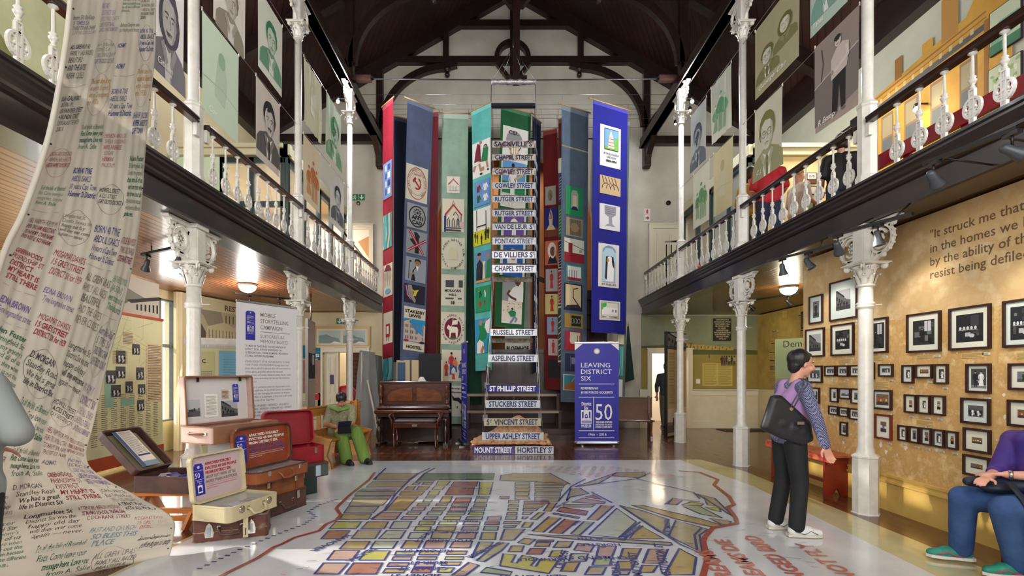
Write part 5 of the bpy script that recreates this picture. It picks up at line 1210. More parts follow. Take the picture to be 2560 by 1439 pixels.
def d_moon(b, p): rt(b, p, .0, 0, 1, 1, (196, 104, 64)); dc(b, p, .55, .6, .34, (222, 216, 210), 2, .34); dc(b, p, .6, .56, .2, (120, 70, 54), 3, .2); pg(b, p, [(.2, .05), (.95, .05), (.8, .35), (.4, .35)], (20, 24, 44), 3)
def d_redfig(bg):
 def f(b, p): rt(b, p, 0, 0, 1, 1, bg); figure(b, p, .5, .08, .84, (176, 44, 48), (190, 50, 54), SKN, K, .006, 0, 1)
 return f
def d_arch(b, p): rt(b, p, 0, 0, 1, 1, (20, 132, 80)); pg(b, p, [(.3, .25), (.72, .25), (.72, .75), (.64, .88), (.38, .88), (.3, .75)], (150, 160, 150), 2); rt(b, p, .38, .25, .64, .7, (196, 186, 160), 3); pg(b, p, [(.3, .2), (.72, .2), (.62, .32), (.4, .32)], (30, 30, 60), 4)
def d_pattern(b, p):
 rt(b, p, 0, 0, 1, 1, (150, 134, 106)); rt(b, p, .08, .08, .92, .92, (74, 70, 56), 1)
 for i in range(14): ln(b, p, [(.1+.06*i, .1), (.13+.06*i, .9)], .02, (150, 140, 100), 2)
 dc(b, p, .5, .5, .26, (150, 120, 96), 3, .26, 8)
def d_redhouse(b, p): rt(b, p, 0, 0, 1, 1, (206, 204, 186)); rt(b, p, 0, 0, 1, .4, (140, 20, 36), 1); rt(b, p, .15, .4, .4, .8, (130, 24, 38), 2); rt(b, p, .75, .45, .9, .6, (150, 160, 160), 2); ln(b, p, [(0, .85), (1, .6)], .02, K, 3)
def d_gate(b, p): rt(b, p, 0, 0, 1, 1, (60, 150, 130)); rt(b, p, .06, .06, .94, .94, (214, 212, 206), 1); rt(b, p, .06, .06, .94, .25, (150, 20, 40), 2); [ln(b, p, [(.2+.15*i, .2), (.2+.15*i, .7)], .03, K, 3) for i in range(4)]
def d_path(b, p): rt(b, p, 0, 0, 1, 1, (22, 26, 46)); rt(b, p, .07, .1, .93, .96, (208, 190, 150), 1); pg(b, p, [(.1, .1), (.3, .5), (.5, .5), (.95, .1)], (30, 34, 50), 2); ln(b, p, [(.5, .5), (.5, .8), (.75, .85)], .04, K, 3)
def d_script(b, p): rt(b, p, 0, 0, 1, 1, (150, 122, 54)); rt(b, p, .12, .14, .88, .86, (20, 26, 24), 1); [b.ring(.25+.17*i, .5, .07, .025, p, ink((150, 156, 140)), .006, 10, .18) for i in range(4)]
def d_hall(b, p): rt(b, p, 0, 0, 1, 1, (160, 24, 46)); rt(b, p, .08, .35, .92, .95, (206, 196, 176), 1); rt(b, p, .35, .35, .65, .75, (140, 100, 60), 2); [rt(b, p, .14+.12*i, .4, .18+.12*i, .8, (90, 84, 80), 3) for i in (0, 1, 5, 6)]
def d_mosque(b, p): rt(b, p, 0, 0, 1, 1, (28, 40, 80)); rt(b, p, .1, .06, .9, .94, (176, 190, 216), 1); rt(b, p, .25, .06, .75, .5, (120, 120, 140), 2); dc(b, p, .5, .6, .2, (130, 130, 150), 2); rt(b, p, .3, .1, .34, .85, (90, 90, 110), 3); rt(b, p, .66, .1, .7, .85, (90, 90, 110), 3)
def d_boat(b, p): rt(b, p, 0, 0, 1, 1, (206, 210, 214)); rt(b, p, .05, .05, .95, .95, (52, 130, 150), 1); pg(b, p, [(.05, .05), (.95, .05), (.9, .4), (.6, .6), (.1, .35)], (150, 92, 40), 2); ln(b, p, [(.5, .55), (.7, .8), (.9, .6)], .03, (200, 200, 200), 3)
def d_steeple(b, p):
 rt(b, p, .2, .42, .86, .92, (110, 160, 210)); pg(b, p, [(.55, .42), (.86, .42), (.86, .8), (.7, .7)], (110, 170, 80), 1); rt(b, p, .2, .42, .86, .5, (120, 170, 70), 2); pg(b, p, [(.36, .46), (.66, .46), (.62, .72), (.5, .9), (.4, .72)], (206, 190, 176), 3)
 for i in range(3): ln(b, p, [(.38, .52+.08*i), (.64, .52+.08*i)], .014, (130, 60, 70), 4)
 ln(b, p, [(.2, .42), (.86, .42), (.86, .92), (.2, .92)], .014, K, 4, True)
 tx(b, p, 'ST PAULS CHURCH', .53, .29, .07, .72, (60, 60, 90)); tx(b, p, 'CAPE TOWN', .53, .21, .065, .45, (60, 60, 90)); tx(b, p, '1883-1974', .53, .12, .07, .5, K, 2, 'c', .05)
def d_arches(b, p): rt(b, p, 0, 0, 1, 1, (196, 170, 130)); [b.ring(.3+.2*i, .3, .2, .03, p, ink((96, 64, 44)), .005, 12, .3, 0, 0, PI) for i in range(3)]; [ln(b, p, [(.1+.15*i, .95), (.2+.15*i, .6)], .03, (110, 70, 50), 2) for i in range(5)]
def d_font(b, p): rt(b, p, 0, 0, 1, 1, (220, 220, 220)); pg(b, p, [(.22, .95), (.8, .95), (.78, .62), (.6, .5), (.62, .25), (.75, .15), (.25, .15), (.42, .25), (.42, .5), (.24, .62)], (150, 148, 160), 1); [ln(b, p, [(.28, .65+.07*i), (.74, .65+.07*i)], .012, (110, 108, 124), 2) for i in range(4)]
def d_saint(b, p):
 rt(b, p, .18, .12, .84, .9, (176, 206, 224)); b.ring(.5, .78, .3, .05, p, ink((120, 150, 190)), .005, 12, .16, 0, .2, PI-.2); dc(b, p, .53, .78, .1, (226, 212, 150), 2, .06); dc(b, p, .53, .77, .06, SKN, 3, .045)
 pg(b, p, [(.36, .7), (.68, .7), (.74, .5), (.7, .14), (.34, .14)], (236, 234, 236), 3); pg(b, p, [(.34, .7), (.5, .72), (.44, .14), (.3, .2)], (40, 20, 44), 4); pg(b, p, [(.58, .72), (.7, .7), (.76, .42), (.66, .5)], (40, 20, 44), 4); rt(b, p, .38, .58, .52, .66, (190, 150, 80), 5); ln(b, p, [(.76, .1), (.74, .6)], .015, (150, 120, 60), 5)
 tx(b, p, 'ST PHILIPS', .5, .04, .06, .7, (80, 80, 110))
def d_street(b, p): rt(b, p, 0, 0, 1, 1, (214, 212, 200)); ln(b, p, [(.08, .1), (.92, .1), (.92, .92), (.08, .92)], .02, K, 3, True); rt(b, p, .1, .3, .9, .65, (226, 226, 226), 1); pg(b, p, [(.1, .5), (.35, .75), (.35, .9), (.1, .85)], (60, 170, 80), 2); [rt(b, p, .3+.15*i, .42, .36+.15*i, .56, (110, 100, 110), 2) for i in range(4)]; tx(b, p, '162 ARCH STREET', .5, .14, .1, .76, K, 2, 'c', .03)
def d_label(*lines):
 def f(b, p):
  n = len(lines)
  for i, t in enumerate(lines): tx(b, p, t, .5, 1-(i+.8)/n, .6/n, min(.9, .12*len(t)), K, 2, 'c', .04)
 return f
def d_blue(b, p):
 rt(b, p, 0, 0, 1, 1, (120, 150, 200))
 for i in range(4):
  for j in range(2): rt(b, p, .12+.42*j, .1+.22*i, .42+.42*j, .26+.22*i, (226, 226, 226) if (i+j) % 2 else (60, 70, 130), 1)
def d_sea(b, p): rt(b, p, 0, 0, 1, 1, (60, 160, 170)); [ln(b, p, [(.1*i, 0), (.2+.1*i, .4), (.05+.12*i, 1)], .08, R.choice([(196, 196, 120), (40, 120, 150), (120, 196, 190)]), 1) for i in range(8)]
def d_shells(b, p): pg(b, p, [(.1, .8), (.9, .76), (.7, .95), (.4, .98)], (110, 20, 36), 1); [ln(b, p, [(.1+.1*i, .75), (.12+.1*i, .3+.2*(i % 2))], .025, (90, 80, 70), 2) for i in range(8)]; dc(b, p, .5, .15, .3, (110, 160, 190), 1, .08)
def d_doll(b, p): rt(b, p, .3, .2, .75, .62, (176, 30, 44), 1); rt(b, p, .4, .3, .62, .55, (230, 228, 220), 2); dc(b, p, .48, .75, .1, (220, 200, 190), 2, .06); ln(b, p, [(.4, .2), (.4, .08)], .05, (120, 60, 40), 1); ln(b, p, [(.62, .2), (.62, .08)], .05, (120, 60, 40), 1)
def d_strip(c):
 def f(b, p): pg(b, p, [(.2, .03), (.8, .03), (.95, .08), (.8, .97), (.2, .97), (.05, .9)], c, 1); [ln(b, p, [(.25, .1+.1*i), (.75, .14+.1*i)], .015, (220, 216, 200), 2) for i in range(8)]
 return f
def d_map(b, p): tx(b, p, 'Moravian Hill', .5, .88, .09, .9); tx(b, p, 'dispossessed', .5, .76, .09, .86); pg(b, p, [(.1, .7), (.3, .6), (.6, .62), (.95, .45), (.8, .4), (.5, .5), (.2, .52)], K, 1); dc(b, p, .5, .3, .04, K, 1); dc(b, p, .8, .15, .06, K, 1)

def banner(lab, TL, TR, BL, BR, c, items=(), zt=ZT, Y=None, pole=1, tr=.06, rip=.003, freq=3, fringe=0, hem=None):
 YL_ = Y[0] if Y else YofTop(TL[1], zt); YR = Y[1] if Y else YofTop(TR[1], zt)
 tl, tr_ = pt(TL[0], TL[1], YL_), pt(TR[0], TR[1], YR); bl, br = pt(BL[0], BL[1], YL_), pt(BR[0], BR[1], YR)
 O = V(((tl.x+tr_.x)/2, (tl.y+tr_.y)/2, (tl.z+tr_.z)/2))
 t = thing('banner', lab, 'banner', O, group='long appliqued banners hanging in the nave')
 m = cloth_map(tl-O, tr_-O, br-O, bl-O, 1, 1, rip, freq, 0, R.uniform(0, 6))
 cm = mat('banner_%d_%d_%d' % c, c, .85, c2=mixc(c, (0, 0, 0), .12), scale=3, trans=tr, bump=.1, bscale=120)
 b = MB(); sheet(b, m, 1, 1, cm, 16, 30, .004); prect(b, 0, .985, 1, 1, m, ink(mixc(c, (255, 255, 255), .2)), .003, 12)
 b.build('cloth').parent = t
 vt = (TL[1]+TR[1])/2; vb = (BL[1]+BR[1])/2
 for it in items:
  a0, v0, a1, v1, bg, fn = it
  b = MB(); b0, b1 = (vb-v1)/(vb-vt), (vb-v0)/(vb-vt)
  prect(b, a0, b0, a1, b1, m, ink(bg), .005, 6)
  if fn: fn(b, lambda x, y, c=0: m(a0+x*(a1-a0), b0+y*(b1-b0), c*2.5+.004))
  b.build('applique_panel').parent = t
 if pole:
  d = (tr_-tl); b = MB(); b.tube([tl-O-d*.12+V((0, 0, .02)), tr_-O+d*.08+V((0, 0, .02))], .016, mat('bamboo_pole', (190, 154, 104), .5), 8); b.build('pole').parent = t
  b = MB()
  for s in (0, 1): p = (tl if s == 0 else tr_)-O; wy = min((10.9, 11.3, 11.5, 11.75, 11.92, 12.35), key=lambda q: abs(q-p.y-O.y)); b.tube([p, V((p.x, wy-O.y, 7.73-O.z if O.z > 4 else p.z+.12))], .004, STEEL, 4)
  b.build('cord').parent = t
 if fringe:
  b = MB(); f = (vb-fringe)/(vb-vt)
  for i in range(26): q = m(.02+.96*i/25, f, .01); b.ball(q, .013, ink((206, 190, 140)), 6); b.tube([q, q+V((0, 0, -.03))], .004, ink((206, 190, 140)), 4)
  b.build('beaded_trim').parent = t
 return t
banner('dark navy banner hanging behind between the crimson and slate blue banners', (984, 290), (1020, 300), (984, 905), (1018, 905), (26, 34, 62), zt=7.5, Y=(11.7, 11.9), pole=1)
banner('dark crimson banner half hidden behind the right side of the slate blue one', (1062, 285), (1096, 280), (1040, 955), (1090, 955), (96, 8, 24), Y=(11.75, 11.5), pole=1)
banner('narrow crimson banner at the far left with cream picture panels', (957, 268), (983, 245), (957, 955), (983, 950), (158, 16, 44), [(.1, 405, .9, 495, (196, 200, 206), d_blue), (.1, 535, .9, 620, (90, 170, 170), d_sea), (.1, 660, .95, 740, CRM, d_shells), (.1, 780, .95, 858, CRM, d_doll), (.1, 895, .95, 950, (110, 170, 196), d_sea)])
banner('slate blue banner with hammer and sickle roundel and hostel panel', (1019, 247), (1083, 272), (1000, 900), (1060, 908), (92, 104, 138),
  [(.02, 416, .88, 504, CRM, d_hammer), (.1, 512, .9, 572, (150, 152, 150), d_anti), (.1, 578, .92, 636, (140, 144, 150), d_cross), (.1, 645, .92, 704, (146, 152, 160), d_speaker), (.08, 712, .92, 758, (26, 22, 40), d_shield), (.1, 768, .98, 876, CRM, d_hostel)])
banner('pale sage green banner with churches and a lamb roundel', (1105, 284), (1171, 286), (1100, 1058), (1162, 1060), (150, 176, 156),
  [(.2, 441, .7, 482, (222, 214, 200), d_church), (.04, 497, .88, 580, (214, 204, 182), lambda b, p: d_church(b, p, 1)), (.02, 594, .92, 672, (206, 202, 180), d_agnus), (.02, 686, .92, 764, (206, 202, 184), lambda b, p: (tx(b, p, 'MORAVIAN', .5, .44, .12, .7), tx(b, p, 'HILL', .5, .31, .12, .35), tx(b, p, '18', .5, .05, .14, .16, K, 2, 'c', .05))), (.06, 700, .86, 718, (70, 70, 74), None), (.06, 744, .84, 748, (70, 70, 74), None), (.02, 780, .94, 860, (210, 200, 182), d_lamb), (.06, 874, .96, 952, (214, 204, 184), d_children), (.4, 963, .98, 1040, (206, 202, 190), d_map)], freq=4, rip=.003)
banner('dark bottle green banner filling the gap left of the turquoise one', (1160, 322), (1184, 318), (1150, 1010), (1205, 1010), (14, 62, 48), Y=(11.95, 11.9), pole=1)
banner('turquoise banner with rugby players and jerseys', (1179, 280), (1227, 257), (1189, 927), (1229, 924), (96, 192, 184),
  [(.02, 352, .98, 440, (228, 226, 220), d_players), (.08, 450, .96, 515, (100, 146, 200), lambda b, p: d_jerseys(b, p, [(110, 20, 30), (226, 228, 232), (20, 90, 50), (226, 228, 232)], (100, 146, 200))), (.02, 520, .98, 612, (228, 226, 220), d_posts), (.1, 628, .98, 705, (96, 140, 190), d_cup), (.06, 715, .98, 780, (22, 140, 90), lambda b, p: d_jerseys(b, p, [(20, 50, 30), (226, 228, 232), (190, 20, 40), (110, 20, 30)], (22, 140, 90))), (.04, 796, .98, 882, (40, 140, 190), d_three)])
banner('large green banner with white picture panels behind the street signs', (1253, 265), (1328, 286), (1236, 815), (1310, 822), (26, 98, 56),
  [(.08, 320, .93, 405, (226, 224, 218), d_badge), (.06, 405, .9, 520, (220, 216, 206), d_cricket), (.12, 530, .95, 600, (220, 218, 208), d_purple), (.12, 604, .95, 690, (220, 218, 208), d_bluehead), (.22, 695, .92, 752, (226, 224, 218), d_bigman), (.22, 752, .9, 808, (222, 216, 202), d_runner)])
banner('cream banner with black printed words behind the lower street signs', (1262, 330), (1326, 330), (1262, 912), (1326, 912), (206, 202, 190), [(.02, 855, .98, 882, (206, 202, 190), d_label('BLOEMHOF')), (.02, 888, .98, 912, (206, 202, 190), d_label('SENIORS'))], Y=(12.35, 12.35), pole=1)
banner('narrow dark navy banner right of the street sign ladder', (1331, 290), (1352, 308), (1331, 935), (1345, 925), (18, 24, 60), Y=(11.4, 11.6))
banner('dark red banner with devotional picture panels', (1358, 330), (1393, 322), (1362, 972), (1403, 975), (112, 12, 22),
  [(.1, 465, .85, 512, (170, 160, 150), d_god), (.06, 520, .95, 592, (26, 40, 120), d_yoga), (.08, 602, .95, 662, (196, 104, 64), d_moon), (.12, 672, .9, 728, (150, 140, 136), d_redfig((170, 160, 160))), (.08, 735, .95, 785, (206, 180, 170), d_redfig((200, 190, 120))), (.2, 792, .9, 836, (120, 140, 160), d_redfig((130, 150, 170))), (.25, 846, .9, 888, (206, 206, 206), d_redfig((180, 170, 160))), (.2, 898, .95, 944, (24, 30, 30), None)], zt=7.0, Y=(11.9, 11.7), pole=1)
banner('narrow cream banner with vertical coloured strips beside the grey one', (1396, 300), (1408, 296), (1394, 915), (1406, 915), (96, 12, 22),
  [(.05, 395, .95, 432, (206, 200, 180), None), (.1, 432, .95, 505, (60, 60, 110), d_strip((60, 60, 110))), (.1, 512, .95, 592, (30, 110, 70), d_strip((30, 110, 70))), (.1, 600, .95, 670, (206, 200, 180), d_strip(K)), (.1, 675, .95, 760, (206, 200, 180), d_strip((150, 30, 50))), (.1, 765, .95, 905, (206, 200, 180), d_strip((30, 60, 50)))], Y=(11.5, 11.4), pole=1)
banner('grey blue banner with beaded trim and ten picture panels', (1404, 262), (1471, 283), (1402, 1004), (1465, 1006), (88, 106, 126),
  [(.15, 468, .8, 540, (204, 196, 176), d_arch), (.17, 546, .8, 592, (150, 134, 106), d_pattern), (.1, 598, .86, 656, (206, 204, 186), d_redhouse), (.18, 664, .78, 704, (60, 150, 130), d_gate), (.1, 710, .8, 776, (22, 26, 46), d_path), (.12, 784, .84, 820, (150, 122, 54), d_script), (.14, 828, .78, 876, (160, 24, 46), d_hall), (.16, 884, .74, 928, (28, 40, 80), d_mosque), (.08, 936, .7, 976, (206, 210, 214), d_boat)], fringe=372)
banner('royal blue banner with church pictures, highest on the right', (1483, 250), (1569, 277), (1478, 830), (1564, 835), (20, 22, 142),
  [(.2, 316, .8, 418, (222, 222, 220), d_steeple), (.2, 442, .8, 487, (196, 170, 130), d_arches), (.2, 512, .79, 575, (220, 220, 220), d_font), (.18, 610, .78, 718, (222, 220, 212), d_saint), (.22, 752, .82, 800, (214, 212, 200), d_street)])
banner('faded grey green banner half hidden behind the royal blue one', (1556, 300), (1574, 304), (1540, 998), (1562, 1000), (96, 112, 98), [(.0, 836, .8, 860, CRM, None), (.0, 866, .7, 940, (110, 150, 170), d_sea), (.0, 948, .7, 996, (220, 220, 224), None)], Y=(11.7, 11.8), pole=1)
banner('short dark green cloth hanging askew right of the blue tag banner', (1568, 815), (1572, 815), (1562, 956), (1586, 948), (10, 48, 38), Y=(12.3, 12.3), pole=1)
for i, y in enumerate((10.9, 11.3, 11.5, 11.75, 11.92, 12.35)):
 b = MB(); b.tube([(LX+.02, y, 7.73), (RX-.02, y, 7.73)], .004, STEEL, 5); tag(b.build('wire'), 'thin steel wire crossing the nave above the banners, '+['nearest', 'second', 'third', 'fourth', 'fifth', 'farthest'][i]+' of six', 'wire')

# ladder of enamel street signs
SGW = mat('white_enamel_sign', (206, 212, 222), .22, c2=(186, 188, 190), scale=8, coat=.4); SGR = mat('rusted_enamel_sign', (206, 198, 186), .4, c2=(120, 84, 50), scale=9, lo=.48, hi=.62)
SGB = mat('blue_enamel_sign', (30, 34, 126), .22, coat=.4); SGY = mat('yellowed_enamel_sign', (190, 184, 150), .35, c2=(170, 160, 124), scale=6); SNAV = flat_c((26, 30, 92), .4); RUST = mat('rusty_sign_back', (120, 112, 100), .7, c2=(70, 54, 42), scale=12)
signs = [('SACKVILLE Sᵀ', 1231, 1339, 352, 369, 'r', 'rust-stained, topmost of the ladder'), ('CHAPEL STREET', 1231, 1339, 386, 401, 'r', 'with rust holes, second from the top'), ('COWLEY STREET', 1231, 1339, 421, 437, 'r', 'badly rusted, third from the top'),
   ('COWLEY STREET', 1231, 1339, 456, 472, 'w', 'clean, fourth from the top'), ('RUTGER STREET', 1231, 1339, 490, 506, 'w', 'upper of two with this name'), ('RUTGER STREET', 1231, 1339, 525, 541, 'w', 'lower of two with this name'),
   ('VAN DE LEUR Sᵀ', 1231, 1340, 559, 575, 'w', 'in the middle of the ladder'), ('PONTAC STREET', 1231, 1340, 594, 611, 'w', 'below the middle of the ladder'), ('DE VILLIERS Sᵀ', 1230, 1341, 628, 646, 'w', 'in the lower middle of the ladder'), ('CHAPEL STREET', 1230, 1341, 662, 681, 'w', 'above the seated man portrait'),
   ('RUSSELL STREET', 1226, 1342, 822, 839, 'w', 'below the seated man portrait'), ('ASPELING STREET', 1221, 1344, 886, 905, 'w', 'in front of the Bloemhof cloth'), ('ST PHILLIP STREET', 1216, 1347, 962, 980, 'b', 'blue with white letters'),
   ('STUCKERIS STREET', 1214, 1350, 1000, 1019, 'w', 'below the blue one'), ('Sᵀ VINCENT STREET', 1210, 1353, 1045, 1064, 'y', 'yellowed, behind the rubble mound'), ('UPPER ASHLEY STREET', 1205, 1359, 1080, 1100, 'w', 'in front of the rubble mound'),
   ('MOUNT STREET', 1180, 1286, 1115, 1134, 'b', 'blue, fixed to the front of the rubble plinth'), ('HORSTLEY Sᵀ', 1288, 1384, 1115, 1134, 'w', 'white, fixed to the front right of the rubble plinth')]
def sY(v): return 9.5-(v-352)*(.75/780) if v < 1110 else 8.70
for nm, u0, u1, v0, v1, k, ds in signs:
 Y = sY(v0); p0, p1 = pt(u0, v1, Y), pt(u1, v0, Y); W_, H_ = p1.x-p0.x, p1.z-p0.z
 t = thing('street_sign', nm.replace('ᵀ', 't').title().replace('St ', 'St ')+' enamel street sign, '+ds, 'street sign', (p0.x, Y, p0.z), group='enamel street signs of the hanging ladder' if v0 < 1110 else None)
 fr = lambda a, q, c=0: V((a, -c, q)); b = MB(); m_ = {'r': SGR, 'w': SGW, 'b': SGB, 'y': SGY}[k]
 b.rect(0, 0, W_, H_, fr, m_, .008, .008)
 for s in (0, 1): b.disc(.015+s*(W_-.03), H_*.5, .005, fr, RUST, .009)
 b.build('plate').parent = t
 b = MB(); lm = WH if k == 'b' else SNAV; sz = H_*1.0
 if nm.endswith('Sᵀ'):
  w1 = b.text(nm[:-2], .04, H_*.17, sz, fr, lm, .0095, W_*.76, 'l', .03); b.text('S', .04+W_*.8, H_*.17, sz, fr, lm, .0095, W_*.07, 'l', .03); b.text('T', .04+W_*.87, H_*.45, sz*.6, fr, lm, .0095, W_*.04, 'l', .03)
 elif nm.startswith('Sᵀ'):
  b.text('S', .05, H_*.17, sz, fr, lm, .0095, W_*.05, 'l', .03); b.text('T', .05+W_*.055, H_*.4, sz*.6, fr, lm, .0095, W_*.035, 'l', .03); b.text(nm[3:], .05+W_*.13, H_*.17, sz, fr, lm, .0095, W_*.76, 'l', .03)
 else: b.text(nm, W_/2, H_*.17, sz, fr, lm, .0095, W_*.88, 'c', .03)
 b.build('lettering').parent = t
 if 430 < v0 < 830 or v0 == 386:
  b = MB(); b.rect(.01, -H_*.9, W_-.06, -H_*.25, lambda a, q, c=0: V((a, .25-c, q)), RUST, .008, .008)
  o = b.build('street_sign'); o.location = (p0.x, Y, p0.z); tag(o, 'rusty back of a sign below the %s sign, %s' % (nm.replace('ᵀ', 't').title(), ds.split(',')[0].replace('in the middle of the ladder', 'mid ladder').replace('in the lower middle of the ladder', 'lower mid ladder')), 'street sign')
# side plates of the ladder, seen nearly edge on, linked by wire
for s, vs_ in ((1, list(range(365, 860, 34))+[915, 955, 1030]), (-1, [915, 955, 990, 1035])):
 for j, v in enumerate(vs_):
  Y = sY(v)+.12; u = 1341+(max(0, v-800)*.045) if s > 0 else 1228-(max(0, v-800)*.06)
  p = pt(u, v, Y); b = MB(); wd = .045; fr = frame((0, 0, 0), (1, 0, 0), (0, 0, 1))
  b.add([p+V((-wd, -.12, .0)), p+V((wd*.6, .2, -.02)), p+V((wd*.6, .2, -.14)), p+V((-wd, -.12, -.11)), p+V((-wd+.008, -.12, .0)), p+V((wd*.6+.008, .2, -.02)), p+V((wd*.6+.008, .2, -.14)), p+V((-wd+.008, -.12, -.11))],
    [(3, 2, 1, 0), (4, 5, 6, 7), (0, 1, 5, 4), (2, 3, 7, 6), (1, 2, 6, 5), (3, 0, 4, 7)], SGW if j % 2 else RUST)
  tag(b.build('side_sign'), 'small enamel plate seen almost edge on down the %s side of the sign ladder' % ('right' if s > 0 else 'left'), 'street sign', 'edge-on plates of the sign ladder, %s side' % ('right' if s > 0 else 'left'))
b = MB()
for s in (0, 1):
 pts = [pt(1229+s*111, 262, 9.6), pt(1231+s*109, 352, 9.5), pt(1231+s*110, 700, sY(700)), pt(1224+s*119, 840, sY(840)), pt(1214+s*136, 1000, sY(1000)), pt(1205+s*154, 1090, sY(1090))]
 b.tube([p+V((.0, .012, 0)) for p in pts], .005, STEEL, 5)
 b.tube([p+V((-.02 if s else .02, .15, 0)) for p in pts], .004, STEEL, 5)
tag(b.build('sign_ladder_cable'), 'pair of steel cables carrying the ladder of street signs', 'cable')
# hanging frame above the signs
p0, p1 = pt(1228, 205, 9.75), pt(1340, 205, 9.75); q0, q1 = pt(1228, 262, 9.6), pt(1338, 262, 9.6)
t = thing('sign_hanger', 'foil wrapped rod and dark bar hung on wires above the street signs', 'frame', (XC, 9.7, p0.z)); O = V((XC, 9.7, p0.z))
b = MB(); FOIL = mat('crumpled_foil', (196, 196, 200), .3, .6, bump=.8, bscale=60); b.tube([p0-O+(p1-p0)*i/14 for i in range(15)], [.05+.012*math.sin(i*2.3) for i in range(15)], FOIL, 8); b.build('foil_rod').parent = t
b = MB(); b.bar(q0-O+V((0, 0, -.02)), q1-O+V((0, 0, -.02)), .09, .06, flat_c((24, 26, 48))); b.build('lower_bar').parent = t
b = MB(); top = pt(1283, 118, 9.9)-O
for e in (p0-O, p1-O): b.tube([e, top], .006, STEEL, 5); b.tube([e+V((0, .1, 0)), e.lerp(q0-O if e.x < 0 else q1-O, 1)], .006, STEEL, 5)
for x in (.25, .75): e = (p0-O).lerp(p1-O, x); b.tube([e+V((0, .3, .3)), top], .004, STEEL, 5)
b.tube([top, top+V((0, .25, .5))], .01, STEEL, 6); b.build('suspension_wire').parent = t
# rubble mound on its plinth
EARTH = mat('reddish_rubble_earth', (166, 116, 84), .95, c2=(196, 158, 122), scale=16, bump=1, bscale=30)
STONE = mat('pale_rubble_stone', (206, 160, 112), .9, c2=(170, 130, 96), scale=6, bump=.4, bscale=25)
PX0, PX1 = pt(1176, 1130, 8.72).x, pt(1383, 1130, 8.72).x
t = thing('rubble_mound', 'mound of reddish rubble on a low box behind the lowest street signs', 'rubble', (XC, 9.2, 0))
b = MB(); b.box(PX0-XC, PX1-XC, -.48, .5, 0, .145, mat('brown_plinth_board', (120, 74, 46), .6)); b.build('plinth').parent = t
b = MB(); nx = 26; vs = []
for j in range(nx+1):
 for i in range(nx+1):
  x = PX0+.02+(PX1-PX0-.04)*i/nx-XC; y = -.46+.94*j/nx; e = min(1, 6*min(i, nx-i)/nx+.3)*min(1, 6*min(j, nx-j)/nx+.3); r0 = math.hypot(x/.7, (y-.1)/.55)
  vs.append((x, y, .14+e*(.1+.42*max(0, 1-r0)**1.1+R.uniform(0, .025))))
b.add(vs, [(j*(nx+1)+i, j*(nx+1)+i+1, (j+1)*(nx+1)+i+1, (j+1)*(nx+1)+i) for j in range(nx) for i in range(nx)], EARTH); b.build('earth').parent = t
b = MB()
for i in range(150):
 x = R.uniform(PX0+.05, PX1-.05)-XC; y = R.uniform(-.45, .1) if i < 110 else R.uniform(-.44, -.36); r0 = math.hypot(x/.7, (y-.1)/.55); z = .2+.42*max(0, 1-r0)**1.1
 rr = R.uniform(.02, .055); b.ball((x, y, z if i < 110 else .18+R.random()*.06), rr, STONE, 7, (R.uniform(.8, 1.5), R.uniform(.7, 1.2), R.uniform(.5, .9)))
o = b.build('stones'); o.parent = t; o['kind'] = 'stuff'
# roll-up banners
def rollup(lab, P0, P1, H, draw, mcol, foot=1, name='roll_up_banner'):
 P0, P1 = V((P0[0], P0[1], 0)), V((P1[0], P1[1], 0)); d = P1-P0; W_ = d.length; a = math.atan2(d.y, d.x)
 t = thing(name, lab, 'roll-up banner', (P0+P1)/2, a)
 fr = lambda x, z, c=0: V((x-W_/2, -c, z))
 b = MB(); b.box(-W_/2-.01, W_/2+.01, -.08, .08, .02, .085, STEEL, bev=.03)
 if foot:
  for s in (-1, 1): b.box(s*W_*.35-.02, s*W_*.35+.02, -.14, .14, 0, .02, STEEL)
 b.build('base').parent = t
 b = MB(); b.rect(0, .07, W_, H, fr, mcol, 0, .002); b.build('printed_sheet').parent = t
 b = MB(); draw(b, fr, W_, H); b.build('print').parent = t
 b = MB(); b.box(-W_/2-.005, W_/2+.005, -.012, .012, H-.005, H+.03, STEEL, bev=.006); b.build('top_rail').parent = t
 b = MB(); b.tube([(0, .03, .05), (0, .03, H)], .01, STEEL, 8); b.build('support_pole').parent = t
 return t
def draw_blue(b, fr, W_, H): k = (H-.1)/(2.35*W_); tag_logo(b, lambda a, y, c=0: fr(a, .09+y*k, c), W_, 2.35*W_, .002)
rollup('blue luggage tag roll-up banner reading Leaving District Six, facing the camera', (pt(1437, 1100, 9.75).x, 9.75), (pt(1547, 1100, 9.75).x, 9.75), 2.06, draw_blue, flat_c((228, 228, 230)))
rollup('blue tag roll-up banner seen almost edge on beside the piano', (-.83, 10.2), (-.66, 9.45), 2.06, draw_blue, flat_c((40, 40, 150)))
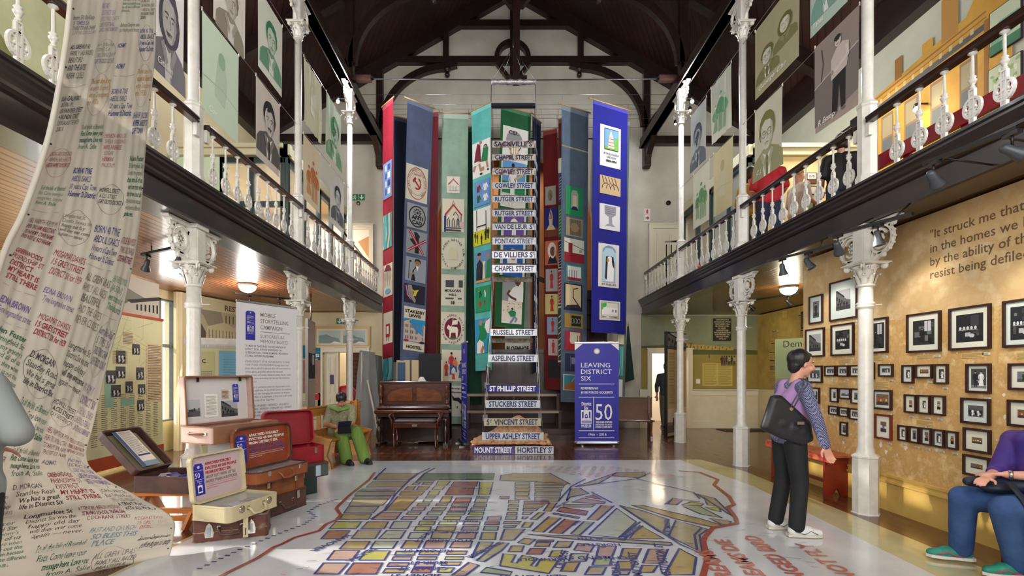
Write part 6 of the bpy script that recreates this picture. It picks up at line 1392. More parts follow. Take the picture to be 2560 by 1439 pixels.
def draw_story(b, fr, W_, H):
 T = lambda t, y, s, wd, c, x=.29, bo=.0: b.text(t, x*W_/.84*1.0, H-y, s, fr, flat_c(c), .002, wd*W_/.84, 'l', bo)
 lf = sub(fr, .12, H-.46); tag_logo(b, lf, .125, .36, .002)
 BR_ = (126, 114, 96)
 T('MOBILE', .155, .07, .215, BR_, .315, .005); T('STORYTELLING', .235, .07, .4, BR_, .315, .005); T('CAMPAIGN:', .315, .07, .32, BR_, .315, .005)
 b.rect(.315, H-.352, .74, H-.346, fr, flat_c(BR_), .002)
 T('SUITCASES AS', .425, .062, .34, (120, 120, 122), .315, -.005); T('MEMORY BOXES', .49, .062, .39, (120, 120, 122), .315, -.005)
 DB = (96, 96, 116); y = .545
 for ls, c, st in (((('TO MARK 50 YEARS SINCE THE DECLARATION OF', .56), ('DISTRICT SIX AS A WHITE GROUP AREA ON', .5), ('11 FEBRUARY 2016, THE MUSEUM WILL RELAUNCH', .59), ('ITS ORAL HISTORY PROGRAMME.', .39)), DB, .003),
      ((('FORMER RESIDENTS OF THE AREA ARE INVITED TO SHARE', .62), ('THEIR STORIES OF DISPLACEMENT through objects and', .6), ('photo albums placed in suitcases that will move around to', .63), ('various places associated with forced removals.', .52), ('Some suitcases will contain shattered pottery shards, rubble', .64), ('and other items symbolising the loss and discontinuities', .62), ('experienced.', .15)), (134, 134, 146), 0),
      ((('The suitcase is a universal symbol for displacement and it', .62), ('has special significance for the 60 000 District Six residents', .64), ('forced to pack their belongings into suitcases, or whatever', .63), ('they could afford as an alternative, in their trek to the racially', .66), ('designated areas of the Cape Flats.', .4)), (134, 134, 146), 0),
      ((('• ATHLONE • RYLANDS • HEIDEVELD • GUGULETU', .6), ('• MANENBERG • NYANGA • LAVENDER HILL • RETREAT', .65), ('• HANOVER PARK • LENTEGEUR • LANGA', .5), ('• BONTEHEUWEL, amongst other places.', .46)), (110, 110, 128), .006)):
  for s_, wd in ls: T(s_, y, .036, wd, c, .115, st); y += .0415
  y += .028
 T('WE HOPE TO RAISE AWARENESS ABOUT:', y+.02, .042, .6, (140, 130, 112), .115); y += .07
 for s_ in ('• THE DEHUMANISING EFFECTS OF', '   APARTHEID', '• THE DISPLACEMENT OF PEOPLE'): T(s_, y, .036, .42, (150, 140, 124), .115); y += .045
rollup('tall white roll-up banner headed Mobile Storytelling Campaign behind the suitcases', (pt(590, 900, 6.45).x, 6.45), (pt(741, 900, 7.25).x, 7.25), 2.42, lambda b, fr, W_, H: draw_story(b, sub(fr, 0, 0, W_/.84), .84, H/W_*.84), flat_c((218, 218, 222)))

# upright piano, stool
MAH = mat('polished_mahogany', (96, 48, 26), .22, c2=(62, 28, 16), scale=3, stretch=(1, 1, 4), coat=.5); MAHD = mat('dark_mahogany', (48, 22, 15), .3, c2=(34, 16, 12), scale=3, coat=.4); MAHL = mat('figured_walnut_panel', (126, 74, 38), .2, c2=(92, 50, 26), scale=5, stretch=(1, 1, 2), coat=.6)
t = thing('upright_piano', 'polished brown upright piano with carved legs standing below the banners', 'piano', (-1.78, 10.12, 0))
b = MB(); W2 = .72
b.box(-W2, W2, -.12, .3, .06, 1.27, MAHD); b.box(-W2-.03, W2+.03, -.17, .32, 1.25, 1.29, MAH, bev=.01); b.box(-W2, -W2+.05, -.2, .3, 0, 1.25, MAH); b.box(W2-.05, W2, -.2, .3, 0, 1.25, MAH); b.box(-W2+.05, W2-.05, -.16, -.1, .05, .5, MAHD)
b.build('case').parent = t
b = MB(); fr = frame((0, -.125, 0), (1, 0, 0), (0, 0, 1)); b.rect(-W2+.06, .82, W2-.06, 1.23, fr, MAH, .02, .02)
for s in (-1, 1):
 pts = [(s*.04, .88), (s*.56, .88)]+[(s*(.56-.0*i), .88+.1*i/4) for i in range(1, 4)]+[(s*.56, 1.0), (s*.5, 1.08), (s*.38, 1.13), (s*.22, 1.16), (s*.04, 1.17)]
 b.poly(pts, fr, MAHL, .026, .005); b.line(pts, .014, fr, MAHD, .03, True, .006)
b.build('upper_panel').parent = t
b = MB(); b.box(-W2-.04, W2+.04, -.46, -.1, .64, .72, MAH, bev=.02); b.box(-W2-.02, W2+.02, -.40, -.1, .72, .79, MAH, bev=.03); b.box(-W2, W2, -.42, -.1, .58, .64, MAHD); b.build('key_slip_and_fall').parent = t
for s in (-1, 1):
 b = MB(); b.lathe([(.05, .0), (.055, .03), (.03, .06), (.035, .1), (.055, .2), (.06, .3), (.04, .38), (.03, .42), (.055, .46), (.05, .5), (.06, .58)], MAHD, 12, (s*(W2-.05), -.4, 0)); b.box(s*(W2-.05)-.05, s*(W2-.05)+.05, -.45, -.1, 0, .05, MAHD); b.build('leg').parent = t
 b = MB(); b.lathe([(.03, .82), (.045, .84), (.025, .87), (.03, .95), (.045, 1.02), (.03, 1.08), (.045, 1.12), (.03, 1.17), (.045, 1.22)], MAH, 10, (s*(W2-.045), -.2, 0)); b.build('pilaster').parent = t
b = MB(); b.box(-.1, -.03, -.3, -.15, .05, .07, CHROME); b.box(.03, .1, -.3, -.15, .05, .07, CHROME); b.build('pedals').parent = t
t = thing('piano_stool', 'low wooden piano stool with buttoned grey leather seat', 'stool', (-1.66, 9.47, 0))
b = MB(); b.box(-.42, .42, -.17, .17, .4, .5, MAH, bev=.01); b.box(-.05, .05, -.178, -.17, .43, .47, CHROME); b.build('seat_box').parent = t
b = MB(); b.box(-.4, .4, -.16, .16, .5, .56, mat('grey_brown_leather', (92, 78, 76), .35, bump=.3, bscale=20), bev=.025); b.build('seat_pad').parent = t
for sx in (-1, 1):
 b = MB(); b.tube([(sx*.44, -.16, .4), (sx*.45, -.16, .55), (sx*.49, -.15, .64), (sx*.46, -.15, .68)], .02, MAH, 8); b.tube([(sx*.44, .16, .4), (sx*.45, .16, .55), (sx*.49, .15, .64), (sx*.46, .15, .68)], .02, MAH, 8); b.tube([(sx*.46, -.16, .67), (sx*.46, .16, .67)], .018, MAH, 8); b.build('arm_rail').parent = t
 for sy in (-1, 1): b = MB(); b.tube([(sx*.4, sy*.15, .4), (sx*.4, sy*.15, .05), (sx*.42, sy*.16, 0)], [.022, .016, .024], MAH, 8); b.build('leg').parent = t
b = MB(); b.tube([(-.4, 0, .12), (.4, 0, .12)], .012, MAH, 6)
for sx in (-1, 1): b.tube([(sx*.4, -.15, .12), (sx*.4, .15, .12)], .012, MAH, 6)
b.build('stretcher').parent = t
b = MB(); b.poly([(0, 0), (.16, 0), (.1, .09), (.04, .09)], frame((-1.72, 10.05, 1.29), (1, 0, 0), (0, 0, 1)), PAPER, 0, .08); tag(b.build('paper_sign'), 'small white folded card standing on top of the piano', 'card')

# pews and benches
PEW = mat('golden_pew_timber', (176, 116, 48), .28, c2=(146, 90, 34), scale=3, stretch=(1, 1, 5), coat=.4); PEWD = mat('brown_pew_timber', (104, 60, 30), .35, c2=(80, 44, 22), scale=3, coat=.3)
def pew(lab, P, a, L, m, slats=True, ends=(1, 1)):
 t = thing('pew', lab, 'pew', (P[0], P[1], 0), a); b = MB(); b.box(0, L, -.42, -.02, .41, .45, m, bev=.01); b.build('seat').parent = t
 b = MB(); b.box(0, L, -.01, .03, .78, .9, m); b.box(-.01, L+.01, -.03, .05, .9, .93, m, bev=.01); b.box(0, L, -.01, .03, .45, .56, m)
 n = max(2, int(L/.3))
 if slats:
  for i in range(n+1): x = .03+(L-.06)*i/n; b.bar((x, .01, .56), (x, .01, .78), .07, .03, m, (1, 0, 0))
 else: b.box(0, L, 0, .02, .56, .78, m)
 b.build('backrest').parent = t
 for i, e in enumerate(ends):
  if e:
   x = 0 if i == 0 else L-.045; b = MB(); fr = frame((x, 0, 0), (0, -1, 0), (0, 0, 1)); b.poly([(-.05, 0), (.44, 0), (.42, .1), (.36, .2), (.42, .41), (.46, .46), (.2, .5), (.06, .6), (.04, .95), (-.05, .95)], fr, m, .045, .045); b.build('pew_end').parent = t
 return t
pew('golden wooden pew with pierced back on which the woman in green sits', (-2.98, 7.42), math.atan2(1.33, .26), 1.36, PEW)
pew('golden wooden pew behind the seated woman, facing the camera', (-3.05, 9.3), 0, .34, PEW, False)
pew('brown wooden pew standing right of the blue tag banner', (2.42, 10.9), -.15, .95, PEWD, False)
# red bench by the ochre wall
t = thing('bench', 'red painted bench with worn patterned top beside the ochre wall', 'bench', (3.98, 5.62, 0)); RED = mat('red_bench_paint', (148, 46, 28), .35, c2=(120, 36, 22), scale=4)
b = MB(); b.box(-.16, .14, -.0, 1.35, .47, .5, mat('worn_bench_top', (190, 110, 70), .4, c2=(170, 60, 50), scale=9), bev=.006); b.box(-.165, -.14, .0, 1.35, .415, .475, mat('orange_pink_bench_edge', (206, 120, 70), .5, c2=(196, 40, 70), scale=14, lo=.45, hi=.55)); b.build('top').parent = t
for y in (.1, 1.2):
 b = MB(); fr = frame((0, y, 0), (1, 0, 0), (0, 0, 1)); b.poly([(-.15, 0), (-.06, 0), (0, .1), (.05, 0), (.13, 0), (.13, .47), (-.15, .47)], fr, RED, 0, .03); b.build('leg').parent = t
b = MB(); b.box(-.08, -.05, .13, 1.19, .14, .18, RED); b.build('stretcher').parent = t

# chancel furniture
CH = mat('dark_chancel_timber', (62, 34, 22), .4, c2=(42, 22, 16), scale=3, coat=.2)
b = MB(); b.box(-1.25, 1.82, 10.75, 12.88, 0, .22, CH); b.box(-.6, 1.8, 10.47, 10.75, 0, .11, CH); tag(b.build('platform'), 'low dark wooden platform across the end of the nave', 'platform')
for i, (y, z) in enumerate(((11.0, .62), (11.4, .98))):
 b = MB(); b.box(-.8, 1.38, y-.16, y+.16, z-.04, z, CH)
 for x in (-.75, .3, 1.33): b.box(x-.03, x+.03, y-.12, y+.12, .22, z-.04, CH)
 b.box(-.8, 1.3, y-.165, y-.155, z-.06, z-.0, mat('worn_pale_edge', (150, 128, 112), .5)); tag(b.build('bench'), 'long dark bench on the platform behind the sign ladder, %s' % ('lower and nearer' if i == 0 else 'upper and farther'), 'bench')
b = MB(); b.box(-1.2, 1.9, 12.1, 12.2, .22, 2.0, CH); b.box(-1.25, 1.95, 12.05, 12.25, 1.96, 2.05, CH)
for i in range(7): b.box(-1.15+.44*i, -.8+.44*i, 12.08, 12.1, .5, 1.8, MAHD)
tag(b.build('panelled_screen'), 'dark panelled wooden screen at the back of the platform', 'screen')
b = MB()
b.box(1.85, 2.7, 12.5, 12.85, 0, 3.6, CH)
for i in range(9): b.box(1.83, 2.72, 12.35, 12.5, .3+i*.38, .33+i*.38, CH)
b.box(1.83, 1.87, 12.35, 12.5, 0, 3.6, CH); b.box(2.68, 2.72, 12.35, 12.5, 0, 3.6, CH)
tag(b.build('bookcase'), 'tall dark bookcase behind the grey and royal blue banners', 'bookcase')
b = MB(); b.bar((.2, 13.4, 4.4), (2.3, 13.4, 3.6), .08, .12, CH); b.bar((1.2, 13.5, .25), (2.3, 13.5, 3.9), .5, .1, CH)
for i in range(9): b.bar((.3+.23*i, 13.2, 3.0), (.3+.23*i, 13.2, 4.3-.08*i), .03, .03, CH)
tag(b.build('pulpit_stair'), 'dark timber stair and balustrade inside the chancel arch', 'stair')
b = MB(); fr = frame((-2.35, 10.9, 0), (1, 0, 0), (0, 0, 1))
b.rect(0, .35, 1.05, 1.75, fr, flat_c((196, 176, 140)), .0, .01); b.rect(.3, .35, .34, 1.75, fr, CH, .004); b.rect(.02, .4, .2, 1.7, fr, flat_c((60, 90, 120)), .004)
b.rect(.5, .0, 1.0, 1.9, fr, flat_c((18, 18, 22)), .01, .06); b.rect(.0, 0, .1, .35, fr, CH, 0, .03); b.rect(.9, 0, 1, .35, fr, CH, 0, .03); tag(b.build('display_case'), 'dark and glass display case behind the piano', 'display case')

# displays on the left
b = MB(); P0, P1 = (pt(222, 900, 6.4).x, 6.4), (pt(402, 900, 8.35).x, 8.35)
def panel_frame(P0, P1, z0): d = V((P1[0]-P0[0], P1[1]-P0[1], 0)); L = d.length; return frame((P0[0], P0[1], z0), d/L, (0, 0, 1)), L
P0 = (-5.72, 6.3); P1 = (-5.84, 8.35); fr, L = panel_frame(P0, P1, 0)
MP = mat('cream_map_panel', (222, 218, 176), .6, c2=(206, 208, 164), scale=1.3)
b.rect(0, .22, L, 2.35, fr, MP, .0, .03); t = thing('map_panel', 'large cream map panel with small photos and a red base, behind the hanging cloth', 'display panel', (-5.75, 7.3, 0)); b.build('board', t)
b = MB(); b.rect(0, .05, L, .24, fr, mat('orange_red_board', (176, 76, 44), .5), .02, .07); b.build('red_base_board', t); b = MB(); b.rect(0, 2.35, L, 2.39, fr, mat('orange_red_board', (176, 76, 44), .5), .02, .07); b.build('coloured_edge_board', t)
b = MB(); r = random.Random(5); lc = flat_c((150, 160, 120)); lt = flat_c((120, 118, 96))
for i in range(46):
 x, z = r.uniform(.0, L-.5), r.uniform(.35, 2.3); a = r.uniform(-.4, 1.6); l = r.uniform(.2, .7); x2, z2 = min(L, max(0, x+l*math.cos(a))), min(2.34, z+l*math.sin(a)); b.line([(x, z), (x2, z2)], .004, fr, lc, .002)
for i in range(10): greek(b, .1+.19*i, .4, .22+.19*i, 1.15, 26, fr, lt, r, .003, .35, .6)
for x, z, w_, h_, k in ((L-.95, 1.9, .22, .2, 1), (L-.75, 1.75, .17, .17, 0), (L-1.1, 1.6, .2, .2, 0), (L-1.1, 1.38, .2, .18, 0), (L-1.2, 1.1, .2, .18, 0), (L-.9, 1.15, .16, .18, 0), (L-.66, 1.35, .18, .2, 0), (L-.62, 1.12, .17, .16, 0), (L-.64, .85, .17, .18, 0), (.9, 1.6, .3, .2, 1), (.75, 1.3, .2, .2, 0), (.5, 1.75, .25, .2, 1)):
 if k: b.rect(x, z, x+w_, z+h_, fr, flat_c((206, 190, 150)), .004); greek(b, x+.01, z+.01, x+w_-.01, z+h_-.01, 8, fr, lt, r, .005, .4)
 else: photo(b, sub(fr, x, z), w_, h_, 'group', r, .005, 'bw')
for x, z, w_, h_ in ((L-1.32, .95, .18, .5), (L-1.0, .95, .3, .12), (L-.86, 1.5, .0, .0)):
 if w_: b.rect(x, z, x+w_, z+h_, fr, flat_c((150, 190, 170)), .004)
b.rect(L-.42, .98, L-.02, 1.95, fr, flat_c((214, 196, 160)), .004); greek(b, L-.39, 1.0, L-.04, 1.93, 34, fr, flat_c((110, 84, 70)), r, .005, .4)
b.build('print', t)
t = thing('mural_photo', 'wide black and white mural of a sloping street with mountain, above the map panel', 'picture', (-5.8, 7.3, 2.4))
b = MB(); L2 = 2.3; fm2 = frame((-5.7, 6.0, 2.4), (V((-5.86, 8.28, 0))-V((-5.7, 6.0, 0))).normalized(), (0, 0, 1)); b.rect(0, 0, L2, .58, fm2, flat_c((196, 190, 176)), 0, .02)
g = lambda v: flat_c((v, int(v*.97), int(v*.9)))
b.poly([(0, .0), (0, .3), (.5, .42), (1.1, .5), (1.7, .34), (L2, .2), (L2, 0)], fm2, g(130), .002); b.poly([(0, 0), (0, .15), (1.2, .2), (1.8, .14), (L2, 0)], fm2, g(104), .003); b.poly([(1.2, 0), (1.6, .2), (L2, .32), (L2, 0)], fm2, g(188), .004); b.poly([(1.5, .2), (L2, .36), (L2, .3), (1.6, .16)], fm2, g(50), .005)
for i in range(6): b.rect(1.72+.1*i, .07, 1.76+.1*i, .16+.01*i, fm2, g(44), .006)
b.build('print', t)
# angled wall display: Restitution
A0 = V((-6.02, 9.15, 0)); B0 = V((-5.36, 12.2, 0)); dd = (B0-A0).normalized(); nrm = V((dd.y, -dd.x, 0)); fr = frame(A0+nrm*.03, dd, (0, 0, 1)); Lw = (B0-A0).length
t = thing('restitution_panel', 'large wall panel headed Restitution with an old street photo, under the left gallery', 'display panel', (-5.7, 10.5, 1.9))
b = MB(); b.rect(.1, 2.72, Lw-.1, 2.94, fr, flat_c((206, 196, 160)), .0, .02); b.rect(.1, 2.12, Lw-.1, 2.72, fr, flat_c((176, 168, 140)), .0, .02); b.build('board', t)
b = MB(); b.text('RESTITUTION', 1.0, 2.77, .15, fr, flat_c((96, 70, 46)), .002, 1.15, 'l', .03)
b.poly([(.1, 2.12), (.1, 2.6), (.35, 2.5), (.5, 2.3), (.6, 2.12)], fr, flat_c((84, 80, 72)), .002); b.poly([(.3, 2.72), (.9, 2.72), (1.0, 2.4), (.6, 2.36), (.45, 2.6)], fr, flat_c((140, 134, 116)), .002)
b.poly([(.5, 2.12), (.55, 2.4), (1.0, 2.52), (1.25, 2.42), (1.5, 2.52), (1.6, 2.12)], fr, flat_c((196, 186, 150)), .003)
for i in range(12): b.rect(.58+i*.09, 2.14, .6+i*.09, 2.34, fr, flat_c((120, 112, 92)), .004)
for x in (1.02, 1.12, 1.22): b.rect(x, 2.5, x+.025, 2.66, fr, flat_c((90, 60, 44)), .004)
b.rect(1.6, 2.12, 2.0, 2.62, fr, flat_c((206, 180, 110)), .003); b.poly([(1.55, 2.62), (2.0, 2.62), (2.0, 2.5), (1.8, 2.44)], fr, flat_c((110, 60, 50)), .004); b.rect(1.6, 2.6, 2.2, 2.7, fr, flat_c((90, 150, 150)), .0035)
b.build('print', t); b = MB(); b.rect(.1, 2.08, Lw-.1, 2.12, fr, mat('orange_red_board', (176, 76, 44), .5), .01, .03); b.build('coloured_edge_board', t)
t = thing('question_panel', 'turquoise panel listing questions beside a pale house sketch on the left wall', 'display panel', (-5.6, 10.3, 1.8)); b = MB(); b.rect(.1, 1.76, .9, 2.06, fr, flat_c((190, 212, 206)), .0, .01); b.rect(.92, 1.76, 1.6, 2.06, fr, flat_c((40, 150, 160)), .0, .01); b.rect(1.62, 1.76, 1.85, 2.06, fr, flat_c((140, 140, 60)), 0, .01); b.build('board', t)
b = MB(); b.text('1. What is restitution?', .97, 1.98, .06, fr, WH, .002, .5, 'l', .02); b.text('2. Why was the land not', .97, 1.86, .06, fr, WH, .002, .56, 'l', .02); b.text('    returned?', .97, 1.79, .06, fr, WH, .002, .25, 'l', .02); b.line([(.3, 1.85), (.5, 1.98), (.72, 1.85)], .01, fr, INK, .002); b.line([(.34, 1.84), (.34, 1.78), (.7, 1.78), (.7, 1.84)], .006, fr, INK, .002); b.build('print', t)
# newspaper cabinet in front of it
t = thing('newspaper_cabinet', 'white topped cabinet with newspaper cuttings and a blue sheet behind the suitcases', 'display cabinet', (-4.6, 8.3, 0))
C0 = V((pt(470, 900, 7.6).x, 7.6, 0)); C1 = V((pt(640, 900, 8.1).x, 8.1, 0)); fc = frame(C0, (C1-C0).normalized(), (0, 0, 1)); Lc = (C1-C0).length
b = MB(); b.rect(0, 0, Lc, 1.92, fc, mat('cream_cabinet', (206, 202, 160), .5), 0, .4); b.build('body', t)
b = MB(); b.rect(-.05, 1.92, Lc+.05, 2.02, fc, WHITE, .05, .5); b.rect(-.03, 1.87, Lc+.03, 1.92, fc, WHITE, .03, .46)
for i in range(44): b.rect(i*Lc/44, 1.875, i*Lc/44+.012, 1.905, fc, flat_c((190, 188, 176)), .035)
b.build('cornice', t)
b = MB(); b.rect(.42, .9, .9, 1.82, fc, flat_c((118, 178, 206)), .004); greek(b, .48, 1.2, .84, 1.7, 12, fc, flat_c((90, 140, 170)), r, .005, .2); b.rect(.94, .2, Lc-.02, 1.82, fc, flat_c((214, 208, 186)), .004)
b.text('Coloured People W', .98, 1.74, .085, fc, INK, .006, .55, 'l'); b.text('Oppose Ghetto La', .98, 1.64, .085, fc, INK, .006, .55, 'l'); greek(b, .98, .3, 1.3, 1.5, 44, fc, flat_c((110, 106, 94)), r, .006, .5); greek(b, 1.34, .3, Lc-.05, 1.2, 40, fc, flat_c((120, 116, 96)), r, .006, .5); greek(b, .45, .3, .88, .8, 20, fc, flat_c((110, 106, 94)), r, .006, .4)
b.rect(.02, .2, .36, 1.8, fc, flat_c((196, 192, 140)), .004); greek(b, .04, .3, .34, 1.5, 44, fc, flat_c((110, 106, 84)), r, .006, .4); b.text('buc', .05, 1.62, .14, fc, INK, .006); b.build('cuttings', t)
# display board on a pole and panels behind it (left of the first-aid corner)
t = thing('photo_panel', 'tall thin photo panel hung from a metal pole left of the framed sea picture', 'display panel', (-3.75, 9.6, 1.2)); fp, Lp = panel_frame((pt(770, 900, 9.2).x, 9.2), (pt(788, 900, 10.0).x, 10.0), 0)
b = MB(); b.rect(0, .75, Lp, 2.5, fp, flat_c((150, 148, 150)), 0, .05); b.rect(.03, .8, Lp-.03, 2.45, fp, flat_c((176, 160, 150)), .003); photo(b, sub(fp, .05, 1.35), Lp-.1, .5, 'room', r, .005); b.build('board', t)
b = MB(); p = fp(.3, 2.5); b.tube([p, V((p.x, p.y, GZ0+.02))], .015, STEEL, 8); b.build('pole', t)
t = thing('rights_panel', 'teal headed panel with a map and red square, behind the column beside the hanging panel', 'display panel', (-4.6, 11.6, 1.2)); fp = frame((-5.3, 12.2, 0), (1, 0, 0), (0, 0, 1))
b = MB(); b.rect(0, .3, .75, 2.2, fp, flat_c((206, 196, 160)), .0, .02); b.rect(0, 1.82, .75, 2.16, fp, flat_c((30, 110, 130)), .002); b.text('and', .62, 2.02, .13, fp, WH, .004, None, 'r', .02); b.text('events', .72, 1.87, .13, fp, WH, .004, None, 'r', .02); b.rect(0, .95, .75, 1.8, fp, flat_c((150, 120, 104)), .002)
for i in range(20): b.line([(r.random()*.75, r.uniform(1, 1.75)), (r.random()*.75, r.uniform(1, 1.75))], .008, fp, flat_c((196, 120, 110)), .003)
b.rect(.5, .78, .72, .93, fp, flat_c((190, 30, 50)), .003); greek(b, .05, .35, .7, .75, 12, fp, lt, r, .003, .4); b.build('board', t)
t = thing('framed_print', 'wide gold framed double seascape above the left doorway', 'picture', (-3.97, YL-.04, 2.2)); fp = frame((-4.72, YL-.03, 2.1), (1, 0, 0), (0, 0, 1))
b = MB(); GOLD = mat('pale_gilt_frame', (190, 146, 78), .35); W_, H_ = 1.42, .54
for a0, q0, a1, q1 in ((0, 0, W_, .06), (0, H_-.06, W_, H_), (0, .06, .06, H_-.06), (W_-.06, .06, W_, H_-.06)): b.rect(a0, q0, a1, q1, fp, GOLD, .03, .03)
b.build('frame', t); b = MB(); b.rect(.06, .06, W_-.06, H_-.06, fp, flat_c((214, 208, 184)), .01)
for x in (.12, .74): b.rect(x, .11, x+.56, H_-.11, fp, flat_c((176, 192, 190)), .012); b.poly([(x, .11), (x, .3), (x+.2, .34), (x+.34, .27), (x+.5, .24), (x+.56, .11)], fp, flat_c((128, 146, 146)), .013); b.poly([(x+.3, .11), (x+.4, .16), (x+.54, .13), (x+.56, .11)], fp, WH, .014)
b.build('print', t)
def exit_sign(lab, P, s, n, man=1):
 fp = frame(P, (1, 0, 0), (0, 0, 1)); b = MB(); G_ = flat_c((0, 122, 78), .5)
 for i in range(n):
  b.rect(i*s*1.1, 0, i*s*1.1+s, s, fp, G_, .0, .01); q = sub(fp, i*s*1.1, 0, s)
  if i == 0 and man: b.disc(.55, .82, .08, q, WH, .002); b.line([(.5, .7), (.42, .42), (.6, .3), (.55, .1)], .1, q, WH, .002); b.line([(.42, .42), (.3, .25), (.12, .22)], .1, q, WH, .002); b.line([(.2, .5), (.3, .68), (.5, .7), (.62, .5), (.78, .5)], .07, q, WH, .002)
  else: b.line([(.5, .9), (.5, .3)], .14, q, WH, .002); b.poly([(.15, .5), (.5, .1), (.85, .5), (.7, .55), (.5, .32), (.3, .55)], q, WH, .003)
 return tag(b.build('exit_sign'), lab, 'exit sign')
exit_sign('green and white running man exit sign above the upper left doorway', pt(880, 500, YB-.02), .16, 2)
exit_sign('green and white arrow exit sign under the left gallery above the gold frame', pt(841, 810, YL-.02), .15, 2, 0)
b = MB(); p = pt(896, 508, YB-.03); b.lathe([(.05, -.02), (.05, .02), (.03, .03)][::-1], STEEL, 14, p, axis=(0, 1, 0)); tag(b.build('camera_dome'), 'small round device under the running man exit sign', 'sensor')
b = MB(); p = pt(1671, 507, YB-.03); b.lathe([(.06, -.02), (.06, .02), (.03, .04)][::-1], BLACK, 14, p, axis=(0, 1, 0)); tag(b.build('camera_dome'), 'small round black device above the upper right door', 'sensor')
fp = frame(pt(1611, 552, YB-.02), (1, 0, 0), (0, 0, 1)); b = MB(); RDS = flat_c((190, 30, 40))
for i in range(2): b.rect(0, i*.17, .15, i*.17+.155, fp, WH, 0, .008); b.rect(.01, i*.17+.01, .14, i*.17+.145, fp, flat_c((226, 214, 216)), .001)
b.line([(.03, .08), (.1, .08)], .03, fp, RDS, .003); b.poly([(.08, .03), (.13, .08), (.08, .13)], fp, RDS, .003); b.rect(.05, .2, .1, .29, fp, RDS, .003); b.rect(.065, .29, .085, .31, fp, RDS, .003); tag(b.build('fire_sign'), 'red and white fire extinguisher and arrow sign right of the arch', 'sign')
t = thing('fire_extinguisher', 'red fire extinguisher with blue label behind the right gallery railing', 'fire extinguisher', (4.35, 10.6, 3.33)); b = MB(); b.lathe([(.001, 0), (.07, 0), (.075, .02), (.075, .42), (.05, .48), (.02, .5), (.02, .54), (.001, .54)], mat('red_enamel', (176, 20, 28), .35), 14); b.build('cylinder').parent = t
b = MB(); b.lathe([(.077, .14), (.077, .36)], flat_c((60, 80, 160)), 14); b.build('label_band').parent = t
b = MB(); b.box(-.02, .02, -.06, .06, .54, .58, BLACK); b.build('handle').parent = t
# notice signs in the left doorway
for i, v in enumerate((914, 930)):
 fp = frame(pt(789, v+5, YL-.02), (1, 0, 0), (0, 0, 1)); b = MB(); b.rect(0, 0, .09, .1, fp, INK, 0, .005); b.disc(.045, .05, .03, fp, WH, .002); b.disc(.045, .05, .014, fp, INK, .003); tag(b.build('notice'), 'small black and white round symbol notice left of the doorway, '+('upper' if i == 0 else 'lower'), 'notice')
# folding board draped with grey sheeting
t = thing('folding_board', 'tall folding display boards draped with pale grey sheeting left of the piano', 'display board', (-2.95, 10.6, 0)); GSH = mat('pale_grey_sheeting', (168, 172, 174), .6, c2=(150, 154, 158), scale=3, trans=.25, bump=.2, bscale=10)
b = MB(); p = [pt(895, 880, 11.0), pt(935, 880, 10.6), pt(952, 1095, 10.3), pt(888, 1080, 11.2)]; O = V(t.location)
m = cloth_map(pt(900, 875, 11.0)-O, pt(936, 880, 10.4)-O, pt(958, 1088, 10.1)-O, pt(884, 1075, 11.0)-O, 1, 1, .02, 3); sheet(b, m, 1, 1, GSH, 12, 16, .01)
m2 = cloth_map(pt(934, 885, 10.5)-O, pt(955, 890, 11.2)-O, pt(957, 1060, 11.4)-O, pt(936, 1080, 10.4)-O, 1, 1, .015, 3); sheet(b, m2, 1, 1, mat('grey_display_board', (128, 132, 124), .6), 6, 8, .01); b.build('sheeting').parent = t
b = MB(); b.bar(pt(918, 950, 10.5)-O, V((-2.5, 10.05, .02))-O, .03, .03, flat_c((206, 200, 180))); b.bar(pt(905, 880, 10.9)-O, V((-3.15, 10.9, .02))-O, .03, .03, flat_c((206, 200, 180))); b.build('strut').parent = t

# displays on the right
t = thing('township_mural', 'greenish gold wall mural of a township street with walking figures', 'mural', (5.3, YB-.02, 1.9)); fm3 = frame((3.74, YB-.03, 0), (1, 0, 0), (0, 0, 1)); SKYM = mat('mural_sky', (112, 126, 112), .7, c2=(140, 140, 108), scale=1.2); SAND = mat('mural_sand', (158, 138, 66), .7, c2=(142, 126, 60), scale=2)
b = MB(); WM = 3.1
b.rect(1.35, 1.05, WM, GZ0, fm3, SKYM, .01, .01); b.rect(0, 2.12, 1.35, GZ0, fm3, SKYM, .01, .01); b.rect(0, 1.05, .15, 2.12, fm3, SAND, .01, .01); b.build('painted_sky', t)
b = MB(); b.rect(1.36, 1.05, WM, 1.95, fm3, SAND, .012); b.poly([(1.36, 1.95), (WM, 1.95), (WM, 2.06), (2.4, 2.1), (1.9, 2.14), (1.36, 2.2)], fm3, flat_c((84, 88, 48)), .013); b.poly([(0, 2.12), (1.35, 2.12), (1.35, 2.26), (.5, 2.2), (0, 2.18)], fm3, flat_c((84, 88, 48)), .013)
for i in range(9): x = .75+i*.19; h = .22-.018*i; b.rect(x, 2.1-.004*i, x+.17, 2.1+h*.7, fm3, flat_c((176, 150, 80)), .014); b.poly([(x-.01, 2.1+h*.7), (x+.18, 2.1+h*.7), (x+.085, 2.1+h)], fm3, flat_c((150, 126, 70)), .015); b.rect(x+.06, 2.12, x+.09, 2.12+h*.35, fm3, flat_c((80, 66, 40)), .016)
for i, (x, c) in enumerate(((2.14, (60, 50, 40)), (2.2, (150, 60, 50)), (2.26, (40, 60, 90)), (2.33, (190, 180, 150)), (2.39, (50, 46, 40)), (2.47, (170, 160, 120)), (1.8, (80, 60, 40)))): figure(b, fm3, x, 1.66 if i < 6 else 1.85, .26 if i < 6 else .1, c, (60, 54, 50), (70, 50, 40), INKC if False else (24, 20, 18), .016)
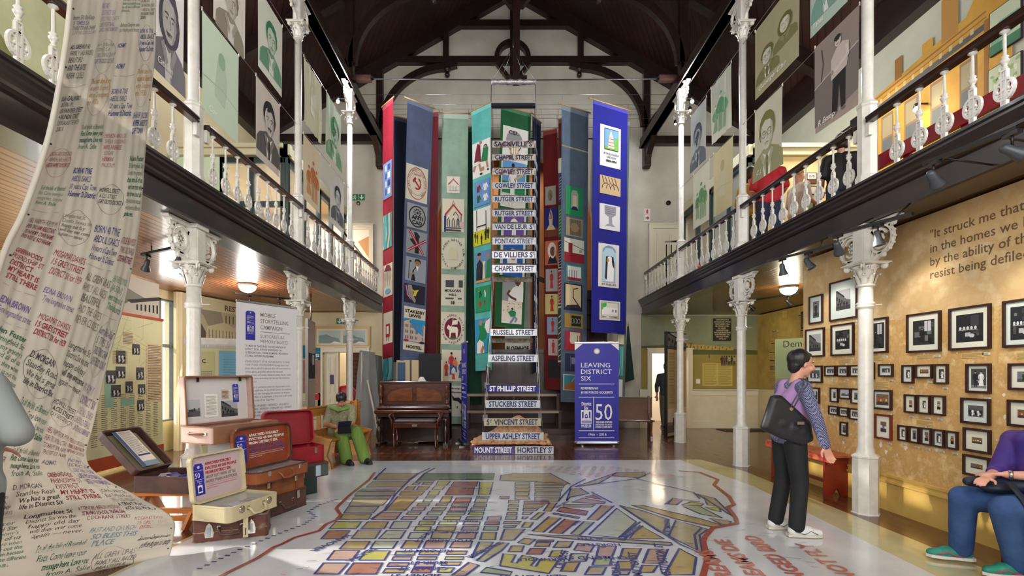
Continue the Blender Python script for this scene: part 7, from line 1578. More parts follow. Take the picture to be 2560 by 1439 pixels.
b.rect(1.62, 1.12, 2.42, 1.72, fm3, flat_c((196, 176, 96)), .015); greek(b, 1.65, 1.14, 2.0, 1.7, 20, fm3, flat_c((130, 112, 50)), r, .016, .35); greek(b, 2.04, 1.14, 2.4, 1.7, 20, fm3, flat_c((130, 112, 50)), r, .016, .35)
b.rect(1.45, 1.18, 1.56, 1.3, fm3, PAPER, .016); b.build('painted_scene', t)
b = MB(); fs_ = frame(pt(1783, 852, YB-.06), (1, 0, 0), (0, 0, 1)); b.rect(0, 0, .48, .6, fs_, flat_c((34, 28, 22)), 0, .02); r2 = flat_c((190, 180, 150))
for i, (s_, wd) in enumerate((('ADMINISTRATION', .34), ('OF COLOURED AFFAIRS', .44), ('TRESPASSERS WILL', .4), ('BE PROSECUTED', .36), ('BY ORDER', .2), ('ADMINISTRASIE', .32), ('VAN KLEURLINGSAKE', .44), ('OORTREDERS SAL', .4), ('VERVOLG WORD', .34), ('OP LAS', .18))): b.text(s_, .24, .545-.056*i, .05, fs_, r2, .002, wd, 'c', .03)
tag(b.build('warning_sign'), 'black bilingual warning sign with white letters hung on the township mural', 'sign')
# newspaper wall, door, Demolition panel on the lower right side wall
t = thing('newspaper_mural', 'yellowish wall covered with old newspaper cuttings, right back corner', 'mural', (XR-.12, 12, 1.8)); fn_ = lambda a, q, c=0: V((XR-.12-c, YB-a, q)); NP = mat('yellow_newsprint', (190, 160, 84), .8, c2=(160, 136, 76), scale=3)
b = MB(); b.rect(.0, 1.05, 2.4, GZ0, fn_, NP, .004, .004); b.build('paper', t); b = MB(); nk = flat_c((104, 88, 52))
for i in range(24):
 x, z = r.uniform(0, 2.1), r.uniform(1.3, 2.8); w_, h_ = r.uniform(.15, .35), r.uniform(.12, .3); b.rect(x, z, x+w_, min(2.98, z+h_), fn_, flat_c(r.choice([(206, 180, 110), (196, 168, 96), (170, 146, 84)])), .005+i*.0001)
 if z+h_ < 2.95: greek(b, x+.01, z+.01, x+w_-.01, z+h_-.04, 9, fn_, nk, r, .0076, .4, .4); b.rect(x+.02, z+h_-.03, x+w_*.8, z+h_-.012, fn_, INK, .0076)
b.text('SUS', 1.3, 2.05, .14, fn_, INK, .008, None, 'l', .04); b.rect(1.9, 2.45, 2.3, 2.85, fn_, flat_c((40, 34, 24)), .008, .004); greek(b, 1.93, 2.5, 2.27, 2.8, 10, fn_, flat_c((160, 140, 90)), r, .009, .3); b.build('print', t)
b = MB(); b.box(XR-.2, XR-.11, 11.75, 11.85, 0, 1.7, DFR); b.box(XR-.2, XR-.11, 11.05, 11.15, 0, 1.7, DFR); b.box(XR-.2, XR-.11, 11.05, 11.85, 1.62, 1.72, DFR); b.box(XR-.17, XR-.13, 11.15, 11.75, 0, 1.62, DFR); b.box(XR-.2, XR-.17, 11.25, 11.65, .2, .8, DFR); b.box(XR-.2, XR-.17, 11.25, 11.65, .95, 1.5, DFR); struct(b.build('door_5'))
t = thing('demolition_panel', 'pale teal and tan display panel headed Demolition behind the standing woman', 'display panel', (6.2, 9.9, 0)); fd, Ld = panel_frame((pt(1938, 900, 9.9).x, 9.9), (pt(2075, 900, 9.1).x, 9.1), 0)
b = MB(); b.rect(0, .0, Ld, 2.15, fd, mat('tan_panel', (150, 132, 96), .6, c2=(136, 120, 90), scale=2), 0, .05); b.rect(0, 1.35, Ld, 2.15, fd, mat('teal_panel', (140, 154, 110), .6, c2=(130, 146, 112), scale=2), .002); b.build('board', t)
b = MB(); b.text('Demolition', .16, 1.98, .19, fd, flat_c((50, 36, 24)), .004, .82, 'l', .0); b.line([(0, .8), (.5, .5), (1.0, .3)], .012, fd, flat_c((110, 96, 70)), .004); b.build('lettering', t)
b = MB(); b.box(5.6, 6.8, 12.0, 12.6, 0, .012, flat_c((60, 40, 30))); tag(b.build('doormat'), 'dark flat mat on the floor near the right back corner', 'mat')
# free standing board by the right doorway
t = thing('display_board', 'tall black edged board with photo and text columns in front of the right doorway', 'display board', (3.9, 11.2, 0)); fd, Ld = panel_frame((pt(1667, 900, 10.9).x, 10.9), (pt(1716, 900, 11.6).x, 11.6), 0)
b = MB(); b.rect(0, .0, Ld, 2.4, fd, flat_c((24, 26, 26)), 0, .06); b.build('frame', t)
b = MB(); b.rect(.03, .03, Ld-.02, 2.37, fd, flat_c((172, 150, 110)), .004); photo(b, sub(fd, .03, 2.0), Ld-.05, .38, 'street', r, .006); greek(b, .08, .75, .4, 1.95, 46, fd, flat_c((110, 90, 60)), r, .006, .35); greek(b, .46, .75, Ld-.2, 1.95, 46, fd, flat_c((110, 90, 60)), r, .006, .35); photo(b, sub(fd, .03, .1), Ld-.05, .55, 'sky', r, .006, 'sepia'); b.build('print', t)

# upper gallery murals and objects
t = thing('wash_house_mural', 'yellow painted mural of the Public Wash Houses building on the upper right wall', 'mural', (XR-.02, 7.5, 5)); fw = lambda a, q, c=0: V((XR-.02-c, 9.1-a, q)); YM = mat('mural_ochre_yellow', (206, 158, 58), .7, c2=(190, 140, 50), scale=2.5)
b = MB(); b.poly([(0, 3.4), (2.55, 3.4), (2.55, 7.35), (2.2, 7.2), (1.9, 6.75), (.1, 6.55), (0, 6.5)], fw, YM, .004, .004); b.build('painted_wall', t); b = MB(); bl = flat_c((84, 84, 84)); br = flat_c((150, 104, 44))
b.line([(0, 6.3), (2.2, 6.42)], .09, fw, bl, .006); b.line([(0, 6.5), (2.2, 6.62)], .03, fw, br, .006); b.line([(0, 6.42), (2.2, 6.54)], .02, fw, br, .006); b.line([(0, 5.05), (2.5, 5.05)], .02, fw, br, .006)
for i in range(12): b.rect(.1+.17*i, 6.36+.006*i, .15+.17*i, 6.44+.006*i, fw, flat_c((196, 180, 130)), .0075)
for i in range(4): x = .3+.5*i; b.rect(x, 5.3, x+.27, 6.1, fw, flat_c((130, 104, 78)), .006); b.rect(x+.03, 5.7, x+.24, 6.05, fw, flat_c((150, 140, 110)), .007); b.rect(x+.03, 5.34, x+.24, 5.66, fw, flat_c((90, 96, 100)), .007)
b.line([(2.2, 4.2), (2.2, 6.5)], .06, fw, br, .007); b.rect(.3, 3.5, .75, 4.55, fw, flat_c((110, 76, 50)), .006); b.rect(.38, 3.5, .68, 4.45, fw, flat_c((196, 150, 120)), .007)
b.rect(.6, 6.58, .75, 6.95, fw, br, .005); b.rect(1.15, 6.6, 1.35, 6.85, fw, YM, .005); b.rect(1.5, 6.62, 1.78, 7.3, fw, flat_c((176, 130, 60)), .005)
for s_, x, y_, w_ in (('PUBLIC', .12, 4.66, .62), ('WASH HOUSES', .85, 4.66, 1.25)): b.text(s_, x, y_, .24, fw, br, .008, w_, 'l', .0)
for i in range(9): b.line([(0, 3.6+.13*i), (2.5, 3.6+.13*i)], .01, fw, flat_c((176, 130, 60)), .0055)
b.build('painted_details', t)
for i, (a0, q0, w_, h_, k, lab) in enumerate(((2.28, 5.9, .42, .62, 'house', 'green tinted framed picture of a long house above the right gallery, topmost'), (2.26, 5.25, .44, .48, 'leaf', 'green leafy framed picture, second down on the upper right wall'), (2.2, 4.78, .26, .42, 'leaf', 'small green picture, lower left of the leafy pair'), (2.5, 4.84, .24, .42, 'leaf', 'small green picture, lower right of the leafy pair'))):
 b = MB(); b.rect(a0, q0, a0+w_, q0+h_, fw, INK, .04, .03); b.rect(a0+.01, q0+.01, a0+w_-.012, q0+h_-.01, fw, flat_c((196, 206, 176)), .041)
 if k == 'house': b.poly([(a0+.02, q0+.12), (a0+w_-.02, q0+.2), (a0+w_-.02, q0+.42), (a0+.14, q0+.42), (a0+.02, q0+.34)], fw, flat_c((120, 170, 140)), .042); b.rect(a0+.01, q0+.01, a0+w_-.012, q0+.14, fw, flat_c((60, 120, 90)), .043); [b.rect(a0+.16+.06*j, q0+.3, a0+.19+.06*j, q0+.37, fw, flat_c((60, 110, 84)), .044) for j in range(4)]
 else: [b.disc(a0+.04+r.random()*(w_-.08), q0+.05+r.random()*(h_-.1), .035, fw, flat_c(r.choice([(90, 140, 80), (150, 180, 120), (220, 226, 200)])), .042+.0002*j, .02, 8, 0, r.random()*3) for j in range(24)]
 tag(b.build('framed_print'), lab, 'picture')
t = thing('red_canopy', 'glossy red timber canopy and posts in front of the wash house mural', 'canopy', (6.2, 6.0, 3.4)); RG = mat('glossy_red_paint', (156, 22, 40), .2, c2=(130, 16, 32), scale=4, coat=.5)
b = MB(); P = [(5.6, 7.4), (5.95, 4.2)]
b.bar((5.55, 7.3, 4.55), (5.75, 4.0, 4.62), .06, .2, RG); b.bar((5.55, 7.3, 4.42), (6.6, 7.3, 4.42), .06, .06, RG); b.build('fascia_board', t)
for y in (6.75, 5.9, 5.05, 4.2): b = MB(); b.box(5.66, 5.76, y-.05, y+.05, 3.4, 4.5, RG); b.build('post', t)
b = MB(); b.bar((5.72, 7.1, 3.75), (5.8, 4.0, 3.75), .04, .25, mat('dark_red_board', (96, 14, 24), .4)); b.bar((5.72, 7.1, 4.1), (5.8, 4.0, 4.1), .03, .06, RG); b.build('rail', t)
b = MB(); b.box(XR-.06, XR-.02, 6.6, 7.4, 4.05, 4.3, flat_c((206, 190, 130))); tag(b.build('yellow_notice'), 'narrow yellow notice under the red canopy', 'notice')
b = MB(); b.box(6.9, 6.93, 9.55, 9.9, 6.1, 6.35, BLACK); b.rect(0, 0, .35, .24, lambda a, q, c=0: V((XR-.03-c, 8.95-a+.6, 6.2+q)), BLACK, .02, .02); tag(b.build('vent'), 'black square vent high on the right wall', 'vent')
# left upper wall: landscape mural, pink panel, framed picture
t = thing('landscape_mural', 'yellow green hillside mural on the upper left wall behind the hanging cloth', 'mural', (XL+.03, 5.5, 5.5)); fw = lambda a, q, c=0: V((XL+.02+c, 2.5+a, q))
b = MB(); b.rect(0, 4.95, 4.6, 7.3, fw, mat('mural_yellow_sky', (214, 212, 168), .7, c2=(196, 198, 150), scale=2), .004, .004); b.poly([(0, 4.95), (0, 6.9), (.9, 6.6), (2.2, 6.2), (3.2, 6.0), (4.2, 5.2), (4.6, 5.0), (4.6, 4.95)], fw, mat('mural_green_hill', (120, 122, 64), .7, c2=(158, 152, 84), scale=3), .006); b.build('painted_scene', t)
t = thing('pink_panel', 'pink cloth panel on the upper left wall below the hillside mural', 'panel', (XL+.03, 6, 4)); b = MB(); b.rect(1.2, 3.6, 4.5, 4.72, fw, mat('pink_cloth', (214, 96, 116), .8, c2=(206, 84, 108), scale=3), .01, .01); b.build('cloth', t)
b = MB(); b.rect(5.2, 4.55, 5.6, 5.2, fw, INK, .03, .03); b.rect(5.24, 4.6, 5.56, 5.15, fw, flat_c((206, 206, 190)), .032); b.rect(5.3, 4.7, 5.5, 5.05, fw, flat_c((90, 80, 80)), .033); tag(b.build('framed_print'), 'dark framed picture between the hanging cloth and first upper left column', 'picture')
b = MB(); b.rect(5.0, 3.6, 6.6, 4.4, fw, mat('teal_painting', (30, 110, 104), .6, c2=(150, 150, 90), scale=3), .02, .02); b.text('rs', 6.35, 3.55, .2, fw, INK, .025); tag(b.build('painting'), 'teal painting behind the left gallery railing beside the hanging cloth', 'picture')
# O.P.D. case and frames on the yellow room wall
fw = frame((0, 9.39, 0), (1, 0, 0), (0, 0, 1))
for i, (u0, u1, v0, v1, c, lab, s_) in enumerate(((2017, 2042, 431, 458, (96, 64, 50), 'small brown box frame lettered O.P.D. on the yellow wall', 'O.P.D'), (2018, 2042, 465, 486, (190, 190, 186), 'small framed harbour photo under the box frame on the yellow wall', ''), (1990, 2006, 463, 482, (200, 204, 196), 'small black frame behind the curly haired visitor', ''), (2020, 2034, 505, 526, (100, 120, 60), 'small green picture low on the yellow wall', ''), (2036, 2056, 505, 522, (206, 150, 70), 'small orange picture low on the yellow wall', ''))):
 p0, p1 = pt(u0, v1, 9.36), pt(u1, v0, 9.36); b = MB(); b.rect(p0.x, p0.z, p1.x, p1.z, fw, INK if i else flat_c(c), .03, .03); b.rect(p0.x+.015, p0.z+.015 if i else (p0.z+p1.z)/2-.02, p1.x-.015, p1.z-.015, fw, flat_c(c) if i else PAPER, .032)
 if s_: b.text(s_, (p0.x+p1.x)/2, (p0.z+p1.z)/2+.01, .06, fw, INK, .034, .11, 'c', .02)
 tag(b.build('framed_print'), lab, 'picture')
for x, lab in ((-5.25, 'pale notice sheet on the glass of the left gallery room, left'), (-4.75, 'small sheet with coloured picture on the glass of the left gallery room, right')):
 b = MB(); fq = frame((x, 9.38, 4.0), (1, 0, 0), (0, 0, 1)); b.rect(0, 0, .3, .3, fq, flat_c((176, 206, 196)), .0, .004); greek(b, .03, .03, .27, .27, 6, fq, flat_c((110, 140, 130)), r, .002, .3); tag(b.build('notice'), lab, 'notice')
# suitcases
def rrect(L, W_, r, n=5):
 out = []
 for cx, cy, t0 in ((L-r, r, -90), (L-r, W_-r, 0), (r, W_-r, 90), (r, r, 180)):
  for i in range(n+1): t = math.radians(t0+90*i/n); out.append((cx+r*math.cos(t), cy+r*math.sin(t)))
 return out
def suitcase(lab, P, ang, L, W_, H, z, m, lid=None, lh=.05, r=.05, inner=None, trim=None, handle=None, latch='box', draw=None, fill=None, straps=None, seam=True, name='suitcase', lidw=None, latches=(.22, .78), top=None):
 t = thing(name, lab, 'suitcase' if name == 'suitcase' else 'box', (P[0], P[1], z), math.radians(ang), group=None)
 inner = inner or PAPER; trim = trim or m; F3 = lambda zz: frame((0, 0, zz), (1, 0, 0), (0, 1, 0))
 rp = rrect(L, W_, r); b = MB()
 if lid is None:
  b.poly(rp, F3(H), m, 0, H)
  if seam: b.line(rrect(L, W_, r), .004, F3(H*.42), trim, .004, True, .008)
  for hh in (.004, H-.002): b.line(rp, .012, F3(hh), trim, .003, True, .01)
 else:
  b.line(rrect(L, W_, r), .012, F3(H), m, 0, True, H); b.poly(rp, F3(.01), inner, 0, .01); b.line(rp, .016, F3(H), trim, .004, True, .012); b.line(rp, .016, F3(.01), trim, .002, True, .012)
 b.build('body').parent = t
 if handle:
  b = MB(); hx = L/2; hz = H*.5; b.tube([(hx-.09, -.005, hz+.02), (hx-.085, -.03, hz+.01), (hx-.07, -.05, hz-.03), (hx, -.055, hz-.04), (hx+.07, -.05, hz-.03), (hx+.085, -.03, hz+.01), (hx+.09, -.005, hz+.02)], .011, handle, 8)
  for s in (-1, 1): b.box(hx+s*.09-.014, hx+s*.09+.014, -.012, .0, hz+.0, hz+.035, CHROME)
  b.build('handle').parent = t
 for f in latches if latch else ():
  b = MB(); x = L*f
  if latch == 'round': b.lathe([(.03, 0), (.032, .006), (.02, .01), (.008, .014)], CHROME, 16, (x, -.006, H*.68), axis=(0, -1, 0))
  elif latch == 'big': b.poly([(x-.03, H*.2), (x+.03, H*.2), (x+.035, H*.4), (x+.02, H*.7), (x, H*.82), (x-.02, H*.7), (x-.035, H*.4)], frame((0, -.012, 0), (1, 0, 0), (0, 0, 1)), CHROME, 0, .01); b.box(x-.012, x+.012, -.02, -.012, H*.25, H*.65, STEEL)
  else: b.box(x-.018, x+.018, -.014, -.004, H*.55, H*.97, CHROME, bev=.003)
  b.build('latch').parent = t
 if lid is not None:
  th = math.radians(lid); fr = frame((0, W_, H), (1, 0, 0), (0, -math.cos(th), math.sin(th))); lw = lidw or W_
  lp = rrect(L, lw, r); b = MB(); b.poly(lp, fr, m, .006, .006); b.line(lp, .012, fr, m, lh, True, lh); b.line(lp, .016, fr, trim, lh+.003, True, .012)
  li = b.build('lid'); li.parent = t
  b = MB(); b.poly(rrect(L-.03, lw-.03, r*.8), lambda a, q, c=0: fr(a+.015, q+.015, c), inner, .009, .001); lin = b.build('lining'); lin.parent = li
  if draw: b = MB(); draw(b, lambda a, q, c=0: fr(a, q, .011+c), L, lw); o = b.build('display_sheet'); o.parent = li
 if fill: b = MB(); fill(b, L, W_, H); b.build('contents').parent = t
 for s in straps or ():
  b = MB(); x = L*s[0]; c = s[1]; b.box(x-.016, x+.016, -.012, -.004, -s[2], H+.004, c); b.box(x-.016, x+.016, -.01, W_*.8, H, H+.006, c)
  for k in range(3): b.box(x-.004, x+.004, -.014, -.012, -s[2]+.02+.03*k, -s[2]+.028+.03*k, INK)
  b.build('strap').parent = t
 if top: b = MB(); top(b, L, W_, H); b.build('surface_print').parent = t
 return t
BRN = mat('worn_brown_leather', (96, 54, 44), .45, c2=(132, 112, 92), c3=(104, 60, 48), scale=6, lo=.52, hi=.7, detail=8); DKB = mat('dark_brown_case', (66, 42, 40), .5, c2=(88, 58, 50), scale=6)
CREAM = mat('cream_leatherette', (206, 194, 158), .4, c2=(196, 182, 146), scale=5, bump=.1, bscale=80); PINK = mat('pale_pink_cardboard', (206, 176, 166), .55, c2=(190, 156, 142), scale=5); TAN = mat('tan_leather', (150, 92, 50), .4, c2=(124, 70, 36), scale=5); ORB = mat('orange_brown_leather', (152, 84, 46), .35, c2=(134, 68, 38), scale=4, coat=.2)
REDC = mat('crimson_leatherette', (158, 20, 38), .45, c2=(142, 16, 32), scale=5); LBR = mat('light_brown_fibreboard', (150, 106, 80), .55, c2=(134, 92, 66), scale=5); GLS = mat('display_glass', (210, 220, 225), .03, alpha=.25, spec=.9)
def lid_slogan(c1, c2, tg=1):
 def f(b, fr, L, W_):
  q = sub(fr, .05, .06); w_ = L-.1; h = W_-.1
  q2 = lambda a, y, c=0: q(a*w_, y*h, c)
  b.poly([(.0, .0), (.2, 0), (.2, .82), (.17, .9), (.03, .9), (0, .82)], q2, BLUE, .0005); b.disc(.1, .8, .03, q2, flat_c((190, 196, 210)), .001, .04)
  b.text('50', .015, .5, .2, q2, WH, .001, .1); b.rect(.01, .44, .19, .448, q2, WH, .001); b.rect(.01, .7, .19, .708, q2, WH, .001); b.text('District', .05, .37, .06, q2, WH, .001, .1); b.text('Six', .08, .31, .06, q2, WH, .001, .05); b.rect(.05, .06, .15, .28, q2, WH, .001); b.poly([(.06, .1), (.14, .1), (.13, .2), (.1, .25), (.07, .2)], q2, BLUE, .0015)
  for i, (s_, wd) in enumerate((('APARTHEID FORCIBLY', .62), ('EVICTED 60 000 PEOPLE', .74), ('FROM DISTRICT SIX.', .6), ('MOST LEFT WITH LITTLE', .7), ('MORE THAN A SUITCASE.', .74))): b.text(s_, .24, .82-.13*i, .115, q2, flat_c(c1 if i < 3 else c2), .001, wd, 'l', .035)
  b.rect(.24, .25, .98, .255, q2, flat_c(c1), .001); b.text('EXPERIENCE FORCED REMOVALS AND THE 60 000 GOODBYES AT THE', .24, .18, .04, q2, flat_c(c1), .001, .7); b.text('DISTRICT SIX MUSEUM', .24, .12, .04, q2, flat_c(c1), .001, .25)
 return f
def fill_papers(glass=1, n=14):
 def f(b, L, W_, H):
  for i in range(n):
   x, y = R.uniform(.08, L-.16), R.uniform(.06, W_-.12); w_, h = R.uniform(.06, .14), R.uniform(.05, .1); a = R.uniform(-.6, .6); m_ = flat_c(R.choice([(214, 208, 196), (180, 170, 160), (150, 110, 84), (196, 190, 206), (120, 100, 90), (206, 200, 180)]))
   M = Matrix.Translation((x, y, H*.55+.002*i)) @ Matrix.Rotation(a, 4, 'Z') @ Matrix.Rotation(R.uniform(-.15, .15), 4, 'X'); b.box(-w_/2, w_/2, -h/2, h/2, 0, .0015, m_, M)
  if glass: b.box(.02, L-.02, .02, W_-.02, H-.014, H-.01, GLS)
 return f
suitcase('battered brown suitcase with flaking leather lying on the floor under the cream one', (-2.63, 4.12), 21, .58, .34, .205, .004, BRN, handle=DKB, latch='big', trim=mat('frayed_edge', (170, 152, 130), .7, c2=(96, 60, 50), scale=20), r=.03, straps=None)
suitcase('open cream suitcase with the slogan sheet inside its lid, nearest of all', (-2.24, 3.99), 74.7, .57, .4, .125, .218, CREAM, lid=97, lh=.045, r=.045, inner=flat_c((196, 176, 180)), handle=CREAM, latch='round', draw=lid_slogan((170, 30, 44), (140, 122, 104)), fill=fill_papers())
b = MB(); b.box(-.02, .02, -.004, .004, -.17, .0, CREAM); b.box(-.02, .02, -.0, .3, 0, .004, CREAM); b.box(-.004, .004, -.006, -.004, -.15, -.09, INK); o = b.build('luggage_strap'); o.location = (-2.2, 4.17, .216); o.rotation_euler = (0, 0, .4); tag(o, 'cream leather strap hanging down over the battered brown suitcase', 'strap')
suitcase('dark brown suitcase on the floor, lowest below the orange brown one', (-2.35, 4.77), 71, .62, .4, .2, .004, DKB, handle=DKB, latch='box', r=.02)
suitcase('tan leather suitcase with brown straps, between the dark brown and the orange brown ones', (-2.39, 4.72), 71, .68, .38, .165, .208, TAN, handle=None, latch='box', r=.03, straps=[(.3, mat('brown_strap', (130, 72, 48), .5), .1), (.8, mat('brown_strap', (130, 72, 48), .5), .1)])
suitcase('open orange brown leather suitcase with white and purple slogan on its lid', (-2.33, 4.6), 71, .74, .3, .12, .381, ORB, lid=93, lh=.05, r=.08, inner=mat('orange_lid_lining', (146, 70, 44), .4, c2=(130, 58, 38), scale=4), handle=ORB, latch='box', draw=lid_slogan((226, 220, 214), (84, 60, 130)), fill=fill_papers(1, 8), trim=DKB, lidw=.41)
def draw_pink(b, fr, L, W_):
 photo(b, sub(fr, .03, .08), .17, .17, 'sky', R, .001); b.rect(.25, .06, .4, .3, fr, PAPER, .002); greek(b, .265, .08, .385, .28, 16, fr, flat_c((130, 130, 140)), R, .003, .35); photo(b, sub(fr, .44, .05), .2, .17, 'street', R, .001)
 b.rect(.45, .24, .54, .34, fr, flat_c((190, 170, 150)), .001); greek(b, .46, .25, .53, .33, 6, fr, INK, R, .002, .3); tag_logo(b, sub(fr, .59, .2), .075, .2, .002)
 for x in (.16, .66): b.rect(x, W_-.05, x+.025, W_-.0, fr, BLACK, .03, .01)
suitcase('large open pale pink suitcase with white lining and photos, raised highest at the back', (-2.74, 4.6), 69.3, .79, .43, .165, .775, PINK, lid=94, lh=.085, r=.02, inner=mat('white_lining', (206, 204, 204), .8), handle=None, latch=None, draw=draw_pink, lidw=.48, trim=LBR)
b = MB(); t = [o for o in col.objects if o.get('label', '').startswith('large open pale pink')][0]
b.box(0, .79, -.009, -.006, .005, .16, LBR); b.disc(.22, .085, .045, frame((0, -.01, 0), (1, 0, 0), (0, 0, 1)), flat_c((110, 110, 96)), .0); b.build('brown_long_side').parent = t
b = MB(); b.tube([(-.012, .1, .1), (-.03, .13, .1), (-.03, .28, .1), (-.012, .31, .1)], .01, mat('brown_strap', (130, 72, 48), .5), 8)
for y in (.09, .32): b.box(-.015, 0, y-.02, y+.02, .085, .115, CHROME)
b.build('handle').parent = t
def fill_bro(b, L, W_, H):
 fill_papers(0, 26)(b, L, W_, H)
 for i in range(12): M = Matrix.Translation((R.uniform(.08, L-.1), R.uniform(.1, W_-.1), H*.8)) @ Matrix.Rotation(R.uniform(-1, 1), 4, 'Z') @ Matrix.Rotation(R.uniform(-.4, .4), 4, 'X'); b.box(-.07, .07, -.035, .035, 0, .002, BLUE2 if i % 2 else flat_c((70, 70, 150)), M)
def draw_leaf(b, fr, L, W_):
 b.rect(.1, .04, .3, .5, fr, PAPER, .05, .002); b.rect(.1, .04, .14, .5, fr, flat_c((70, 96, 140)), .051); greek(b, .15, .2, .29, .48, 22, fr, flat_c((110, 120, 140)), R, .051, .35); b.rect(.15, .17, .29, .19, fr, BLUE2, .051); b.rect(.14, .04, .3, .1, fr, flat_c((130, 160, 180)), .051); b.text('SIGN THE PETITION', .15, .475, .02, fr, flat_c((90, 90, 120)), .052, .14)
suitcase('small dark open suitcase full of blue brochures on a trestle, lid tipped left', (-2.86, 4.46), 84, .42, .58, .15, .345, DKB, lid=136, lh=.07, r=.03, inner=flat_c((150, 146, 120)), latch='box', draw=draw_leaf, fill=fill_bro, lidw=.52)
suitcase('open crimson suitcase beside the golden pew', (-2.62, 5.62), 45, .6, .42, .185, .372, REDC, lid=96, lh=.09, r=.06, inner=mat('crimson_lining', (150, 18, 34), .5, c2=(130, 14, 28), scale=6), handle=None, latch='box', fill=fill_papers(0, 16), latches=(.2, .8))
def box_print(b, L, W_, H):
 fr = frame((0, -.013, 0), (1, 0, 0), (0, 0, 1))
 for x0, x1, c in ((.02, .1, (206, 206, 214)), (.1, .15, (70, 70, 130)), (.15, .32, (196, 166, 130)), (.32, .46, (40, 46, 44)), (.46, .52, (170, 186, 200)), (.52, L, (70, 84, 80))): b.rect(x0, .01, x1, H-.03, fr, flat_c(c), .001)
 b.rect(0, H-.03, L, H, fr, DKB, .004); greek(b, .16, .03, .31, H-.05, 6, fr, flat_c((90, 60, 50)), R, .002, .25)
suitcase('box covered with printed pictures under the crimson suitcase', (-2.56, 5.52), 47, .62, .42, .168, .203, DKB, r=.01, latch=None, seam=False, name='box', top=box_print)
suitcase('dark green box on the floor under the picture covered box', (-2.56, 5.5), 49, .5, .4, .196, .005, mat('dark_green_box', (26, 52, 46), .5), r=.008, latch=None, seam=False, name='box')
# trestle and pedestal
t = thing('trestle', 'orange pine trestle carrying the small dark suitcase', 'trestle', (-3.15, 4.66, 0)); PINE = mat('orange_pine', (196, 122, 60), .4, c2=(176, 100, 44), scale=3, stretch=(1, 1, 4), coat=.2)
b = MB(); b.box(-.3, .3, -.16, .2, .315, .343, PINE); b.build('top').parent = t
for x in (-.25, .25):
 for s in (-1, 1): b = MB(); b.bar((x-.02*s, .02+s*.03, .32), (x+.03*s, .02+s*.2, 0), .07, .03, PINE, (1, 0, 0)); b.build('leg').parent = t
for z in (.1, .17): b = MB(); b.bar((-.27, -.12, z), (.5, -.12, z), .05, .025, PINE, (0, 1, 0)); b.build('brace').parent = t
b = MB(); b.box(-3.03, -2.8, 5.0, 5.28, 0, .772, flat_c((206, 206, 204))); tag(b.build('pedestal'), 'white pedestal under the raised pale pink suitcase', 'pedestal')

# the long cloth covered with messages
rows = [((200, -300, 3.2), (400, -200, 4.15)), ((172, 0, 3.1), (390, 0, 4.1)), ((150, 150, 3.05), (384, 140, 4.05)), ((112, 340, 2.95), (362, 330, 3.98)), ((60, 520, 2.85), (345, 560, 3.9)), ((20, 620, 2.8), (315, 740, 3.8)), ((-20, 760, 2.7), (275, 900, 3.65)),
  ((-60, 900, 2.65), (240, 1060, 3.5)), ((-90, 1040, 2.6), (222, 1140, 3.47)), ((-120, 1160, 2.65), (245, 1185, 3.6)), ((-140, 1260, 2.75), (335, 1235, 3.85)), ((-150, 1340, 2.9), (425, 1285, 4.05)), ((-120, 1410, 3.0), (434, 1335, 3.95)), ((-60, 1470, 3.1), (425, 1385, 3.85)), ((0, 1478, 3.2), (412, 1394, 3.95))]
Lp_ = [pt(*r[0]) for r in rows]; Rp_ = [pt(*r[1]) for r in rows]
def crom(P, t):
 n = len(P)-1; t = max(0, min(n-1e-6, t)); i = int(t); f = t-i; p0, p1, p2, p3 = P[max(i-1, 0)], P[i], P[i+1], P[min(i+2, n)]
 return .5*((2*p1)+(p2-p0)*f+(2*p0-5*p1+4*p2-p3)*f*f+(3*p1-p0-3*p2+p3)*f*f*f)
NR = len(rows)-1
def cl(s, t, c=0):      # s 0 near edge .. 1 far edge, t 0 top .. NR hem
 p = crom(Lp_, t); q = crom(Rp_, t); d = q-p; u = crom(Lp_, t+.05)-crom(Lp_, t-.05); n = d.cross(u).normalized()
 if n.x < 0: n = -n
 k = (.004*math.sin(s*41+math.sin(t*.9)*1.5)+.003*math.sin(s*83+t))*min(1, .35+t*.07)*(1 if t < 9 else max(0, 1-(t-9)*.3))+.02*math.sin(s*6+t*.7)*min(1, t/3)*(1 if t < 12 else .0)
 return p+d*s+n*(c+k)
CLOTH = mat('message_cloth', (212, 206, 194), .85, c2=(204, 197, 184), scale=2, trans=.3, bump=.1, bscale=150)
t = thing('message_cloth', 'tall hanging cloth covered with handwritten messages, spilling onto the floor at the left', 'cloth', Rp_[-1])
b = MB(); nx, ny = 90, 150; vs = [cl(i/nx, NR*j/ny) for j in range(ny+1) for i in range(nx+1)]
b.add(vs, [(j*(nx+1)+i, j*(nx+1)+i+1, (j+1)*(nx+1)+i+1, (j+1)*(nx+1)+i) for j in range(ny) for i in range(nx)], CLOTH, True); b.build('cloth', t, solid=.003)
b = MB(); b.tube([cl(-.0, NR*j/70, .01)+V((0, -.01, 0)) for j in range(71)], .014, CLOTH, 8)
for j in range(26): q = cl(.03 if j % 2 else .975, .6+j*.5, .006); b.ball(q, .006, BLACK, 6)
b.build('hem', t)
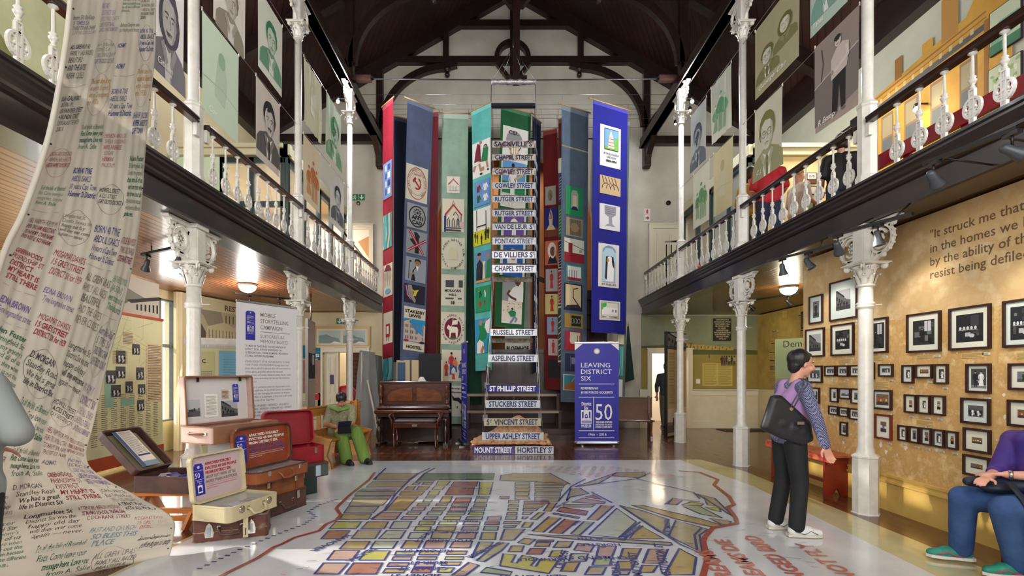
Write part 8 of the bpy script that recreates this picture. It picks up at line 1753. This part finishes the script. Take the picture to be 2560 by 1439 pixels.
msgs = """Helen Foster|50 Springfield Str|So was my granny's|base and all of us|were born there when|they threw us out the|chain was broken because|we all went to different|places.#g
ATTENDING HOLY CROSS SCHOOL|+ THE PARISH CHURCH IN NILE STR|WERE THE HAPPIEST DAYS OF MY LIFE#r
born 50 Bo-Kaap|5 TIMES S.A|TABLE TENNIS CHAMP|LOVE THE GOOD OLD DAYS#n
HEATHER SOLOMONS|(JASON)|went to school at|This church#g
Ballroom Champions since|dys Were the good old dancing#k
EDNA BROWN|Tyne longmarket street#p
EBENEZA ARNOLDS|SHEILA GOODING|MIKE ARENDZE|EDGAR|HERMAN|MALCOLM#m
Solly GALANSKY|BORN IN|150 HANOVER STREET|+ ARUNDAL STREET|SON OF GALANSKY THE PAINTER|2001#k
SHARIEF JACOBS|60 UPPER ASHLEY ST|CAPE TOWN#b
D. MORGAN|Standley Road|We had a great|life in District Six#k
MOGAMAT DAVIDS|15 GREY STREET|DISTRICT SIX for 1959#r
I FELL WARMTH FOR MY M|EVEN THO I AM RELUCTANT|TO HAVE MY OWN NAME|THIS VISIT IS SO WARM#m
Longmarket St|District Six was the|happy old day|will they ever come|again — never.#k
The best days of my|was spent in Shepherd St|with my Grandparents|the 1930s#o
JOHN PRICE|But Office Road|1953 - 1952 WILLIAM ST|A GREAT PLACE|WITH ALL PEOPLE#k
BORN 40 TYNE|ABDUL ISAACS|10 years a Cape Town|Hanover St District#b
ALL GREW UP AS|FAMILY (ALL RACES)|BEAUTIFUL|AND THE GATES|NEVER CLOSES#k
ATTENDED BERLIN MISSION|ST MARKS SCHOOL, TRAFALGAR|COCHRANE STREET#m
WAS MY|DISTRICT SIX|LOVELY WALL CHURCH|LIKE FOOTBALL|UNTIL I WAS REMOVED#p
To all the folk of Bloemhof|Flats, Come leave your|message here. Love you|from A. Salie#g
75 DISTRICT|DAYS ST|WISH LOVE AND|FAMILY#g
GREENWOODS|FRIENDSHIP ST|DISTRICT|MY HEART IS|STILL THERE#r
HOWELL STREET|ACLS STREET|GAY GUYS DISTRICT 6#k
ACHMAT#b
PAST AND CHURCH|SO BLESS THIS|PLACE#t""".split('\n')
CC = {'g': (30, 100, 74), 'r': (150, 40, 50), 'n': (120, 120, 130), 'k': (70, 66, 70), 'p': (110, 90, 150), 'm': (130, 50, 80), 'b': (50, 60, 120), 'o': (170, 130, 60), 't': (60, 110, 150)}
b = MB(); r = random.Random(11); wm = 1.05
colx = [.04, .3, .55, .79]; ty = [.6, .4, .7, .5]; k = 0
while min(ty) < NR-1.6:
 c_ = ty.index(min(ty)); x0 = colx[c_]; t0 = ty[c_]; ms, cc = r.choice(msgs).split('#'); ls = ms.split('|')
 big = t0 > 4; wcol = .22 if c_ < 3 else .17; lh_ = r.uniform(.12, .18)*(1 if big else .8); rowlen = (Lp_[min(NR, int(t0)+1)]-Lp_[int(t0)]).length*.5+(Rp_[min(NR, int(t0)+1)]-Rp_[int(t0)]).length*.5
 e = lh_/max(.12, rowlen)*.42; mcol = flat_c(CC[cc] if r.random() < .75 else mixc(CC[cc], (206, 194, 172), .4))
 fr = lambda a, y, c=0, x0=x0, t0=t0: cl(x0+a/wm, t0-y, .004)
 for i, l in enumerate(ls):
  w_ = min(wcol*wm, .0155*len(l)*(1.15 if big else .8)+.02)
  b.text(l, r.uniform(0, .012), -(i+1)*e, e*1.05, fr, mcol, 0, w_, 'l', r.choice([.0, .02]), 0, .1, .02)
 if r.random() < .5:
  y1 = len(ls)*e+.1; lm = flat_c(mixc(CC[cc], (206, 194, 172), .3)); W2 = wcol*wm
  b.line([(W2*.5+W2*.53*math.cos(a)*(1+.06*math.sin(a*3)), -y1/2+(y1*.56)*math.sin(a)*(1+.05*math.cos(a*4))) for a in [PI*2*i/28 for i in range(28)]], .0035, fr, lm, 0, True) if r.random() < .5 else b.line([(0, -y1), (W2*.5, -y1-.02), (W2, -y1+.01)], .004, fr, lm, 0)
 ty[c_] = t0+len(ls)*e+r.uniform(.16, .26)
b.build('handwriting', t)
# people
def capsule(mb, p, q, r1, r2, m, n=14):
 p, q = V(p), V(q); d = q-p; L = d.length
 if L < 1e-5: mb.ball(p, r1, m, n); return
 d.normalize(); pts = []; rs = []
 for i in range(4): a = PI/2*i/4; pts.append(p-d*r1*math.cos(a)); rs.append(max(.001, r1*math.sin(a)))
 pts.append(p); rs.append(r1); pts.append(q); rs.append(r2)
 for i in range(1, 5): a = PI/2*i/4; pts.append(q+d*r2*math.sin(a)); rs.append(max(.001, r2*math.cos(a)))
 mb.tube(pts, rs, m, n)
def fuse(mb, name, m, vox, parent, smooth=4, tex=None):
 """turn overlapping volumes into one continuous surface"""
 o = mb.build('raw'); md = o.modifiers.new('r', 'REMESH'); md.mode = 'VOXEL'; md.voxel_size = vox; s = o.modifiers.new('s', 'SMOOTH'); s.factor = .6; s.iterations = smooth
 dg = bpy.context.evaluated_depsgraph_get(); me = bpy.data.meshes.new_from_object(o.evaluated_get(dg)); bpy.data.objects.remove(o)
 me.name = name; me.materials.clear(); me.materials.append(m); me.polygons.foreach_set('use_smooth', [True]*len(me.polygons)); me.polygons.foreach_set('material_index', [0]*len(me.polygons))
 o2 = bpy.data.objects.new(name, me); col.objects.link(o2); o2.parent = parent; me.transform(parent.matrix_basis.inverted()); return o2
def lerp(a, b_, t): return V(a).lerp(V(b_), t)
def person(lab, J, face, skin, hair, shirt, pants, shoe=None, sleeve=1.0, hairkind='short', bulk=1, vox=.011, hand=1, long_top=0, gripL=.4, gripR=.4, hs=1.0, palm=(0, 0, 1), pantcut=1.0, feet=True, up=(0, 0, 1)):
 """J: pelvis chest neck head + sL eL wL sR eR wR hL kL aL tL hR kR aR tR (toes), in metres"""
 J = {k: V(v) for k, v in J.items()}; root = V((J['pelvis'].x, J['pelvis'].y, min(J['aL'].z, J['aR'].z)-.09))
 t = thing('person', lab, 'person', root); B = bulk
 f = V(face).normalized(); hu = V(up).normalized(); side = hu.cross(f).normalized(); hu = f.cross(side)
 M = Matrix((side, f, hu)).transposed(); H_ = lambda x, y, z: J['head']+side*x*hs+f*y*hs+hu*z*hs
 b = MB(); S = skin
 b.ball(H_(0, -.008, .035), .078*hs, S, 16, (.98, 1.18, 1.12), M); b.ball(H_(0, .02, -.035), .062*hs, S, 14, (.95, 1.1, 1.15), M); capsule(b, H_(0, .05, -.08), H_(0, .055, -.085), .026*hs, .024*hs, S)
 capsule(b, H_(0, .095, .012), H_(0, .108, -.022), .009*hs, .016*hs, S, 8)
 for s in (-1, 1): b.ball(H_(s*.078, -.005, -.005), .022*hs, S, 8, (.4, .8, 1.3), M)
 for s in (-1, 1): b.ball(H_(s*.035, .07, -.03), .024*hs, S, 8)
 capsule(b, J['neck']-V((0, 0, .03)), H_(0, -.015, -.06), .052*B, .05, S)
 cw = (J['sL']-J['sR']).length/2; ax = (J['sL']-J['sR']).normalized(); hx = (J['hL']-J['hR']).normalized()
 def torso(mm, m, g, sh=1):
  for s in (-1, 1):
   capsule(mm, J['chest']+ax*s*cw*.42, J['neck']+ax*s*cw*.3-V((0, 0, .07)), .105*B+g, .07*B+g, m)
   capsule(mm, J['pelvis']+hx*s*.06*B+V((0, 0, .02)), J['chest']+ax*s*cw*.4-V((0, 0, .04)), .105*B+g, .105*B+g, m)
   capsule(mm, J['s'+('L' if s > 0 else 'R')], J['neck']-V((0, 0, .05)), .058*B+g, .045*B+g, m)
   mm.ball(J['pelvis']+hx*s*.07*B, .115*B+g, m, 12)
 def limb(mm, a, b_, c, r, m, g, upto=1.0):
  p, q, w_ = J[a], J[b_], J[c]
  if upto <= .5: capsule(mm, p, lerp(p, q, upto*2), r[0]+g, r[1]+g*1.4, m)
  else: capsule(mm, p, q, r[0]+g, r[1]+g, m); capsule(mm, q, lerp(q, w_, (upto-.5)*2), r[1]*.98+g, (r[1]+(r[2]-r[1])*(upto-.5)*2)+g, m)
 torso(b, S, -.012)
 AR = (.052*B, .042*B, .027); LG = (.088*B, .058*B, .04)
 for s in 'LR': limb(b, 's'+s, 'e'+s, 'w'+s, AR, S, 0); limb(b, 'h'+s, 'k'+s, 'a'+s, LG, S, -.008); capsule(b, J['a'+s]-V((0, 0, .02)), lerp(J['a'+s], J['t'+s], .6)-V((0, 0, .02)), .026, .02, S)
 for s, gr in (('L', gripL), ('R', gripR)):       # hands: palm, four curled fingers, thumb
  w_, d = J['w'+s], (J['w'+s]-J['e'+s]).normalized(); n = V(palm[s] if isinstance(palm, dict) else palm); n = (n-d*n.dot(d)).normalized(); sd = d.cross(n)*(1 if s == 'L' else -1)
  c0 = w_+d*.05
  for k in (-1, 0, 1): capsule(b, w_+d*.015+sd*k*.012, w_+d*.085+sd*k*.024, .015, .0135, S, 8)
  for k, ln_ in enumerate((.068, .078, .074, .058)):
   p = w_+d*.09+sd*(.03-.02*k); dd_ = d
   for j in range(3):
    dd_ = (dd_*math.cos(gr*(.7+.3*j))-n*math.sin(gr*(.7+.3*j))).normalized(); q = p+dd_*ln_*(.45, .32, .23)[j]; capsule(b, p, q, .0092-.0008*j, .0088-.0009*j, S, 8); p = q
  p = w_+d*.03+sd*.028; q = p+(d*.6+sd*.75-n*.2).normalized()*.038; capsule(b, p, q, .012, .011, S, 8); capsule(b, q, q+(d*.9+sd*.3-n*.3).normalized()*.03, .0105, .009, S, 8)
 body = fuse(b, 'body', skin, vox*.72 if hand else vox, t, 3)
 b = MB(); torso(b, shirt, .012)
 for s in 'LR': limb(b, 's'+s, 'e'+s, 'w'+s, AR, shirt, .014, sleeve)
 if long_top:
  for s in 'LR': capsule(b, J['h'+s], lerp(J['h'+s], J['k'+s], long_top), .125*B, .105*B, shirt)
 fuse(b, 'top', shirt, vox, t, 4)
 b = MB()
 for s in (-1, 1): b.ball(J['pelvis']+hx*s*.07*B, .125*B, pants, 12)
 for s in 'LR': limb(b, 'h'+s, 'k'+s, 'a'+s, (LG[0]+.004, LG[1]+.012*pantcut, LG[2]+.022*pantcut), pants, .012, 1.0)
 fuse(b, 'trousers', pants, vox, t, 4)
 b = MB(); hr = hair
 if hairkind == 'short' or hairkind == 'bob':
  b.ball(H_(0, -.032, .052), .091*hs, hr, 16, (1.0, 1.08, 1.05), M); b.ball(H_(0, -.06, -.0), .07*hs, hr, 12, (1.05, .8, 1.3), M)
  for s in (-1, 1): b.ball(H_(s*.058, -.03, .03), .045*hs, hr, 10, (.7, .9, 1.25), M)
  b.ball(H_(0, .04, .092), .038*hs, hr, 10, (1.5, .8, .6), M)
  if hairkind == 'bob':
   for s in (-1, 0, 1): b.ball(H_(s*.06, -.035, -.03), .055*hs, hr, 10, (.9, .9, 1.3), M)
 elif hairkind == 'curly':
  for i in range(46): a, e = R.uniform(0, 2*PI), R.uniform(-.3, 1.5); x, y, z = .085*math.cos(a)*math.cos(e), -.03+.09*math.sin(a)*math.cos(e), .04+.095*math.sin(e); (y < .05 or z > .09) and b.ball(H_(x, y, z), R.uniform(.025, .035)*hs, hr, 8)
 elif hairkind == 'bun': b.ball(H_(0, -.018, .045), .088*hs, hr, 16, (1.0, 1.15, 1.05), M); b.ball(H_(0, -.12, .0), .045*hs, hr, 12); b.ball(H_(0, -.06, 0), .07*hs, hr, 12, (1, .8, 1.1), M)
 fuse(b, 'hair', hair, .007 if vox < .012 else .01, t, 3)
 b = MB(); E = lambda x, y, z: (H_(x, y, z))
 for s in (-1, 1):
  b.ball(E(s*.031, .073, .008), .0105*hs, flat_c((206, 198, 190)), 10, (1.2, .6, .55), M); b.ball(E(s*.031, .0775, .008), .0058*hs, flat_c((40, 26, 20)), 8, (1, .5, 1), M)
  b.tube([E(s*.015, .086, .028), E(s*.032, .083, .033), E(s*.05, .073, .028)], .003*hs, hair, 5)
 b.tube([E(-.024, .089, -.052), E(-.008, .099, -.049), E(.008, .099, -.049), E(.024, .089, -.052)], [.002, .005, .005, .002], mat('lips', (150, 84, 76), .5), 6)
 o = b.build('face_features', None); o.parent = t; o.data.transform(t.matrix_basis.inverted())
 if shoe:
  for s in 'LR':
   a, tt = J['a'+s], J['t'+s]; d = V((tt.x-a.x, tt.y-a.y, 0)).normalized(); z0 = a.z-.09; b = MB(); g = V((a.x, a.y, z0)); w_ = d.cross(V((0, 0, 1)))
   capsule(b, g-d*.03+V((0, 0, .05)), g+d*.1+V((0, 0, .048)), .044, .047, shoe[0]); capsule(b, g+d*.08+V((0, 0, .042)), g+d*.19+V((0, 0, .036)), .047, .031, shoe[0]); capsule(b, g-d*.02+V((0, 0, .06)), a+V((0, 0, .0)), .042, .036, shoe[0])
   so = fuse(b, 'shoe', shoe[0], .008, t, 2)
   b = MB(); fz = frame(g, d, w_*-1); b.poly([(-.08, -.03), (-.05, -.045), (.06, -.042), (.14, -.05), (.2, -.034), (.222, 0), (.2, .034), (.14, .05), (.06, .042), (-.05, .045), (-.08, .03)], fz, shoe[1], .024, .022)
   o = b.build('sole'); o.parent = so; o.data.transform(t.matrix_basis.inverted())
   if len(shoe) > 2:
    b = MB()
    for k in range(5): x = .05+.025*k; z = .092-.006*k; b.tube([g+d*x-w_*.022+V((0, 0, z-.01)), g+d*(x+.012)+V((0, 0, z)), g+d*x+w_*.022+V((0, 0, z-.01))], .0035, shoe[2], 5)
    for s2 in (-1, 1): b.tube([g-d*.03+w_*s2*.044+V((0, 0, .05)), g+d*.05+w_*s2*.046+V((0, 0, .03)), g+d*.1+w_*s2*.044+V((0, 0, .06)), g+d*.16+w_*s2*.036+V((0, 0, .03))], .004, shoe[2], 5)
    o = b.build('laces'); o.parent = so; o.data.transform(t.matrix_basis.inverted())
 return t
def child(b, name, t): o = b.build(name); o.parent = t; o.data.transform(t.matrix_basis.inverted()); return o
SK1 = mat('skin_fair', (214, 160, 138), .55, c2=(206, 146, 124), scale=8); SK2 = mat('skin_tan', (176, 122, 94), .55, c2=(164, 108, 80), scale=8)
HB = mat('black_hair', (22, 20, 24), .4, c2=(36, 32, 36), scale=30, stretch=(6, 6, 1)); HG = mat('blond_grey_hair', (186, 160, 124), .6, c2=(150, 122, 90), scale=30); HBR = mat('dark_brown_hair', (60, 40, 32), .5, c2=(40, 26, 22), scale=30)
CHK = mat('blue_check_shirt', (92, 98, 140), .8); nt = CHK.node_tree; ck = nt.nodes.new('ShaderNodeTexChecker'); ck.inputs['Scale'].default_value = 105; ck.inputs['Color1'].default_value = s2l((44, 50, 86))+(1,); ck.inputs['Color2'].default_value = s2l((136, 140, 172))+(1,); tcn = nt.nodes.new('ShaderNodeTexCoord'); nt.links.new(tcn.outputs['Object'], ck.inputs[0]); nt.links.new(ck.outputs[0], nt.nodes['Principled BSDF'].inputs[0])
LIL = mat('lilac_vest', (176, 138, 190), .8); BLK = mat('black_trousers', (26, 28, 34), .75, c2=(18, 20, 24), scale=6); JEAN = mat('blue_jeans', (38, 66, 118), .8, c2=(58, 90, 140), scale=5, bump=.15, bscale=200)
# standing woman in the lilac vest, facing right
gx, gy = 2.62, 4.40
J = dict(pelvis=(gx-.0, gy, .9), chest=(gx+.03, gy, 1.21), neck=(gx+.05, gy, 1.39), head=(gx+.11, gy-.01, 1.535), sR=(gx+.03, gy-.17, 1.33), eR=(gx+.05, gy-.31, 1.07), wR=(gx+.13, gy-.3, .85), sL=(gx+.03, gy+.16, 1.33), eL=(gx+.04, gy+.22, 1.06), wL=(gx+.16, gy+.2, .84),
   hR=(gx, gy-.09, .86), kR=(gx+.04, gy-.1, .48), aR=(gx+.01, gy-.1, .1), tR=(gx+.22, gy-.12, .03), hL=(gx, gy+.09, .86), kL=(gx+.01, gy+.1, .48), aL=(gx-.05, gy+.12, .1), tL=(gx+.15, gy+.12, .03))
SHO = (mat('white_canvas_shoe', (222, 222, 222), .7), mat('pale_rubber_sole', (206, 200, 184), .6), mat('grey_lace', (120, 120, 124), .7))
t = person('woman in lilac vest and checked shirt standing on the map with black shoulder bag', J, (1, -.1, -.12), SK1, HB, CHK, BLK, SHO, 1.0, 'short', .92, .01, palm=(0, 1, 0), gripR=.45, pantcut=.65)
b = MB()
for s in (-1, 1):
 capsule(b, (gx+.02, gy+s*.05, .98), (gx+.035, gy+s*.055, 1.2), .133, .135, LIL); capsule(b, (gx+.03, gy+s*.05, 1.2), (gx+.035, gy+s*.1, 1.34), .13, .07, LIL)
fuse(b, 'vest', LIL, .01, t, 5)
# shoulder bag
BAG = mat('black_nylon_bag', (24, 26, 32), .5, c2=(34, 36, 44), scale=5, bump=.2, bscale=12)
bg_ = thing('shoulder_bag', 'slouching black shoulder bag hung behind the standing woman\'s arm', 'bag', (gx-.19, gy-.2, .95)); b = MB(); fr = frame((gx-.33, gy-.19, .86), (1, 0, 0), (0, 0, 1))
P = [(0, .13), (.08, .38), (.14, .38), (.38, .16), (.4, .03), (.33, 0), (.14, .06)]
b.poly(P, fr, BAG, .04, .08)
for i in range(len(P)):
 p, q = P[i], P[(i+1) % len(P)]; capsule(b, fr(p[0], p[1], 0), fr(q[0], q[1], 0), .03, .03, BAG, 8)
for x, z, r_ in ((.15, .16, .07), (.25, .12, .075), (.32, .09, .07), (.14, .26, .06)): b.ball(fr(x, z, 0), r_, BAG, 10, (1.2, .7, 1.2))
fuse(b, 'bag_body', BAG, .01, bg_, 4)
b = MB(); STRP = mat('grey_violet_strap', (84, 78, 96), .5)
for o_ in (0, .03): b.tube([fr(.2+o_, .28, .03), fr(.27+o_, .42, .04), fr(.32+o_, .5, .05), (gx+.03+o_, gy-.15, 1.405), (gx+.06, gy-.05, 1.41), (gx+.1, gy, 1.3)], .009, STRP, 6, flat=.5)
child(b, 'strap', bg_)
b = MB(); b.rect(.24, .16, .3, .185, fr, STEEL, .085, .01); b.disc(.21, .29, .016, fr, CHROME, .05, None, 8, .01); child(b, 'metal_fitting', bg_)
# seated visitor at the right edge
sx_, sy_ = 4.0, 3.42
J = dict(pelvis=(sx_-.03, sy_, .5), chest=(sx_-.1, sy_+.02, .84), neck=(sx_-.14, sy_+.05, 1.03), head=(sx_-.14, sy_-.02, 1.17), sR=(sx_-.16, sy_+.2, .96), eR=(sx_-.28, sy_+.2, .72), wR=(sx_-.46, sy_+.1, .7), sL=(sx_-.1, sy_-.16, .96), eL=(sx_-.14, sy_-.12, .74), wL=(sx_-.36, sy_+.06, .73),
   hR=(sx_-.08, sy_+.12, .5), kR=(3.50, 3.66, .52), aR=(3.56, 3.74, .11), tR=(3.32, 3.82, .03), hL=(sx_-.06, sy_-.1, .5), kL=(3.5, 3.36, .52), aL=(3.66, 3.42, .11), tL=(3.42, 3.46, .03))
TEAL = (mat('teal_running_shoe', (40, 140, 116), .6, c2=(30, 120, 104), scale=20), mat('white_running_sole', (216, 208, 206), .5, c2=(196, 60, 90), scale=10, lo=.6, hi=.66), mat('pink_lace', (214, 40, 96), .6))
t = person('seated visitor in purple top and jeans at the right edge, hands on a dark bag', J, (-1, .25, -.1), SK1, HG, mat('purple_blue_top', (44, 24, 118), .7, c2=(84, 50, 120), scale=3), JEAN, TEAL, .62, 'short', 1.12, .01, palm=(0, 0, 1), gripR=.25, gripL=.2)
b = MB(); b.lathe([(.034, -.012), (.036, 0), (.034, .012)], CHROME, 16, lerp(J['eL'], J['wL'], .93), axis=V(J['wL'])-V(J['eL'])); child(b, 'bracelet', t)
hb = thing('handbag', 'dark navy bag with a long strap on the lap of the seated visitor', 'bag', (3.62, 3.5, .58)); NV = mat('navy_bag_cloth', (16, 28, 50), .6, bump=.2, bscale=15)
b = MB(); capsule(b, (3.46, 3.58, .66), (3.72, 3.5, .645), .035, .06, NV); capsule(b, (3.72, 3.5, .645), (3.82, 3.42, .66), .06, .045, NV); b.ball((3.62, 3.52, .63), .08, NV, 12, (1.6, 1.1, .55)); fuse(b, 'bag_body', NV, .01, hb, 4)
b = MB(); b.tube([(3.6, 3.42, .68), (3.55, 3.28, .6), (3.57, 3.22, .45), (3.62, 3.2, .28), (3.64, 3.18, .2)], .022, NV, 8, flat=.3); child(b, 'strap', hb)
b = MB(); b.box(3.86, 4.12, 2.6, 3.85, .38, .42, RED)
for y in (2.7, 3.75): b.box(3.9, 4.1, y-.02, y+.02, 0, .38, RED)
tag(b.build('bench'), 'red bench under the seated visitor at the right edge', 'bench')
t = thing('backpack', 'black bag standing on the floor behind the legs of the seated visitor', 'bag', (3.72, 3.1, 0)); b = MB(); capsule(b, (3.78, 3.1, .12), (3.8, 3.1, .32), .12, .09, BLK); fuse(b, 'bag_body', BLK, .012, t, 3)
# seated woman in green
wx, wy = -2.62, 8.0
J = dict(pelvis=(wx-.1, wy+.1, .5), chest=(wx-.06, wy-.0, .78), neck=(wx-.03, wy-.08, .93), head=(wx+.03, wy-.14, 1.02), sR=(wx-.2, wy-.02, .86), eR=(wx-.2, wy-.2, .64), wR=(wx+.03, wy-.34, .6), sL=(wx+.16, wy-.02, .86), eL=(wx+.22, wy-.2, .66), wL=(wx+.12, wy-.34, .61),
   hR=(wx-.14, wy+.05, .48), kR=(wx+.08, wy-.3, .5), aR=(wx+.16, wy-.3, .1), tR=(wx+.28, wy-.42, .03), hL=(wx+.06, wy+.05, .48), kL=(wx+.3, wy-.22, .5), aL=(wx+.42, wy-.2, .1), tL=(wx+.54, wy-.32, .03))
GRN = mat('lime_green_trousers', (116, 146, 66), .8, c2=(98, 128, 54), scale=4, stretch=(3, 3, .5)); KAM = mat('patterned_green_tunic', (112, 124, 92), .85, c2=(170, 158, 128), scale=110, lo=.45, hi=.55)
t = person('woman in green patterned tunic and lime trousers seated on the golden pew with a tablet', J, (.35, -.75, -.6), SK2, HB, KAM, GRN, (mat('black_slip_on', (24, 24, 28), .5), BLACK), .42, 'bun', 1.12, .012, long_top=.62, palm=(0, 0, 1), pantcut=2.2, up=(.1, -.5, .9))
b = MB(); SCF = mat('lime_scarf', (126, 158, 82), .8, c2=(108, 140, 68), scale=5)
b.tube([(wx-.2, wy+.02, .9), (wx-.14, wy-.14, .9), (wx, wy-.2, .86), (wx+.12, wy-.12, .89), (wx+.15, wy+.02, .91), (wx, wy+.08, .94)], .032, SCF, 10, closed=True); child(b, 'scarf', t)
b = MB(); M = Matrix.Translation((wx+.16, wy-.42, .62)) @ Matrix.Rotation(.5, 4, 'Z') @ Matrix.Rotation(.9, 4, 'X'); b.box(-.1, .1, -.005, .005, 0, .15, mat('dark_blue_tablet', (30, 36, 60), .3), M, .004); b.box(-.1, .1, -.13, .0, -.008, 0, BLACK, M, .004); tag(b.build('tablet'), 'dark blue folding tablet held by the woman in green', 'tablet')
# man in the right doorway
dx, dy = 4.37, 12.75
J = dict(pelvis=(dx, dy, .92), chest=(dx, dy, 1.25), neck=(dx, dy, 1.46), head=(dx, dy, 1.6), sR=(dx+.19, dy, 1.38), eR=(dx+.24, dy, 1.12), wR=(dx+.24, dy-.05, .88), sL=(dx-.19, dy, 1.38), eL=(dx-.26, dy, 1.12), wL=(dx-.28, dy-.08, .88),
   hR=(dx+.09, dy, .88), kR=(dx+.1, dy, .5), aR=(dx+.08, dy+.1, .1), tR=(dx+.08, dy+.26, .04), hL=(dx-.09, dy, .88), kL=(dx-.08, dy+.05, .5), aL=(dx-.08, dy-.05, .1), tL=(dx-.08, dy+.14, .04))
t = person('man in dark shirt and grey trousers walking away through the right doorway', J, (.1, 1, 0), SK2, HBR, mat('dark_slate_shirt', (50, 52, 64), .8), mat('grey_brown_trousers', (96, 86, 76), .8), (BLACK, BLACK), .8, 'short', 1, .014, hand=0)
# visitors on the right gallery
def gal(lab, x, y, face, shirt, pants, hair, hk, h=3.34, sl=.45, arm=.3, skin=SK1):
 J = dict(pelvis=(x, y, h+.9), chest=(x, y, h+1.22), neck=(x, y, h+1.42), head=(x, y, h+1.56)); f = V((face[0], face[1], 0)).normalized(); s = V((-f.y, f.x, 0))
 for k, q in (('L', 1), ('R', -1)):
  o = V((x, y, h)); J['s'+k] = o+s*.18*q+V((0, 0, 1.34)); J['e'+k] = o+s*.24*q+V((0, 0, 1.08)); J['w'+k] = o+s*.2*q+f*arm+V((0, 0, .98)); J['h'+k] = o+s*.09*q+V((0, 0, .86)); J['k'+k] = o+s*.1*q+V((0, 0, .48)); J['a'+k] = o+s*.1*q+V((0, 0, .1)); J['t'+k] = J['a'+k]+f*.18-V((0, 0, .07))
 return person(lab, J, face, skin, hair, shirt, pants, (BLACK, BLACK), sl, hk, 1.02, .015, hand=0)
gal('person in black top with brown bobbed hair seen from behind on the right gallery', 5.1, 7.25, (.5, 1, 0), flat_c((16, 16, 20)), mat('dark_jeans', (30, 40, 66), .8), HBR, 'bob')
gal('curly haired visitor in pale beige top looking right on the gallery', 5.2, 8.45, (1, .1, .1), flat_c((196, 180, 164)), flat_c((190, 180, 166)), HG, 'curly')
gal('visitor in a red top and blue jeans behind the bespectacled portrait cloth', 4.3, 7.75, (.3, 1, 0), flat_c((176, 20, 36)), mat('dark_jeans', (30, 40, 66), .8), HBR, 'short')
gal('visitor in a yellow top beside the second upper right column', 4.35, 8.4, (.8, .6, 0), flat_c((206, 156, 50)), flat_c((90, 90, 60)), HBR, 'short')
# visitor in grey at the left edge
x, y = -2.41, 2.12
J = dict(pelvis=(x-.02, y, .95), chest=(x-.02, y, 1.28), neck=(x-.02, y, 1.48), head=(x-.02, y, 1.62), sR=(x+.16, y, 1.4), eR=(x+.31, y-.02, 1.2), wR=(x+.02, y+.16, 1.16), sL=(x-.2, y, 1.4), eL=(x-.3, y, 1.14), wL=(x-.1, y+.2, 1.1),
   hR=(x+.08, y, .9), kR=(x+.08, y, .5), aR=(x+.08, y, .1), tR=(x+.08, y+.18, .04), hL=(x-.1, y, .9), kL=(x-.1, y, .5), aL=(x-.1, y, .1), tL=(x-.1, y+.18, .04))
person('visitor in a loose grey shirt whose bent elbow shows at the left edge', J, (-.2, 1, 0), SK1, HBR, mat('grey_shirt', (134, 140, 138), .85), BLK, (BLACK, BLACK), .8, 'short', 1.1, .013, hand=0)
